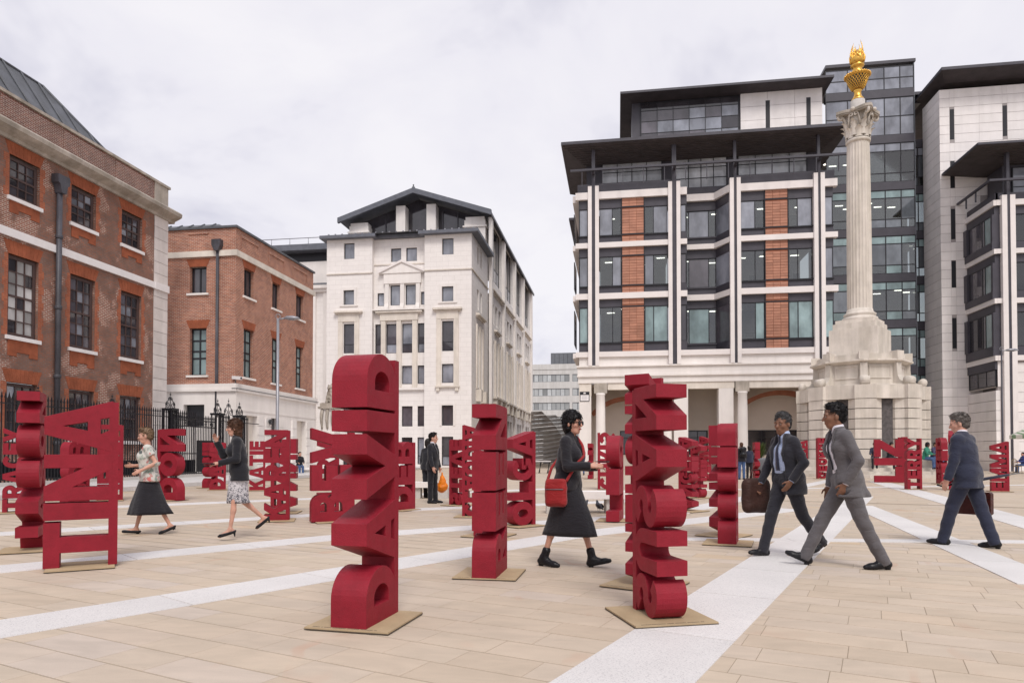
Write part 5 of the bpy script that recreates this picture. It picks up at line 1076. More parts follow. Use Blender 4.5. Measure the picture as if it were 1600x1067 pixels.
_LM = {}; _UNIT = {}
def unit_glyph(ch):
    """letter outline filled and extruded once, with a slight edge bevel"""
    if ch not in _UNIT:
        w, loops = GLY[ch]; cu = bpy.data.curves.new('glyph', 'CURVE'); cu.dimensions = '2D'; cu.fill_mode = 'BOTH'
        cu.extrude = .25; cu.bevel_depth = .004; cu.bevel_resolution = 0
        for lp in loops:
            s = cu.splines.new('POLY'); s.points.add(len(lp) - 1); s.use_cyclic_u = True
            for q, p in zip(s.points, lp): q.co = (p[0], p[1] if p[1] > .02 else p[1] - .02, 0, 1)
        o = bpy.data.objects.new('glyph', cu); me = bpy.data.meshes.new_from_object(o)
        co = np.empty(len(me.vertices) * 3); me.vertices.foreach_get('co', co); _UNIT[ch] = (me, co.reshape(-1, 3))
        bpy.data.objects.remove(o); bpy.data.curves.remove(cu)
    return _UNIT[ch]
def letter_mesh(ch, h, d):
    key = (ch, round(h, 4), round(d, 4))
    if key in _LM: return _LM[key]
    src, co = unit_glyph(ch); me = src.copy(); z = co[:, 2]
    y = np.sign(z) * np.where(np.abs(z) > .252, d / 2, d / 2 - .004 * h)
    co = np.stack([co[:, 1] * h, y, co[:, 0] * h], 1)
    me.vertices.foreach_set('co', co.ravel()); me.polygons.foreach_set('use_smooth', [False] * len(me.polygons)); me.update()
    me.materials.clear(); me.materials.append(MATS['red_paint']); me.name = 'letter'; _LM[key] = me
    return me
SPINE = 0.13
def sculpture(name, u, v, L, beta, label, d=0.235, plate=0.62):
    """a first name standing on end: letters read upwards, their feet joined by a spine"""
    g = gnd(u, v); tot = sum(GLY[c][0] for c in name) + .045 * (len(name) - 1); hh = L / tot; h = hh / (1 + SPINE) if False else hh * .90
    rz = math.radians(beta) + YAW
    root = thing('letter_sculpture', label, 'sculpture', (g.x, g.y, 0.0), rz, 'red letter sculptures standing about the square')
    mb = MB(); q = plate / 2; mb.box(-q, q, -q, q, 0.012, 0.022); bp = mb.build('base_plate', 'board', root, True)
    mb = MB(); mb.box(-q - .002, q + .002, -q - .002, q + .002, 0.006, 0.0115); mb.build('lower_board', 'board_edge', bp, True)
    if g.length < 7.2:                                 # a line of tiny lettering printed along one edge of the board, too small to read
        mb = MB(); rs = random.Random(name); y = -q + .05
        while y < q - .1:
            w = rs.choice((.006, .008, .01)); mb.box(q - .035, q - .022, y, y + w, .0221, .0226); y += w + (.004 if rs.random() < .8 else .014)
        tag(mb.build('inscription', 'board_edge', bp, True), kind='stuff')
    x0 = -(hh) / 2; sp = hh * .10 + .02
    mb = MB(); mb.box(x0, x0 + sp, -d / 2 + .001, d / 2 - .001, 0.022, 0.022 + L * .995); mb.build('spine', 'red_paint', root, True)
    a = 0.0
    for ch in name:
        o = bpy.data.objects.new('letter', letter_mesh(ch, h, d)); COL.objects.link(o); o.parent = root
        o.scale = (1, 1, hh / h); o.location = (x0 + hh * .10, 0, 0.0225 + a * hh); a += GLY[ch][0] + .045
    return root
SC = [
 ('DAVID', 572, 971.4, 1.89, 256, 'tallest red letter sculpture, nearest the viewer, left of centre on a pale board'),
 ('JASON', 47, 859.8, 1.95, 297, 'tall red letter sculpture of round blocks beside leftmost railings'),
 ('TRACEY', 22, 801, 1.72, 212, 'red letter sculpture half hidden at left edge with thin stacked letters'),
 ('TINA', 127, 885.5, 1.75, 210, 'wide flat red letter sculpture of four big letters at left'),
 ('BOB', 117, 786, 1.52, 262, 'red letter sculpture with round tops seen through the wide flat one at left'),
 ('HELEN', 172, 782, 1.95, 208, 'narrow red letter sculpture peeking out right behind the wide flat one'),
 ('DON', 267, 781.7, 1.84, -28, 'red letter sculpture behind the woman in the flowered top'),
 ('DAVE', 340, 765.5, 1.58, 202, 'red letter sculpture in front of the iron gate, nearer of two'),
 ('ROSIE', 328, 762.5, 1.6, 250, 'red letter sculpture in front of the iron gate, farther of two'),
 ('KATIE', 402, 766.5, 1.62, 199, 'small red letter sculpture left of the lamp post'),
 ('KAREN', 433, 813.5, 1.62, 195, 'flat red letter sculpture with five letters under the lamp post'),
 ('ANNE', 444, 801, 1.5, 8, 'red letter sculpture hidden behind the flat five letter one under the lamp post'),
 ('BEV', 519, 815.1, 1.64, 205, 'red letter sculpture of three large letters left of the tallest one'),
 ('MARIA', 512, 800, 1.6, 200, 'red letter sculpture hidden behind the three large letters'),
 ('DEB', 626, 797, 1.45, 238, 'red letter sculpture with a rounded top right behind the tallest one'),
 ('STEVE', 717, 789.7, 1.53, 318, 'red letter sculpture nearest the man with the orange bag'),
 ('CLAUDIA', 738, 807, 1.75, -6, 'thin seven letter red sculpture left of the middle one'),
 ('PAUL', 764, 837.2, 1.57, 246, 'red letter sculpture directly behind the middle one, with a rounded foot'),
 ('REEN', 766, 898, 1.66, 260, 'middle red letter sculpture with four square blocks on a pale board'),
 ('OLGA', 812, 821.6, 1.57, 222, 'red letter sculpture with a ring and pointed top right of the middle one'),
 ('SUSAN', 1030, 963.4, 1.68, 282, 'large red letter sculpture in front on the white band, five letters'),
 ('ANTHONY', 1008, 914.2, 1.90, 236, 'tall seven letter red sculpture right behind the front right one'),
 ('LEO', 961, 813.3, 1.52, 255, 'red letter sculpture with one big ring near the pigeon'),
 ('CHRIS', 948, 765, 1.93, -4, 'thin red letter sculpture behind the one with the big ring'),
 ('ANGELA', 1076, 798.7, 1.55, 309, 'red six letter sculpture just right of the front right pair'),
 ('SHEILA', 1092, 778, 1.5, 300, 'red letter sculpture behind the six letter one right of the front pair'),
 ('GEMMA', 1102, 751.6, 2.0, 306, 'small far red sculpture left of the man with the black backpack'),
 ('ROGER', 1138, 849.1, 1.60, 248, 'red letter sculpture of rounded blocks at left of the two walking men'),
 ('ANNIE', 1131, 837, 1.60, 229, 'red letter sculpture with pointed letters behind the rounded blocks'),
 ('LILY', 923, 748, 1.72, 258, 'slim red post like sculpture right of the hooded person'),
 ('NEIL', 896, 746, 1.85, 258, 'slim red sculpture left of the hooded person'),
 ('KATE', 1182, 748, 1.78, 262, 'red sculpture in front of the green shrub'),
 ('ANNA', 1253, 742.5, 2.0, 165, 'far red sculpture behind the man in the dark suit, beside the steps'),
 ('GEORGE', 1284, 748, 2.0, -2, 'thin far red sculpture between the two walking men'),
 ('LIZ', 1390, 754, 1.82, 160, 'small wide red sculpture of three letters on the left below the column'),
 ('ROBERT', 1411, 752.5, 1.95, 262, 'red sculpture of round blocks behind the five letter one below the column'),
 ('TERRY', 1427, 764.8, 1.74, 175, 'red five letter sculpture below the column'),
 ('FRED', 1472, 756, 1.86, 255, 'red sculpture of square blocks left of the man in navy'),
 ('NORA', 1489, 765, 2.0, 236, 'red sculpture with a large ring touching the man in navy'),
 ('EMMA', 1562, 768, 1.60, 158, 'wide red four letter sculpture at the right edge'),
]
GLY['F'] = (.58, [[(0, 0), (.23, 0), (.23, .38), (.52, .38), (.52, .60), (.23, .60), (.23, .78), (.58, .78), (.58, 1), (0, 1)]])
GLY['W'] = (1.1, [[(0, 1), (.24, 1), (.34, .42), (.46, 1), (.64, 1), (.76, .42), (.86, 1), (1.1, 1), (.9, 0), (.66, 0), (.55, .5), (.44, 0), (.2, 0)]])
for t in SC: sculpture(*t, **({'d': .265} if t[0] == 'DAVID' else {}))
# ------------------------------------------------------------------ people: bodies grown as one continuous surface, clothes over them
import openvdb
def cloth(name, col, rough=0.85, var=0.1, scale=9.0, fine=240.0, sheen=0.2):
    m, nt, b = new_mat(name); v = coord(nt, 'Object')
    c = ramp(nt, noise(nt, v, scale, 4), [(0.3, mul(col, 1 - var)), (0.7, mul(col, 1 + var))])
    fn = noise(nt, v, fine, 2); c = mixc(nt, 0.5, c, ramp(nt, fn, [(0.3, (0.8,) * 3), (0.7, (1.2,) * 3)]), 'MULTIPLY')
    nt.links.new(c, b.inputs['Base Color']); b.inputs['Roughness'].default_value = rough; b.inputs['Specular IOR Level'].default_value = 0.25
    b.inputs['Sheen Weight'].default_value = sheen; b.inputs['Sheen Roughness'].default_value = 0.5
    mp = nt.nodes.new('ShaderNodeMapping'); mp.inputs['Scale'].default_value = (1.0, 1.0, 2.2); nt.links.new(v, mp.inputs['Vector']); wr = noise(nt, mp.outputs[0], 7.5, 3, .5, 1.6)
    bump(nt, b, math_(nt, 'ADD', math_(nt, 'MULTIPLY', wr, 1.0), math_(nt, 'MULTIPLY', fn, .06)), 0.55, 0.022); return m
cloth('wool_grey', (0.105, 0.098, 0.105)); cloth('wool_charcoal', (0.022, 0.022, 0.030)); cloth('wool_navy', (0.024, 0.028, 0.052)); cloth('wool_black', (0.014, 0.014, 0.019))
cloth('cotton_black', (0.017, 0.016, 0.021)); cloth('shirt_white', (0.66, 0.64, 0.70), 0.7, .04); cloth('shirt_blue', (0.40, 0.48, 0.68), 0.7, .04); cloth('denim', (0.055, 0.10, 0.22), .85, .2)
cloth('tie_dark', (0.02, 0.022, 0.045), .5); cloth('leather_black', (0.012, 0.012, 0.015), .35, .15, 12, 90, 0); cloth('leather_brown', (0.055, 0.012, 0.010), .45, .25, 9, 60, 0)
cloth('cotton_green', (0.03, 0.20, 0.13)); cloth('cotton_violet', (0.05, 0.045, 0.10)); cloth('cotton_white', (0.7, 0.68, 0.66)); cloth('red_fabric', (0.30, 0.016, 0.018), .6, .12); cloth('puffer_blue', (0.03, 0.05, 0.20), .5)
cloth('orange_plastic', (0.80, 0.22, 0.015), .35, .1, 7, 40, 0); cloth('satchel_brown', (0.045, 0.020, 0.016), .6, .25, 7, 50, 0); cloth('lips', (0.28, 0.035, 0.04), .4)
cloth('eye_white', (0.26, 0.21, 0.19), .3, .05, 9, 40, 0); cloth('hair_dark', (0.012, 0.009, 0.009), .5, .3, 30, 130, 0); cloth('hair_black', (0.008, 0.007, 0.008), .45, .3, 30, 130, 0); cloth('hair_grey', (0.13, 0.115, 0.105), .55, .35, 35, 130, 0); cloth('hair_salt', (0.06, 0.058, 0.06), .55, .45, 45, 130, 0); cloth('hair_brown', (0.075, 0.035, 0.020), .5, .4, 25, 130, 0); cloth('hair_fair', (0.20, 0.13, 0.08), .55, .35, 30, 130, 0)
def skin(name, col):
    m, nt, b = new_mat(name); v = coord(nt, 'Object'); c = ramp(nt, noise(nt, v, 14, 4), [(0.3, mul(col, .88)), (0.7, mul((col[0] * 1.06, col[1] * .98, col[2] * .96), 1.06))])
    nt.links.new(c, b.inputs['Base Color']); b.inputs['Roughness'].default_value = 0.5; b.inputs['Subsurface Weight'].default_value = 0.08; b.inputs['Subsurface Radius'].default_value = (.012, .005, .003)
    bump(nt, b, noise(nt, v, 160, 2), .08, .002)
skin('skin_light', (0.55, 0.31, 0.23)); skin('skin_tan', (0.36, 0.185, 0.115)); skin('skin_brown', (0.20, 0.095, 0.055)); skin('skin_dark', (0.09, 0.042, 0.028))
m, nt, b_ = new_mat('flower_print'); v = coord(nt, 'Object'); vo = nt.nodes.new('ShaderNodeTexVoronoi'); vo.inputs['Scale'].default_value = 16; nt.links.new(v, vo.inputs['Vector'])
sp = nt.nodes.new('ShaderNodeSeparateColor'); nt.links.new(vo.outputs['Color'], sp.inputs[0])
c = ramp(nt, sp.outputs[0], [(0.0, (0.62, 0.60, 0.54)), (0.3, (0.16, 0.24, 0.20)), (0.5, (0.60, 0.56, 0.52)), (0.62, (0.22, 0.30, 0.29)), (0.76, (0.60, 0.10, 0.09)), (0.86, (0.52, 0.24, 0.22)), (1.0, (0.06, 0.09, 0.09))])
c = mixc(nt, ramp(nt, noise(nt, v, 22, 3), [(0.45, (0, 0, 0)), (0.55, (1, 1, 1))]), c, (0.58, 0.56, 0.52)); nt.links.new(c, b_.inputs['Base Color']); b_.inputs['Roughness'].default_value = .8
m, nt, b_ = new_mat('skirt_print'); v = coord(nt, 'Object'); n1 = noise(nt, v, 34, 5, .75, 1.2); sz = nt.nodes.new('ShaderNodeSeparateXYZ'); nt.links.new(v, sz.inputs[0])
th = math_(nt, 'ADD', n1, math_(nt, 'MULTIPLY', math_(nt, 'SUBTRACT', 0.78, sz.outputs['Z']), 0.34))
c = ramp(nt, th, [(0.54, (0.60, 0.58, 0.60)), (0.60, (0.05, 0.05, 0.07))]); nt.links.new(c, b_.inputs['Base Color']); b_.inputs['Roughness'].default_value = .75

def _cone(P, a, b, ra, rb):
    a = np.array(a, float); b = np.array(b, float); ba = b - a; l2 = ba @ ba + 1e-12; rr = ra - rb; a2 = l2 - rr * rr; il2 = 1 / l2
    pa = P - a; y = pa @ ba; z = y - l2; x2 = ((pa * l2 - y[..., None] * ba) ** 2).sum(-1); y2 = y * y * l2; z2 = z * z * l2
    k = np.sign(rr) * rr * rr * x2
    d = (np.sqrt(x2 * max(a2, 0) * il2) + y * rr) * il2 - ra
    d = np.where(np.sign(y) * max(a2, 0) * y2 < k, np.sqrt(x2 + y2) * il2 - ra, d)
    return np.where(np.sign(z) * max(a2, 0) * z2 > k, np.sqrt(x2 + z2) * il2 - rb, d)
def _ell(P, c, r, M=None):
    q = P - np.array(c)
    if M is not None: q = q @ M
    r = np.array(r, float); k0 = np.sqrt(((q / r) ** 2).sum(-1)); k1 = np.sqrt(((q / r / r) ** 2).sum(-1)) + 1e-9
    return k0 * (k0 - 1) / k1
class SDF:
    def __init__(s, lo, hi, vx):
        s.vx = vx; s.lo = np.array(lo, float); s.n = np.ceil((np.array(hi) - s.lo) / vx).astype(int) + 1; s.d = np.full(s.n, 1.0, np.float32)
        s.ax = [s.lo[i] + vx * np.arange(s.n[i]) for i in range(3)]
    def blk(s, lo, hi):
        i0 = np.clip(np.floor((np.array(lo) - s.lo) / s.vx).astype(int), 0, s.n); i1 = np.clip(np.ceil((np.array(hi) - s.lo) / s.vx).astype(int) + 1, 0, s.n)
        sl = tuple(slice(a, b) for a, b in zip(i0, i1)); g = np.stack(np.meshgrid(s.ax[0][sl[0]], s.ax[1][sl[1]], s.ax[2][sl[2]], indexing='ij'), -1); return sl, g
    def put(s, fn, lo, hi, k, op):
        m = k + 3 * s.vx; sl, g = s.blk(np.array(lo) - m, np.array(hi) + m)
        if g.size == 0: return
        d = fn(g); o = s.d[sl]
        if op == 'add':
            if k > 0: h = np.clip(.5 + .5 * (o - d) / k, 0, 1); o2 = o * (1 - h) + d * h - k * h * (1 - h)
            else: o2 = np.minimum(o, d)
        else:
            if k > 0: h = np.clip(.5 - .5 * (o + d) / k, 0, 1); o2 = o * (1 - h) - d * h + k * h * (1 - h)
            else: o2 = np.maximum(o, -d)
        s.d[sl] = o2
    def cone(s, a, b, ra, rb, k=.02, op='add'):
        a = np.array(a, float); b = np.array(b, float); r = max(ra, rb); s.put(lambda g: _cone(g, a, b, ra, rb), np.minimum(a, b) - r, np.maximum(a, b) + r, k, op)
    def ell(s, c, r, k=.02, op='add', M=None):
        R_ = max(r) if M is not None else np.array(r); s.put(lambda g: _ell(g, c, r, M), np.array(c) - R_, np.array(c) + R_, k, op)
    def cut_below(s, z): s.d = np.maximum(s.d, (z - s.ax[2])[None, None, :].astype(np.float32))
    def cut_above(s, z): s.d = np.maximum(s.d, (s.ax[2] - z)[None, None, :].astype(np.float32))
    def fold(s, amp, fx=22, seed=0.0):
        """shallow wrinkles in cloth"""
        X, Y, Z = np.meshgrid(*s.ax, indexing='ij', sparse=True)
        s.d = s.d + (amp * (np.sin(fx * Z * .9 + 9 * X + seed) * np.sin(fx * .7 * X - 6 * Y + 2 * seed) + .7 * np.sin(fx * 1.6 * Z - fx * .8 * Y + 11 * X + seed))).astype(np.float32)
    def mesh(s):
        g = openvdb.FloatGrid(1.0); g.copyFromArray(np.ascontiguousarray(s.d)); pts, quads = g.convertToQuads(0.0)
        pts = np.asarray(pts, float) * s.vx + s.lo; quads = np.asarray(quads, int)
        return pts, quads
def sdf_obj(name, s, mat, parent, smooth=1):
    pts, quads = s.mesh()
    v0 = pts[quads]; vol = np.einsum('ij,ij->i', v0[:, 0], np.cross(v0[:, 1], v0[:, 2])).sum()
    if vol < 0: quads = quads[:, ::-1]
    for _ in range(smooth):
        acc = np.zeros_like(pts); cnt = np.zeros(len(pts))
        for i in range(4):
            np.add.at(acc, quads[:, i], pts[quads[:, (i + 1) % 4]] + pts[quads[:, (i + 3) % 4]]); np.add.at(cnt, quads[:, i], 2)
        pts = pts * .5 + .5 * acc / np.maximum(cnt, 1)[:, None]
    me = bpy.data.meshes.new(name); me.from_pydata(pts.tolist(), [], quads.tolist()); me.polygons.foreach_set('use_smooth', [True] * len(quads)); me.update()
    o = link(name, me, mat, parent, True); return o, pts
def V(*a): return np.array(a, float)
def rotz(p, a): c, s_ = math.cos(a), math.sin(a); return np.array([[c, -s_, 0], [s_, c, 0], [0, 0, 1]]) @ p
def roty(a): c, s_ = math.cos(a), math.sin(a); return np.array([[c, 0, s_], [0, 1, 0], [-s_, 0, c]])
rad = math.radians
def hand(s, w, d, n, side, curl, sc=1.0):
    """palm and five fingers: w wrist, d direction of the fingers, n back of the hand, thumb on the inner side"""
    d = d / np.linalg.norm(d); n = n - d * (n @ d); n /= np.linalg.norm(n); t = np.cross(d, n) * side
    for o in (-.024, -.008, .010, .026): s.cone(w + t * o * .7 * sc, w + (d * .085 + t * o) * sc, .0155 * sc, .0125 * sc, .008)
    for q, (o, L) in enumerate(((.028, .070), (.010, .080), (-.008, .075), (-.025, .058))):
        p = w + (d * .088 + t * o) * sc; dd = d.copy(); c = rad(curl * .5)
        for j, f in enumerate((.45, .32, .23)):
            dd = dd * math.cos(c) - n * math.sin(c); e = p + dd * L * f * sc; n2 = n; s.cone(p, e, (.0098 - .0008 * j) * sc, (.009 - .0008 * j) * sc, .002); p = e; c = rad(curl * .42)
    p = w + (d * .028 + t * .028) * sc; e = p + (d * .035 + t * .030 - n * .012) * sc; s.cone(p, e, .013 * sc, .011 * sc, .008); e2 = e + (d * .032 + t * .008 - n * .012) * sc; s.cone(e, e2, .011 * sc, .009 * sc, .002)
def make_person(label, u, v, H, beta, pose, out, vx=.010, z0=0.0, at=None):
    g = at if at is not None else gnd(u, v, z0); sc = H / 1.75; fem = out.get('fem', False)
    root = thing('person', label, 'person', (g.x, g.y, z0), rad(beta) + YAW, out.get('group'))
    # ---- skeleton
    hipw = .092 if not fem else .09; shw = (.174 if not fem else .150)
    J = {}
    zs = []
    legs = {}
    for side, key in ((1, 'L'), (-1, 'R')):
        a, k, f = [rad(x) for x in pose['leg' + key][:3]]; sp = pose['leg' + key][3] if len(pose['leg' + key]) > 3 else 0.0
        hip = V(0, hipw * side, 0); kn = hip + V(math.sin(a), side * sp, -math.cos(a)) * .435; an = kn + V(math.sin(a - k), side * sp * .3, -math.cos(a - k)) * .42
        fd = V(math.cos(f), side * .12, math.sin(f)); fd /= np.linalg.norm(fd); up = V(-math.sin(f), 0, math.cos(f)); heel = an - fd * .045 - up * .055; toe = an + fd * .165 - up * .065
        legs[key] = (hip, kn, an, heel, toe, fd, up); zs += [heel[2] - .028, toe[2] - .020]
    lift = -min(zs) if not pose.get('sit') else pose['sit']
    if out.get('heels'): lift += out['heels']
    off = V(0, 0, lift)
    legs = {k: tuple((x + off if i < 5 else x) for i, x in enumerate(t)) for k, t in legs.items()}
    hipc = off.copy(); ln = rad(pose.get('lean', 3)); ud = V(math.sin(ln), 0, math.cos(ln)); fd = V(math.cos(ln), 0, -math.sin(ln)); tw = rad(pose.get('twist', 0))
    shc = hipc + ud * .485; arms = {}
    for side, key in ((1, 'L'), (-1, 'R')):
        p, o, fl, inn = [rad(x) for x in pose['arm' + key]]
        sh = shc + rotz(V(0, shw * side, 0), tw)
        dr = lambda p, o: V(math.sin(p) * math.cos(o), side * math.sin(o), -math.cos(p) * math.cos(o))
        el = sh + dr(p, o) * .285; wr = el + dr(p + fl, o - inn) * .25; arms[key] = (sh, el, wr, dr(p + fl, o - inn))
    nb = shc + ud * .055; hc = nb + ud * .150 + fd * .022; hy, hp = rad(pose.get('head', (0, 0))[0]), rad(pose.get('head', (0, 0))[1])
    Rh = np.array([[math.cos(hy), -math.sin(hy), 0], [math.sin(hy), math.cos(hy), 0], [0, 0, 1]]) @ roty(hp)
    hd = lambda *p: hc + Rh @ V(*p)
    S = lambda x: x * sc
    allp = [hc + V(0, 0, .16), hc - V(.1, .1, 0), hc + V(.14, .1, 0)] + [q for t in legs.values() for q in t[:5]] + [q for t in arms.values() for q in t[:3]] + [t[2] + t[3] * .2 for t in arms.values()]
    lo = np.min(allp, 0) - .13; hi = np.max(allp, 0) + .13
    def new(lo_=None, hi_=None, f=1.0): return SDF(S(lo if lo_ is None else lo_), S(hi if hi_ is None else hi_), vx * f)
    def cone(s, a, b, ra, rb, k=.02, op='add'): s.cone(S(np.array(a)), S(np.array(b)), S(ra), S(rb), S(k), op)
    def ell(s, c, r, k=.02, op='add', M=None): s.ell(S(np.array(c)), [S(x) for x in r], S(k), op, M)
    # ---- body
    s = new()
    cone(s, hipc + V(0, .05, .02), hipc + V(0, -.05, .02), .085, .085, .03); cone(s, hipc + V(0, 0, .05), shc - ud * .12, .09, .10, .05)
    cone(s, shc - ud * .10 + V(0, .06, 0), shc - ud * .10 - V(0, .06, 0), .085, .085, .05); cone(s, arms['L'][0] - V(0, 0, .012), arms['R'][0] - V(0, 0, .012), .036, .036, .04)
    for key, (sh, el, wr, hdv) in arms.items():
        side = 1 if key == 'L' else -1
        cone(s, sh - V(0, 0, .012), el, .036, .034, .03); cone(s, el, wr, .036, .025, .015); hn = pose.get('hand' + key, ((0, side, 0), 25)); s_sc = sc
        hand(s, S(wr), hdv, V(*hn[0]), side, hn[1], sc * (1.0 if not fem else .9))
    lr = .85 if fem else 1.0
    for key, (hip, kn, an, heel, toe, fdv, up) in legs.items():
        cone(s, hip, kn, .075 * lr, .050 * lr, .03); cone(s, kn, kn + (an - kn) * .35 - fdv * .012, .046 * lr, .048 * lr, .02); cone(s, kn + (an - kn) * .3 - fdv * .012, an, .046 * lr, .031 * lr, .02); cone(s, an - up * .02, toe, .032, .024, .02); cone(s, an, heel, .03, .026, .02)
    nk = .058 if not fem else .048
    cone(s, nb - ud * .03, hd(-.018, 0, -.06), nk + .004, nk, .02)
    fs = 1.0 if not fem else .95
    ell(s, hd(-.012, 0, .038), (.098 * fs, .077 * fs, .09 * fs), .03, M=Rh); ell(s, hd(.022, 0, -.04), (.070 * fs, .058 * fs, .076 * fs), .03, M=Rh)
    cone(s, hd(.05, .02, -.095), hd(.05, -.02, -.095), .026, .026, .025)
    cone(s, hd(.088, 0, .012), hd(.108, 0, -.028), .010, .0155, .012); cone(s, hd(.076, .045, .026), hd(.076, -.045, .026), .016, .016, .012)
    for q in (-1, 1):
        ell(s, hd(.098, q * .033, .006), (.011, .016, .009), .010, 'sub', Rh); ell(s, hd(.05, q * .045, -.02), (.035, .022, .026), .02, M=Rh); ell(s, hd(-.012, q * .079, -.012), (.022, .011, .033), .006, M=Rh)
    cone(s, hd(.088, .018, -.064), hd(.088, -.018, -.064), .0095, .0095, .008); cone(s, hd(.099, .016, -.0575), hd(.099, -.016, -.0575), .003, .003, .003, 'sub')
    body, bp = sdf_obj('body', s, out['skin'], root)
    for q in (-1, 1):
        if not out.get('glasses'):
            mb = MB(); e = S(hd(.083, q * .033, .004)); mb.lathe([(.001, -.0095 * sc), (.0075 * sc, -.006 * sc), (.0105 * sc, 0), (.0075 * sc, .006 * sc), (.001, .0095 * sc)], tuple(e), 10); mb.build('eye', 'eye_white', body, True); mb = MB(); e2 = S(hd(.0905, q * .033, .004)); mb.lathe([(.0005, -.005 * sc), (.0045 * sc, -.002 * sc), (.0045 * sc, .002 * sc), (.0005, .005 * sc)], tuple(e2), 8); mb.build('iris', 'hair_black', body, True)
        mb = MB(); mb.tube([S(hd(.088, q * .016, .028)), S(hd(.091, q * .032, .034)), S(hd(.080, q * .05, .029))], .0032 * sc, 5); mb.build('eyebrow', out.get('brow', out['hair']), body, True)
    if out.get('glasses'):
        for q in (-1, 1): mb = MB(); c_ = hd(.100, q * .034, .000); mb.tube([S(c_ - Rh @ V(.003, 0, 0)), S(c_ + Rh @ V(.004, 0, 0))], .026 * sc, 14); mb.tube([S(c_ + Rh @ V(0, q * .022, .006)), S(hd(-.01, q * .084, .012))], .003, 5); mb.build('sunglass_lens', 'leather_black', body, True)
    if out.get('lip'): mb = MB(); mb.tube([S(hd(.090, .021, -.064)), S(hd(.0985, 0, -.062)), S(hd(.090, -.021, -.064))], .0075 * sc, 6); mb.build('mouth', 'lips', body, True)
    # ---- hair
    hs = SDF(S(hc - .20), S(hc + .20), vx * .9)
    style = out.get('style', 'short')
    if style in ('short', 'crop'): ell(hs, hd(-.026, 0, .058), (.104 * fs, .083 * fs, .094 * fs), .02, M=Rh); ell(hs, hd(-.055, 0, .0), (.068, .074, .085), .02, M=Rh); ell(hs, hd(.03, .01, .125), (.05, .05, .022), .03, M=Rh)
    else: ell(hs, hd(-.018, 0, .048), (.118 * fs, .096 * fs, .112 * fs), .02, M=Rh)
    if style in ('bob', 'long'): ell(hs, hd(-.045, 0, -.03), (.075, .088, .11 if style == 'bob' else .17), .03, M=Rh)
    ell(hs, hd(.095, 0, -.045), (.095, .11, .10), .012, 'sub', Rh); 
    if style in ('short', 'crop'): ell(hs, hd(.03, 0, -.125), (.13, .13, .085), .012, 'sub', Rh); ell(hs, hd(-.06, 0, -.13), (.08, .1, .055), .012, 'sub', Rh)
    if style == 'crop': ell(hs, hd(.0, 0, -.02), (.14, .12, .06), .02, 'sub', Rh)
    if style == 'hood': ell(hs, hd(-.03, 0, .0), (.13, .115, .15), .02, M=Rh); ell(hs, hd(.1, 0, -.03), (.10, .075, .11), .01, 'sub', Rh)
    hs.fold(.0030, 95, 1.3)
    ho, hpn = sdf_obj('hair' if style != 'hood' else 'hood', hs, out['hair'], root)
    if style != 'hood' and vx < .014:                  # loose locks that break up the outline
        rs = np.random.RandomState(3); cen = S(hd(-.02, 0, .02)); mb = MB(); fwd = Rh @ V(1, 0, 0)
        for p in hpn[rs.randint(0, len(hpn), 750)]:
            nrm = p - cen; nrm /= np.linalg.norm(nrm); dn = V(0, 0, -1.0) - fwd * (.55 if style in ('short', 'crop') else .15) + rs.normal(0, .35, 3); dn -= nrm * (dn @ nrm); dn /= np.linalg.norm(dn) + 1e-6
            sd = np.cross(nrm, dn) * .0034; L_ = rs.uniform(.012, .030) * (1.0 if style in ('short', 'crop') else 1.7); q = p + nrm * .001; m_ = q + dn * L_ * .55 + nrm * .0055; e = q + dn * L_ + nrm * rs.uniform(.0, .006)
            mb.add([q - sd, q + sd, m_ + sd * .8, e, m_ - sd * .8], [(0, 1, 2, 3, 4)])
        tag(mb.build('hair_locks', out['hair'], ho, True), kind='stuff')
    # ---- trousers
    if out.get('trousers'):
        t = new(); w = out.get('tw', 1.0)
        cone(t, hipc + V(.0, .055, .03), hipc + V(0, -.055, .03), .118, .118, .03); cone(t, hipc + V(0, .05, .12), hipc + V(0, -.05, .12), .105, .105, .03)
        for key, (hip, kn, an, heel, toe, fdv, up) in legs.items():
            an2 = an - (an - kn) / np.linalg.norm(an - kn) * -.03
            cone(t, hip + V(0, 0, -.02), kn, .098 * w, .070 * w, .03); cone(t, kn, an2 + fdv * .008, .070 * w, .060 * w, .015)
        t.fold(.0032, 30, out.get('seed', 0.0))
        for key, (hip, kn, an, heel, toe, fdv, up) in legs.items():
            dn = (an - kn) / np.linalg.norm(an - kn); c_ = an + dn * .125 + fdv * .01; ell(t, c_, (.085, .085, .085), .004, 'sub')
        t.cut_above(S(hipc[2] + .16)); sdf_obj('trousers', t, out['trousers'], root)
    # ---- shirt / top
    def torso(s, r, zb=.10, bl=.0, neck=True, belly=0.0):
        cone(s, hipc + V(.0, .058, zb), hipc + V(0, -.058, zb), .100 + r, .100 + r, .04); cone(s, hipc + V(belly, .055, .22), hipc + V(belly, -.055, .22), .100 + r, .100 + r, .07)
        c1 = shc - ud * .13; cw = .085 if not fem else .062
        cone(s, c1 + rotz(V(.012 + bl, cw, 0), tw), c1 + rotz(V(.012 + bl, -cw, 0), tw), .098 + r, .098 + r, .07); cone(s, shc + rotz(V(-.005, shw - .03, -.01), tw), shc + rotz(V(-.005, -shw + .03, -.01), tw), .052 + r, .052 + r, .05)
        cone(s, hipc + V(0, 0, .1), c1, .105 + r, .11 + r, .05)
        if fem:
            for q in (-1, 1): ell(s, c1 + rotz(V(.085, q * .068, -.015), tw), (.055 + r, .06 + r, .06 + r), .035)
        if neck: cone(s, shc + V(0, .06, .0), nb + fd * .005, .055 + r, nk + .008 + r * .5, .04)
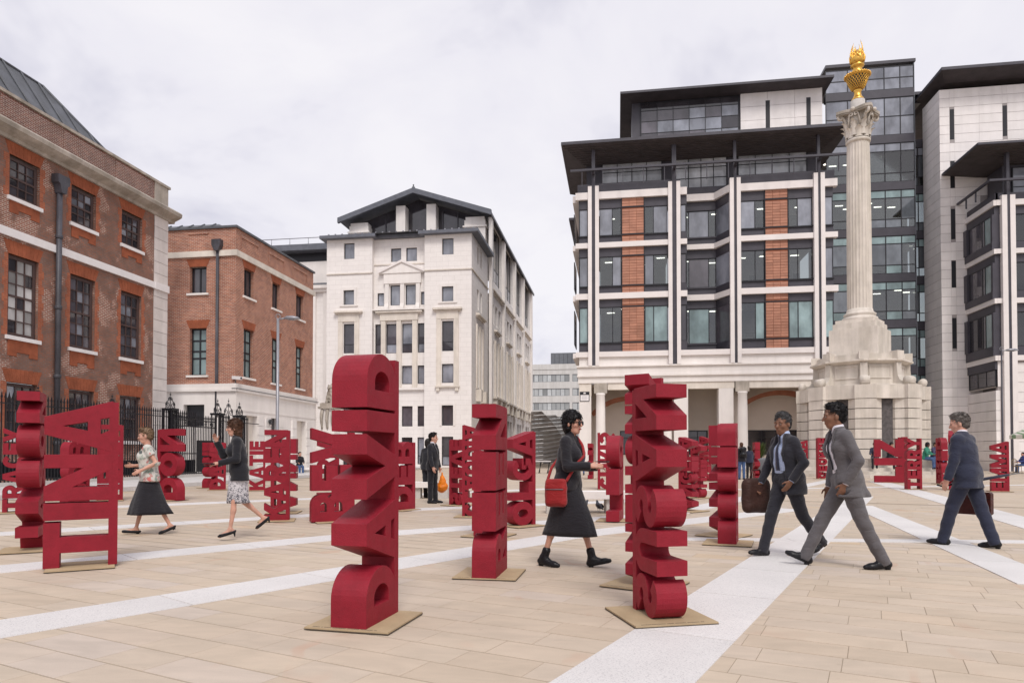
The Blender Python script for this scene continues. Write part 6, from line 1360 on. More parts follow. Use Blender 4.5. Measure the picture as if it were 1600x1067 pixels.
    if out.get('shirt'):
        t = new(); torso(t, -.002, .08, belly=out.get('belly', 0)); cone(t, nb - ud * .02, nb + ud * .028 + fd * .006, nk + .008, nk + .012, .01); t.cut_below(S(hipc[2] + .09)); ell(t, nb + fd * .055 + ud * .05, (.035, .03, .05), .01, 'sub'); t.fold(.0025, 24, 2.0)
        sho, sp_ = sdf_obj('shirt', t, out['shirt'], root)
        if out.get('tie'):
            mb = MB(); n = 12; vv = []
            for i in range(n):
                f = i / (n - 1); z = S(nb[2] + .005) * (1 - f) + S(hipc[2] + .13) * f
                sel = sp_[(np.abs(sp_[:, 2] - z) < .02) & (np.abs(sp_[:, 1]) < .025)]; x = sel[:, 0].max() + .006 if len(sel) else .12
                wdt = (.020 if i < 1 else .013 + .022 * f) * sc
                vv += [(x, wdt, z), (x + .006, 0, z), (x, -wdt, z), (x - .012, 0, z)]
            mb.add(vv, [(4 * i + j, 4 * i + (j + 1) % 4, 4 * i + 4 + (j + 1) % 4, 4 * i + 4 + j) for i in range(n - 1) for j in range(4)], True); mb.build('tie', out['tie'], root, True)
        if out.get('trousers'):
            mb = MB(); mb.lathe([(.158 * sc, -.02 * sc), (.163 * sc, -.018 * sc), (.163 * sc, .018 * sc), (.158 * sc, .02 * sc)], (0, 0, 0), 28); bo = mb.build('belt', 'leather_black', root, True); bo.location = (0, 0, S(hipc[2] + .135)); bo.scale = (.72, 1.02, 1)
    # ---- jacket or sleeved top
    if out.get('jacket'):
        r = out.get('jr', .020); t = new(); torso(t, r, .06, belly=out.get('belly', 0), neck=not out.get('scoop')); hem = out.get('hem', -.12)
        cone(t, hipc + V(-.01, .062, .02), hipc + V(-.01, -.062, .02), .112 + r, .112 + r, .05); cone(t, hipc + V(-.012, .066, hem), hipc + V(-.012, -.066, hem), .118 + r, .118 + r, .05)
        if out.get('tail'): a_, b_2 = out['tail']; cone(t, hipc + V(-.06, out.get('tail_y', 0), .04), hipc + V(a_, out.get('tail_y', 0), b_2), .09, .05, .09)
        t.cut_below(S(hipc[2] + hem))
        op = out.get('open')
        if op == 'v': cone(t, nb + fd * .10, shc + fd * .19 - ud * .26, .062, .008, .008, 'sub')
        if op == 'wide':
            oy = out.get('oy', 0); cone(t, nb + fd * .10, hipc + fd * .19 + V(0, oy, .28), .070, .112, .008, 'sub'); cone(t, hipc + fd * .20 + V(0, oy, .28), hipc + fd * .24 + V(0, oy, hem - .05), .118, .19, .008, 'sub')
        if out.get('scoop'): ell(t, nb + fd * .03 + ud * .02, (.085, .095, .06), .01, 'sub')
        slv = out.get('sleeve', 1.0)
        for key, (sh, el, wr, hdv) in arms.items():
            cone(t, sh - V(0, 0, .012), el, .049 + r * .55, .045 + r * .5, .022)
            if slv > .6: w2 = el + (wr - el) * (.96 if slv >= 1 else slv); cone(t, el, w2, .047 + r * .5, .037 + r * .5, .015)
        t.fold(.0030 if not fem else .0026, 30, out.get('seed', 0.0) + 1.0); 
        for key, (sh, el, wr, hdv) in arms.items():
            if slv >= .6: e2 = wr + hdv * .062; ell(t, e2, (.066, .066, .066), .003, 'sub')
            else: e2 = sh + (el - sh) * (slv + .42); ell(t, e2, (.09, .09, .09), .003, 'sub')
        jo, jp = sdf_obj(out.get('jname', 'jacket'), t, out['jacket'], root)
        if out.get('cuff'):
            for key, (sh, el, wr, hdv) in arms.items(): mb = MB(); mb.tube([S(wr - hdv * .03), S(wr + hdv * .012)], .036 * sc, 12); mb.build('shirt_cuff', out['cuff'], root, True)
        if op and not fem:
            for q in (-1, 1):          # lapels folded back along the opening
                zt, zb = nb[2] + .02, (shc[2] - .26 if op == 'v' else hipc[2] + .24); n = 8; vv = []
                for i in range(n):
                    f = i / (n - 1); z = S(zt + (zb - zt) * f)
                    for yy in ((.052 * (1 - f) + .012 * f if op == 'v' else .06 + .03 * f), (.085 + .025 * math.sin(f * 3.0) - .055 * f * f if op == 'v' else .10 + .03 * math.sin(f * 2.6))):
                        y = S(yy * q); sel = jp[(np.abs(jp[:, 2] - z) < .02) & (np.abs(jp[:, 1] - y) < .016) & (jp[:, 0] > -.02)]
                        vv.append((sel[:, 0].max() + .005 if len(sel) else (vv[-1][0] if vv else S(.1)), y, z))
                k_ = len(vv); mb = MB(); mb.add(vv + [(x - .007, y, z) for x, y, z in vv], [(2 * i, 2 * i + 1, 2 * i + 3, 2 * i + 2) for i in range(n - 1)] + [(k_ + 2 * i + 2, k_ + 2 * i + 3, k_ + 2 * i + 1, k_ + 2 * i) for i in range(n - 1)] + [(2 * i, 2 * i + 2, k_ + 2 * i + 2, k_ + 2 * i) for i in range(n - 1)] + [(2 * i + 3, 2 * i + 1, k_ + 2 * i + 1, k_ + 2 * i + 3) for i in range(n - 1)], True); mb.build('lapel', out['jacket'], jo, True)
    # ---- skirt
    if out.get('skirt'):
        L_, flare, mt = out['skirt']; n, mrows = 56, 14; vv = []; ff = []; ztop = hipc[2] + .14; kz = {k: t[1] for k, t in legs.items()}; az = {k: t[2] for k, t in legs.items()}
        def leg_x(z, key):
            hip, kn, an = legs[key][:3]
            if z > kn[2]: f = (hip[2] - z) / max(hip[2] - kn[2], .05); f = max(0, f); return hip[0] + (kn[0] - hip[0]) * f
            f = (kn[2] - z) / max(kn[2] - an[2], .05); return kn[0] + (an[0] - kn[0]) * min(f, 1)
        for j in range(mrows):
            f = j / (mrows - 1); z = ztop - (ztop - (hipc[2] - L_)) * f
            xs = [leg_x(z, 'L'), leg_x(z, 'R')] if z < hipc[2] else [0, 0]
            cx = (xs[0] + xs[1]) / 2; hx = abs(xs[0] - xs[1]) / 2
            fz = max(0.0, (hipc[2] - z) / L_); rx = .118 + flare * fz * .9 + hx * out.get('stride', .72) + (.012 if z < hipc[2] else .006 * f); ry = .150 + (.02 if z < hipc[2] + .05 else 0) + flare * fz - (.03 * fz if flare < .05 else 0)
            for i in range(n):
                a = 2 * math.pi * i / n; wv = 1 + (.05 * fz * (1 if flare > .08 else .35)) * (math.sin(7 * a + 1.0) + .6 * math.sin(11 * a + 2 * fz))
                vv.append(S(V(cx + rx * wv * math.cos(a), ry * wv * math.sin(a), z)))
        for j in range(mrows - 1):
            for i in range(n): ff.append((j * n + i, (j + 1) * n + i, (j + 1) * n + (i + 1) % n, j * n + (i + 1) % n))
        base = len(vv)
        for i in range(n): p_ = np.array(vv[(mrows - 1) * n + i]); c_ = np.array(vv[(mrows - 1) * n:mrows * n]).mean(0); vv.append(p_ + (c_ - p_) * .06 + V(0, 0, .002)); 
        for i in range(n): p_ = np.array(vv[base + i]); c_ = np.array(vv[(mrows - 1) * n:mrows * n]).mean(0); vv.append(c_ + (p_ - c_) * .62 + V(0, 0, .20 * sc))
        for i in range(n): ff.append(((mrows - 1) * n + i, base + i, base + (i + 1) % n, (mrows - 1) * n + (i + 1) % n)); ff.append((base + i, base + n + i, base + n + (i + 1) % n, base + (i + 1) % n))
        ff.append(tuple(range(n)))
        mb = MB(); mb.add(vv, ff, True); mb.build('skirt', mt, root, True)
    # ---- shoes
    for key, (hip, kn, an, heel, toe, fdv, up) in legs.items():
        t = SDF(S(np.minimum(np.minimum(an, heel), toe) - .10), S(np.maximum(np.maximum(an, heel), toe) + .12), vx * .75); kind = out.get('shoe', 'oxford')
        h0 = heel + up * .012; t0 = toe + up * .006
        cone(t, h0, t0 - fdv * .03, .036, .038, .02); cone(t, t0 - fdv * .045, t0 + fdv * .02, .037, .024 if kind != 'pump' else .014, .02)
        if kind in ('oxford', 'boot'): cone(t, an + up * .0 - fdv * .01, an - up * .03 + fdv * .05, .043, .036, .03)
        if kind == 'boot': cone(t, an, an + (kn - an) / np.linalg.norm(kn - an) * .09, .045, .047, .02)
        sole = heel - up * .028
        X, Y, Z = np.meshgrid(*t.ax, indexing='ij', sparse=True); pl = (X - S(sole[0])) * up[0] + (Y - S(sole[1])) * up[1] + (Z - S(sole[2])) * up[2]
        t.d = np.maximum(t.d, (-pl).astype(np.float32))
        if kind in ('pump', 'flat'):
            cut = heel + up * (.022) ; pl2 = (X - S(cut[0])) * up[0] + (Z - S(cut[2])) * up[2]; t.d = np.maximum(t.d, pl2.astype(np.float32)); ell(t, an + fdv * .05 + up * .0, (.075, .028, .05), .006, 'sub')
        sh_, _ = sdf_obj('shoe', t, out.get('shoes', 'leather_black'), root)
        mb = MB(); 
        if out.get('heels'): q = heel - up * .02; mb.tube([S(q), S(V(q[0] - .008, q[1], max(.002, q[2] - out['heels'] - .01)))], .018 * sc, 8, True, .006); mb.build('heel', 'leather_black', sh_, True)
        else: mb.tube([S(heel - up * .02 - fdv * .01), S(heel - up * .02 + fdv * .035)], .024 * sc, 10); mb.build('heel', 'leather_black', sh_, True)
    root['_hands'] = 0; del root['_hands']
    def tow(p):      # a point of the figure in the place
        q = Matrix.Translation(root.location) @ Matrix.Rotation(rad(beta) + YAW, 4, 'Z'); return q @ Vector(S(np.array(p)))
    return dict(root=root, arms=arms, legs=legs, hip=hipc, sh=shc, nb=nb, hc=hc, W=tow, sc=sc, M=Matrix.Translation(root.location) @ Matrix.Rotation(rad(beta) + YAW, 4, 'Z'))
# arms: (forward, outward, elbow bend, inward turn); legs: (thigh forward, knee bend, toe up[, spread])
GREY = make_person('man in grey suit and open jacket striding left at right of the middle', 1322, 886, 1.80, 170,
    dict(legL=(-19, 8, -3), legR=(27, 4, 24), armL=(-20, 10, 44, 22), armR=(-6, 6, 16, 2), lean=7, head=(-4, 4), twist=8, handL=((0, 1, .2), 35)),
    dict(skin='skin_brown', hair='hair_black', style='short', trousers='wool_grey', shirt='shirt_white', tie='wool_charcoal', jacket='wool_grey', open='wide', cuff='shirt_white', seed=.4, tail=(-.20, -.15), hem=-.15))
DARK = make_person('man in dark suit with pale blue shirt walking left beside the man in grey', 1230, 868, 1.72, 200,
    dict(legL=(-20, 22, -24), legR=(20, 4, 6), armL=(-16, 16, 46, 32), armR=(10, 14, 10, 4), lean=3, head=(14, 6), twist=-6, handR=((0, -1, 0), 70)),
    dict(skin='skin_brown', hair='hair_salt', style='short', brow='hair_black', trousers='wool_charcoal', shirt='shirt_blue', tie='tie_dark', jacket='wool_charcoal', open='wide', cuff='shirt_blue', belly=.03, seed=1.9, tail=(-.16, -.16), tail_y=.10, hem=-.16))
NAVY = make_person('grey haired man in navy suit seen from behind with briefcase at right', 1513, 854, 1.76, 124,
    dict(legL=(20, 6, 2), legR=(-16, 4, -4), armL=(3, 8, 14, 3), armR=(-6, 12, 10, 3), lean=6, head=(22, 10), handL=((0, 1, 0), 55), handR=((0, -1, 0), 80)),
    dict(skin='skin_light', hair='hair_grey', style='short', trousers='wool_navy', shirt='shirt_white', jacket='wool_navy', open='v', cuff='shirt_white', jr=.030, belly=.04, tw=1.12, seed=3.1, hem=-.15))
BAGMAN = make_person('man in dark suit standing still beside the stone bench with orange bag', 676, 786, 1.72, -18,
    dict(legL=(2, 0, 0), legR=(-2, 0, 0), armL=(4, 10, 8, 4), armR=(6, 8, 14, 2), lean=0, head=(8, 0), handL=((0, 1, 0), 80), handR=((0, -1, 0), 40)),
    dict(skin='skin_light', hair='hair_dark', style='short', trousers='wool_black', shirt='shirt_white', tie='tie_dark', jacket='wool_black', open='v', belly=.03, seed=2.2), .013)
LADY = make_person('woman in black with sunglasses and red shoulder bag looking at her phone', 888, 885, 1.68, -26,
    dict(legL=(20, 6, 14), legR=(-15, 5, -4), armL=(6, 10, 82, 28), armR=(8, 10, 84, 30), lean=3, head=(-6, 2), handL=((0, .4, 1), 40), handR=((0, -.9, .4), 30)),
    dict(fem=True, skin='skin_light', hair='hair_black', style='bob', glasses=True, lip=True, jacket='cotton_black', jname='cardigan', hem=-.06, jr=.018, open='v', shirt='cotton_black', stride=.92, skirt=(.56, .035, 'cotton_black'), shoe='boot', seed=.9))
FLOWER = make_person('grey haired woman in flowered top and wide dark skirt walking left', 232, 834, 1.60, 206,
    dict(legL=(-15, 14, -22), legR=(14, 3, 4), armL=(-30, 14, 92, 8), armR=(-4, 12, 92, 30), lean=3, head=(-6, 6), handL=((0, 1, .2), 40), handR=((0, -1, 0), 50)),
    dict(fem=True, skin='skin_light', hair='hair_fair', style='short', jacket='flower_print', jname='blouse', hem=-.06, jr=.026, sleeve=.35, scoop=True, skirt=(.60, .085, 'cotton_black'), shoe='flat', seed=1.2, belly=.02))
SKIRT = make_person('woman in black jacket and white patterned skirt in heels walking left', 372, 842, 1.62, 205,
    dict(legL=(9, 2, -14), legR=(-7, 42, -40), armL=(2, 12, 76, 22), armR=(38, 8, 118, 22), lean=4, head=(-4, 4), handL=((0, .6, .8), 40), handR=((0, -1, 0), 45)),
    dict(fem=True, skin='skin_light', hair='hair_brown', style='long', jacket='wool_black', hem=-.12, jr=.02, open='v', shirt='cotton_white', stride=.5, skirt=(.46, .0, 'skirt_print'), shoe='pump', heels=.045, seed=2.4))
_bk = dict(legL=(3, 0, 0), legR=(-3, 0, 0), armL=(-4, 9, 20, 4), armR=(6, 9, 24, 6), lean=1)
PACK = make_person('man in jeans with black backpack standing with his back turned', 1159, 749, 1.76, 92, _bk, dict(skin='skin_light', hair='hair_brown', trousers='denim', jacket='cotton_black', jname='jumper', shoes='leather_black', hem=-.08), .017)
MATE = make_person('person in dark clothes standing close to the right of the backpack man', 1171, 748.5, 1.62, 80, _bk, dict(skin='skin_light', hair='hair_dark', style='bob', fem=True, trousers='cotton_black', jacket='wool_navy', jname='jumper', hem=-.08), .018)
HOOD = make_person('hooded person with white backpack walking away in front of the colonnade', 909, 742, 1.66, 95, dict(legL=(12, 6, 0), legR=(-10, 8, -8), armL=(-6, 10, 30, 4), armR=(6, 10, 30, 6), lean=3), dict(skin='skin_light', hair='cotton_violet', style='hood', fem=True, trousers='denim', tw=.85, jacket='cotton_violet', hem=-.08), .018)
FARM = make_person('far walker in dark jacket next to the hooded person', 900, 742, 1.7, 70, dict(legL=(10, 6, 0), legR=(-8, 8, -6), armL=(-6, 10, 20, 4), armR=(6, 10, 20, 6), lean=2), dict(skin='skin_tan', hair='hair_dark', trousers='wool_black', jacket='wool_navy', hem=-.1), .02)
HIDE = make_person('person in black mostly hidden behind the man with the orange bag', 668, 778, 1.62, 70, _bk, dict(skin='skin_light', hair='hair_dark', style='bob', fem=True, trousers='wool_black', jacket='wool_black', hem=-.1), .018)
# seated people: thighs level, shins down, hips at seat height
_sit = dict(legL=(84, 84, 0), legR=(80, 78, 0), armL=(22, 8, 55, 22), armR=(26, 8, 50, 20), lean=4)
def sitter(label, P, beta, zs, out, vx=.018, **kw):
    pz = dict(_sit, sit=zs + .10); pz.update(kw); return make_person(label, 0, 0, out.pop('H', 1.72), beta, pz, out, vx, 0.0, Vector((P[0], P[1], 0)))
# ------------------------------------------------------------------ seated people, carried things, birds, planting, signs
def on_ring(u, r):
    d = ray(u, 710); d.z = 0; d.normalize(); o = Vector((-CX, -CY, 0)); b = o.dot(d); c = o.dot(o) - r * r; t = -b - math.sqrt(max(b * b - c, 0)); return d * t
def face_out(P): w = Vector((P.x - CX, P.y - CY, 0)); return math.degrees(math.atan2(w.dot(_F), w.dot(_R)))
for lab, u, out, db in (('seated person with curly hair below the column, leftmost on the steps', 1367, dict(skin='skin_tan', hair='hair_dark', style='bob', trousers='wool_black', jacket='wool_navy', hem=-.08), -10),
                        ('seated woman raising a cup to her mouth below the column', 1391, dict(skin='skin_light', hair='hair_dark', style='bob', fem=True, trousers='wool_black', jacket='cotton_black', hem=-.08), 15),
                        ('seated woman in green top and jeans below the column', 1446, dict(skin='skin_dark', hair='hair_black', style='bob', fem=True, trousers='denim', jacket='cotton_green', hem=-.08), 20),
                        ('seated person in dark violet top right of the woman in green', 1459, dict(skin='skin_tan', hair='hair_dark', style='short', trousers='denim', jacket='cotton_violet', hem=-.08), 0)):
    P = on_ring(u, 4.72); kw = dict(armR=(60, 6, 105, 24)) if 'cup' in lab else {}
    sitter(lab, P, face_out(P) + db, 0.95, out, lean=8, head=(10 if 'curly' not in lab else -20, 12), **kw)
P = gnd(1474, 743); make_person('person in white shirt standing behind the square red blocks', 1474, 746, 1.74, 60, _bk, dict(skin='skin_tan', hair='hair_black', trousers='wool_black', jacket='cotton_white', jname='jumper', hem=-.05), .02)
g = gnd(468, 742); sitter('man in dark coat sitting against the red brick house', (g.x, g.y), 300, .45, dict(skin='skin_light', hair='hair_dark', style='short', trousers='denim', jacket='wool_black', hem=-.1), head=(20, -4))
P = gnd(1600, 738); sitter('person in blue padded jacket at the cafe table at right edge', (P.x, P.y), 175, .45, dict(skin='skin_light', hair='hair_dark', trousers='denim', jacket='puffer_blue', hem=-.1, jr=.035))
# backpacks
def backpack(F_, label, mat, w=.30, h=.44, d=.17):
    root = thing('backpack', label, 'backpack', F_['W'](V(-.2, 0, F_['sh'][2] - .32)), F_['M'].to_euler().z); s = SDF((-.2, -.25, -.1), (.2, .25, .6), .018)
    for z in (.06, h - .08):
        s.cone((0, -w / 2 + .07, z), (0, w / 2 - .07, z), d * .52, d * .48, .05)
    s.cone((0, 0, .06), (0, 0, h - .08), d * .6, d * .55, .05); s.cone((-.07, -.06, .1), (-.07, .06, .1), .06, .06, .03); sdf_obj('pack', s, mat, root)
    for q in (-1, 1): mb = MB(); mb.tube([(.03, q * .09, h - .05), (.14, q * .11, h + .03), (.25, q * .11, h - .03), (.29, q * .1, h - .18), (.1, q * .14, .05)], .016, 6); mb.build('strap', mat, root, True)
backpack(PACK, 'black backpack worn by the man in jeans', 'leather_black'); backpack(HOOD, 'white backpack worn by the hooded person', 'cotton_white', .26, .36, .14)
# red shoulder bag, strap round the body
def held(name, label, cat, F_, p): return thing(name, label, cat, F_['W'](p), F_['M'].to_euler().z)
def rbox(mb, x0, x1, y0, y1, z0, z1, r):
    o = [(x0 + r, z0), (x1 - r, z0), (x1, z0 + r), (x1, z1 - r), (x1 - r, z1), (x0 + r, z1), (x0, z1 - r), (x0, z0 + r)]; mb.prism(o, 'y', y0, y1)
hp = LADY['hip']; b = held('shoulder_bag', 'red zipped shoulder bag on the hip of the woman in black', 'bag', LADY, hp + V(-.06, -.215, -.10))
s = SDF((-.2, -.12, -.2), (.2, .12, .25), .011); s.cone((-.075, 0, -.08), (.075, 0, -.08), .048, .048, .02); s.cone((-.085, 0, .14), (.085, 0, .14), .03, .03, .05); s.cone((-.078, 0, 0), (.078, 0, 0), .045, .045, .06); s.cone((-.08, 0, .07), (.08, 0, .07), .04, .04, .06); s.fold(.002, 30); sdf_obj('bag_body', s, 'red_fabric', b)
mb = MB(); mb.tube([(-.10, -.046, .055), (.10, -.046, .06)], .005, 6); mb.build('zip', 'zinc_grey', b, True)
o_ = hp + V(-.06, -.215, -.10); sh = LADY['sh']; mb = MB(); pts = [hp + V(.05, -.20, .04), hp + V(.10, -.165, .14), hp + V(.155, -.09, .26), sh + V(.175, -.02, -.16), sh + V(.125, .055, -.04), sh + V(.03, .085, .075), sh + V(-.09, .07, .0), sh + V(-.14, -.02, -.2), hp + V(-.15, -.12, .2), hp + V(-.17, -.20, .04)]
P3 = [Vector((p - o_) * LADY['sc']) for p in pts]; fine = []
for i in range(len(P3) - 1): fine += [P3[i].lerp(P3[i + 1], t / 4) for t in range(4)]
fine.append(P3[-1]); sm = [fine[0]] + [(fine[i - 1] + fine[i] * 2 + fine[i + 1]) / 4 for i in range(1, len(fine) - 1)] + [fine[-1]]; mb.tube(sm, .016, 8)
mb.build('strap', 'red_fabric', b, True)
wr = (LADY['arms']['R'][2] + LADY['arms']['R'][3] * .12); ph = held('phone', 'black phone held by the woman in black', 'phone', LADY, (LADY['arms']['L'][2] + LADY['arms']['R'][2]) / 2 + V(.10, 0, .055)); mb = MB(); rbox(mb, -.07, .07, -.04, .04, -.006, .006, .004); mb.build('phone_case', 'leather_black', ph, True); mb = MB(); mb.box(-.062, .062, -.036, .036, .0062, .008); mb.build('screen', 'glass_dark', ph, True)
# orange carrier bag
wl_ = BAGMAN['arms']['L']; b = held('carrier_bag', 'orange plastic carrier bag held by the standing man', 'bag', BAGMAN, wl_[2] + wl_[3] * .1 + V(.02, .06, -.02)); s = SDF((-.25, -.2, -.55), (.25, .2, .1), .014)
s.cone((0, 0, -.40), (.02, 0, -.20), .125, .075, .06); s.cone((-.06, 0, -.38), (.07, 0, -.37), .085, .085, .05); s.cone((.01, 0, -.2), (0, 0, -.02), .05, .015, .05); s.fold(.006, 40); sdf_obj('bag_body', s, 'orange_plastic', b)
# satchel of the man in the dark suit, briefcase and umbrella of the man in navy
wr_ = DARK['arms']['R']; b = held('satchel', 'soft brown satchel carried low by the man in the dark suit', 'bag', DARK, wr_[2] + wr_[3] * .08 + V(.0, -.05, .14)); s = SDF((-.28, -.15, -.45), (.28, .15, .15), .013)
for z in (-.38, -.32, -.26, -.2, -.14, -.08): s.cone((-.12 - .02 * (z < -.2), 0, z), (.12, 0, z), .065, .065, .06)
s.fold(.003, 25); sdf_obj('bag_body', s, 'satchel_brown', b); mb = MB(); mb.tube([(-.08, 0, -.02), (-.06, 0, .08), (.06, 0, .08), (.08, 0, -.02)], .012, 6); mb.build('handle', 'leather_brown', b, True)
wr_ = NAVY['arms']['R']; b = held('briefcase', 'dark red leather briefcase carried by the man in navy', 'briefcase', NAVY, wr_[2] + wr_[3] * .11 + V(.0, -.01, 0)); mb = MB(); rbox(mb, -.21, .21, -.045, .045, -.36, -.06, .02); mb.build('case', 'leather_brown', b, True)
mb = MB(); mb.tube([(-.07, 0, -.07), (-.055, 0, -.015), (.055, 0, -.015), (.07, 0, -.07)], .011, 6); mb.build('handle', 'leather_black', b, True); mb = MB(); rbox(mb, -.03, .03, .044, .05, -.13, -.09, .006); mb.build('clasp', 'gold', b, True)
mb = MB(); rbox(mb, -.212, .212, -.047, .047, -.152, -.146, .002); mb.build('seam', 'leather_black', b, True)
b = held('umbrella', 'rolled dark umbrella held level by the man in navy', 'umbrella', NAVY, wr_[2] + wr_[3] * .04 + V(0, -.04, .02)); d0 = V(-.38, -.30, .10); mb = MB(); mb.tube([-d0 * .55, -d0 * .2, d0 * .3, d0 * .8], (.03), 8, True, .016); mb.build('canopy', 'tie_dark', b, True); mb = MB(); mb.tube([d0 * .8, d0 * 1.05], .006, 6); mb.build('tip', 'zinc_grey', b, True)
mb = MB(); mb.tube([-d0 * .54, -d0 * .8, -d0 * .92 + V(0, 0, .03)], .013, 7); mb.build('handle', 'leather_black', b, True)
wr_ = SKIRT['arms']['L']; b = held('phone', 'dark phone and paper in the hand of the woman in heels', 'phone', SKIRT, wr_[2] + wr_[3] * .13 + V(.03, 0, .02)); mb = MB(); rbox(mb, -.09, .09, -.05, .05, -.008, .008, .004); mb.build('phone_case', 'leather_black', b, True)
cu_ = None
# pigeons
def pigeon(label, u, v, beta):
    g = gnd(u, v); root = thing('pigeon', label, 'bird', (g.x, g.y, 0), rad(beta) + YAW, 'pigeons'); s = SDF((-.25, -.1, -.01), (.2, .1, .3), .008)
    s.ell((0, 0, .12), (.095, .055, .055), .02, M=roty(rad(-20))); s.cone((.06, 0, .15), (.085, 0, .205), .038, .024, .03); s.ell((.095, 0, .222), (.026, .02, .021), .012); s.cone((-.06, 0, .10), (-.19, 0, .065), .038, .012, .03); s.cone((.118, 0, .22), (.138, 0, .215), .006, .002, .004)
    for q in (-1, 1): s.cone((.01, q * .022, .08), (.005, q * .022, .012), .009, .005, .008); s.cone((-.015, q * .022, .008), (.03, q * .022, .006), .005, .004, .004)
    sdf_obj('body', s, 'slate', root)
    for q in (-1, 1): w = SDF((-.25, -.1, -.01), (.2, .1, .3), .008); w.ell((-.03, q * .05, .125), (.10, .014, .042), .01, M=roty(rad(-14))); sdf_obj('wing', w, 'pipe_metal', root)
pigeon('dark pigeon walking in front of the stone bench', 911, 798, 5); pigeon('dark pigeon half hidden beside the bench support', 936, 799, 110)
# carved beast on the pier
st = thing('stone_statue', 'weathered stone heraldic beast sitting on the gate pier', 'statue', (sp_.x, sp_.y, 4.8)); s = SDF((-.6, -.6, -.05), (.6, .6, 1.6), .03)
s.cone((0, .1, .2), (0, 0, .7), .3, .2, .1); s.cone((0, -.05, .7), (0, -.12, .95), .2, .17, .1); s.ell((0, -.16, 1.12), (.17, .2, .17), .06); s.cone((0, -.3, 1.08), (0, -.38, 1.04), .09, .07, .04); s.cone((0, .05, 1.2), (0, .1, 1.4), .1, .03, .05)
for q in (-1, 1): s.cone((q * .16, -.15, .65), (q * .17, -.3, .05), .09, .08, .05); s.cone((q * .26, .1, .2), (q * .26, -.2, .08), .14, .09, .05); s.ell((q * .13, -.08, 1.27), (.05, .04, .07), .02); s.cone((q * .25, .2, .5), (q * .34, .25, .95), .1, .03, .05)
s.cone((-.45, -.42, 0), (.45, .42, 0), .05, .05, .02); s.fold(.015, 14); sdf_obj('beast', s, 'dirty_stone', st)
# shrub in a tall pot behind the red sculpture
speck('leaf', (0.055, 0.085, 0.018), .6, .3, 5, 40, 0, piece=.45); g = gnd(1186, 745); pl = thing('potted_shrub', 'green spiky shrub in a tall planter near the colonnade', 'plant', (g.x, g.y, 0))
mb = MB(); mb.lathe([(.22, 0), (.3, .05), (.36, .9), (.40, 1.0), (.36, 1.02), (.33, .95)], (g.x, g.y, 0), 20); mb.build('planter', 'zinc_grey', pl); random.seed(21); mb = MB()
for k in range(420):
    a, t = random.random() * 6.283, random.random(); r = .5 * math.sqrt(random.random()); p0 = Vector((g.x + r * .5 * math.cos(a), g.y + r * .5 * math.sin(a), 1.0 + .5 * t)); d = Vector((math.cos(a) * (.3 + r), math.sin(a) * (.3 + r), .9 + random.random() * .5)).normalized(); L = random.uniform(.25, .55); sd = d.cross(Vector((0, 0, 1))).normalized() * .018
    mb.add([p0 - sd, p0 + sd, p0 + d * L * .6 + sd * .7, p0 + d * L, p0 + d * L * .6 - sd * .7], [(0, 1, 2, 3, 4)])
tag(mb.build('foliage', 'leaf', pl), kind='stuff')
mb = MB(); mb.tube([(g.x, g.y, .9), (g.x + .02, g.y, 1.5)], .04, 6, True, .015); mb.build('stem', 'frame_brown', pl)
# trestle table in the lane
g = gnd(834, 739); tb = thing('trestle_table', 'white topped folding table at the mouth of the lane', 'table', (g.x, g.y, 0)); mb = MB(); mb.box(g.x - 1.1, g.x + 1.1, g.y - .35, g.y + .35, .74, .79); mb.build('table_top', 'white_paint', tb)
for x in (-.9, -.3, .35, .9): mb = MB(); mb.tube([(g.x + x, g.y - .3, 0), (g.x + x + .12, g.y + .3, .74)], .025, 6); mb.tube([(g.x + x + .12, g.y - .3, .74), (g.x + x, g.y + .3, 0)], .025, 6); mb.build('leg', 'iron', tb)
# sign boards on the stone
def sign(label, u0, v0, u1, v1, Y, dep=.03):
    a, b = onY(u0, v0, Y), onY(u1, v1, Y); root = thing('notice_board', label, 'sign', ((a.x + b.x) / 2, Y, b.z)); F_ = Fac('Y-', Y); h = a.z - b.z
    F_.part('board', 'frame_dark', root, (a.x, b.x, b.z, a.z, 0, dep)); F_.part('notice', 'white_paint', root, (a.x + .05, b.x - .05, b.z + .05, b.z + h * .66, dep, dep + .004)); return root, F_, a, b, h
r_, F_, a, b, h = sign('framed white notice with black header on the left pier of the colonnade', 906, 612, 921, 627, YD + .028)
mb = MB(); cx, cz = (a.x + b.x) / 2, b.z + h * .83; mb.tube([(cx, YD - .006, cz), (cx, YD - .001 - .012, cz)], .075, 6); mb.prism([(cx - .11, cz - .03), (cx, cz - .07), (cx + .11, cz - .03), (cx + .05, cz + .09), (cx, cz + .03), (cx - .05, cz + .09)], 'y', YD - .012, YD - .004); mb.build('emblem', 'white_paint', r_)
for k in range(4): F_.part('text_line', 'lamp_grey', r_, (a.x + .14, b.x - .14 - .05 * (k % 2), b.z + h * (.52 - .1 * k), b.z + h * (.54 - .1 * k), .034, .036))
r2, F2, a2, b2_, h2 = sign('small black and white notice on a post in the lane', 888, 671, 899, 682, 84); mb = MB(); mb.tube([((a2.x + b2_.x) / 2, 84.05, 0), ((a2.x + b2_.x) / 2, 84.05, a2.z)], .045, 8); mb.build('post', 'dark_metal', r2)
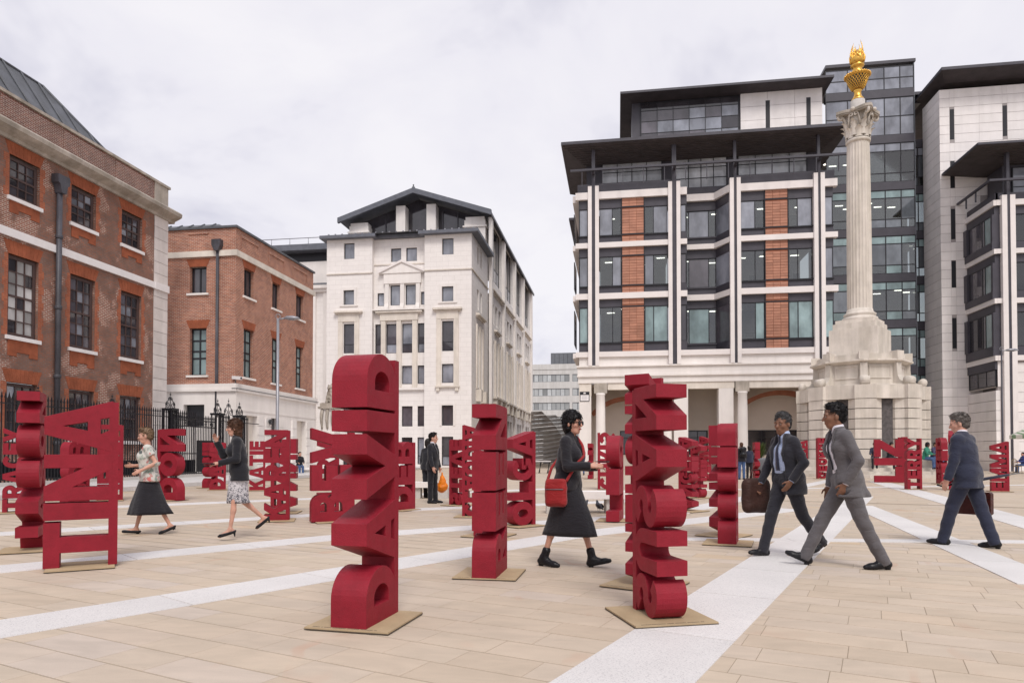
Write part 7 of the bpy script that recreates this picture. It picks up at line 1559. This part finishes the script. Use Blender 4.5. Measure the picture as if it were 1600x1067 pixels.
# cameras on the brick house
def cctv(label, p, d, mat):
    root = thing('security_camera', label, 'camera', p, 0, 'security cameras'); p = Vector(p); d = Vector(d).normalized(); mb = MB(); mb.tube([p, p + Vector((0, 0, .25)), p + d * .15 + Vector((0, 0, .28))], .025, 6); mb.build('bracket', 'zinc_grey', root); q = p + d * .1 + Vector((0, 0, .3)); s = d.cross(Vector((0, 0, 1))).normalized() * .09; u_ = Vector((0, 0, .09)); v = []
    for t in (-.3, .32):
        for a_, b2 in ((-1, -1), (1, -1), (1, 1), (-1, 1)): v.append(q + d * t + s * a_ + u_ * b2)
    mb = MB(); mb.add(v, [(3, 2, 1, 0), (4, 5, 6, 7), (0, 1, 5, 4), (1, 2, 6, 5), (2, 3, 7, 6), (3, 0, 4, 7)]); mb.build('housing', mat, root); mb = MB(); mb.tube([q + d * .32, q + d * .35], .06, 10); mb.build('lens', 'glass_dark', root)
cctv('white security camera on the cornice corner of the red brick house', (XB + .1, YB - .1, 5.1), (.9, -.3, -.1), 'white_paint'); cctv('dark security camera low on the side of the red brick house', (XB + .25, 38.0, 2.9), (.6, -.7, -.3), 'iron')
# cafe at the right edge: parasol, chair
m, nt, b_ = new_mat('awning'); p = coord(nt); sx = nt.nodes.new('ShaderNodeSeparateXYZ'); nt.links.new(p, sx.inputs[0]); c = ramp(nt, math_(nt, 'FRACT', math_(nt, 'MULTIPLY', sx.outputs['X'], 4.0)), [(0.48, (0.7, 0.68, 0.62)), (0.52, (0.20, 0.30, 0.18))]); nt.links.new(c, b_.inputs['Base Color'])
P = onY(1624, 700, 47); aw = thing('cafe_parasol', 'striped pale green cafe parasol at the right edge', 'parasol', (P.x, 47, 0)); mb = MB(); mb.lathe([(1.5, 2.2), (1.5, 2.42), (.9, 2.75), (.1, 3.0)], (P.x, 47, 0), 12, False); mb.build('canopy', 'awning', aw); mb = MB(); mb.tube([(P.x, 47, 0), (P.x, 47, 2.9)], .035, 8); mb.build('pole', 'lamp_grey', aw); mb = MB(); mb.lathe([(.35, 0), (.35, .06), (.1, .12)], (P.x, 47, 0), 14); mb.build('foot', 'concrete', aw)
speck('rattan', (0.42, 0.32, 0.18), .7, .2, 12, 60, .2); P = gnd(1590, 739); ch = thing('cafe_chair', 'pale rattan cafe chair under the parasol', 'chair', (P.x, P.y, 0), .4)
mb = MB(); mb.lathe([(.2, .42), (.23, .44), (.23, .47), (.2, .48)], (0, 0, 0), 14); mb.build('seat', 'rattan', ch, True)
for a in (.8, 2.35, 3.9, 5.5): mb = MB(); mb.tube([(.19 * math.cos(a), .19 * math.sin(a), .44), (.24 * math.cos(a), .24 * math.sin(a), 0)], .016, 6); mb.build('leg', 'rattan', ch, True)
mb = MB(); mb.tube([(-.2, -.2, .45), (-.26, -.2, .8), (-.26, 0, .95), (-.26, .2, .8), (-.2, .2, .45)], .018, 6); [mb.tube([(-.22, y, .5), (-.26, y, .9)], .01, 5) for y in (-.12, -.06, 0, .06, .12)]; mb.build('backrest', 'rattan', ch, True)
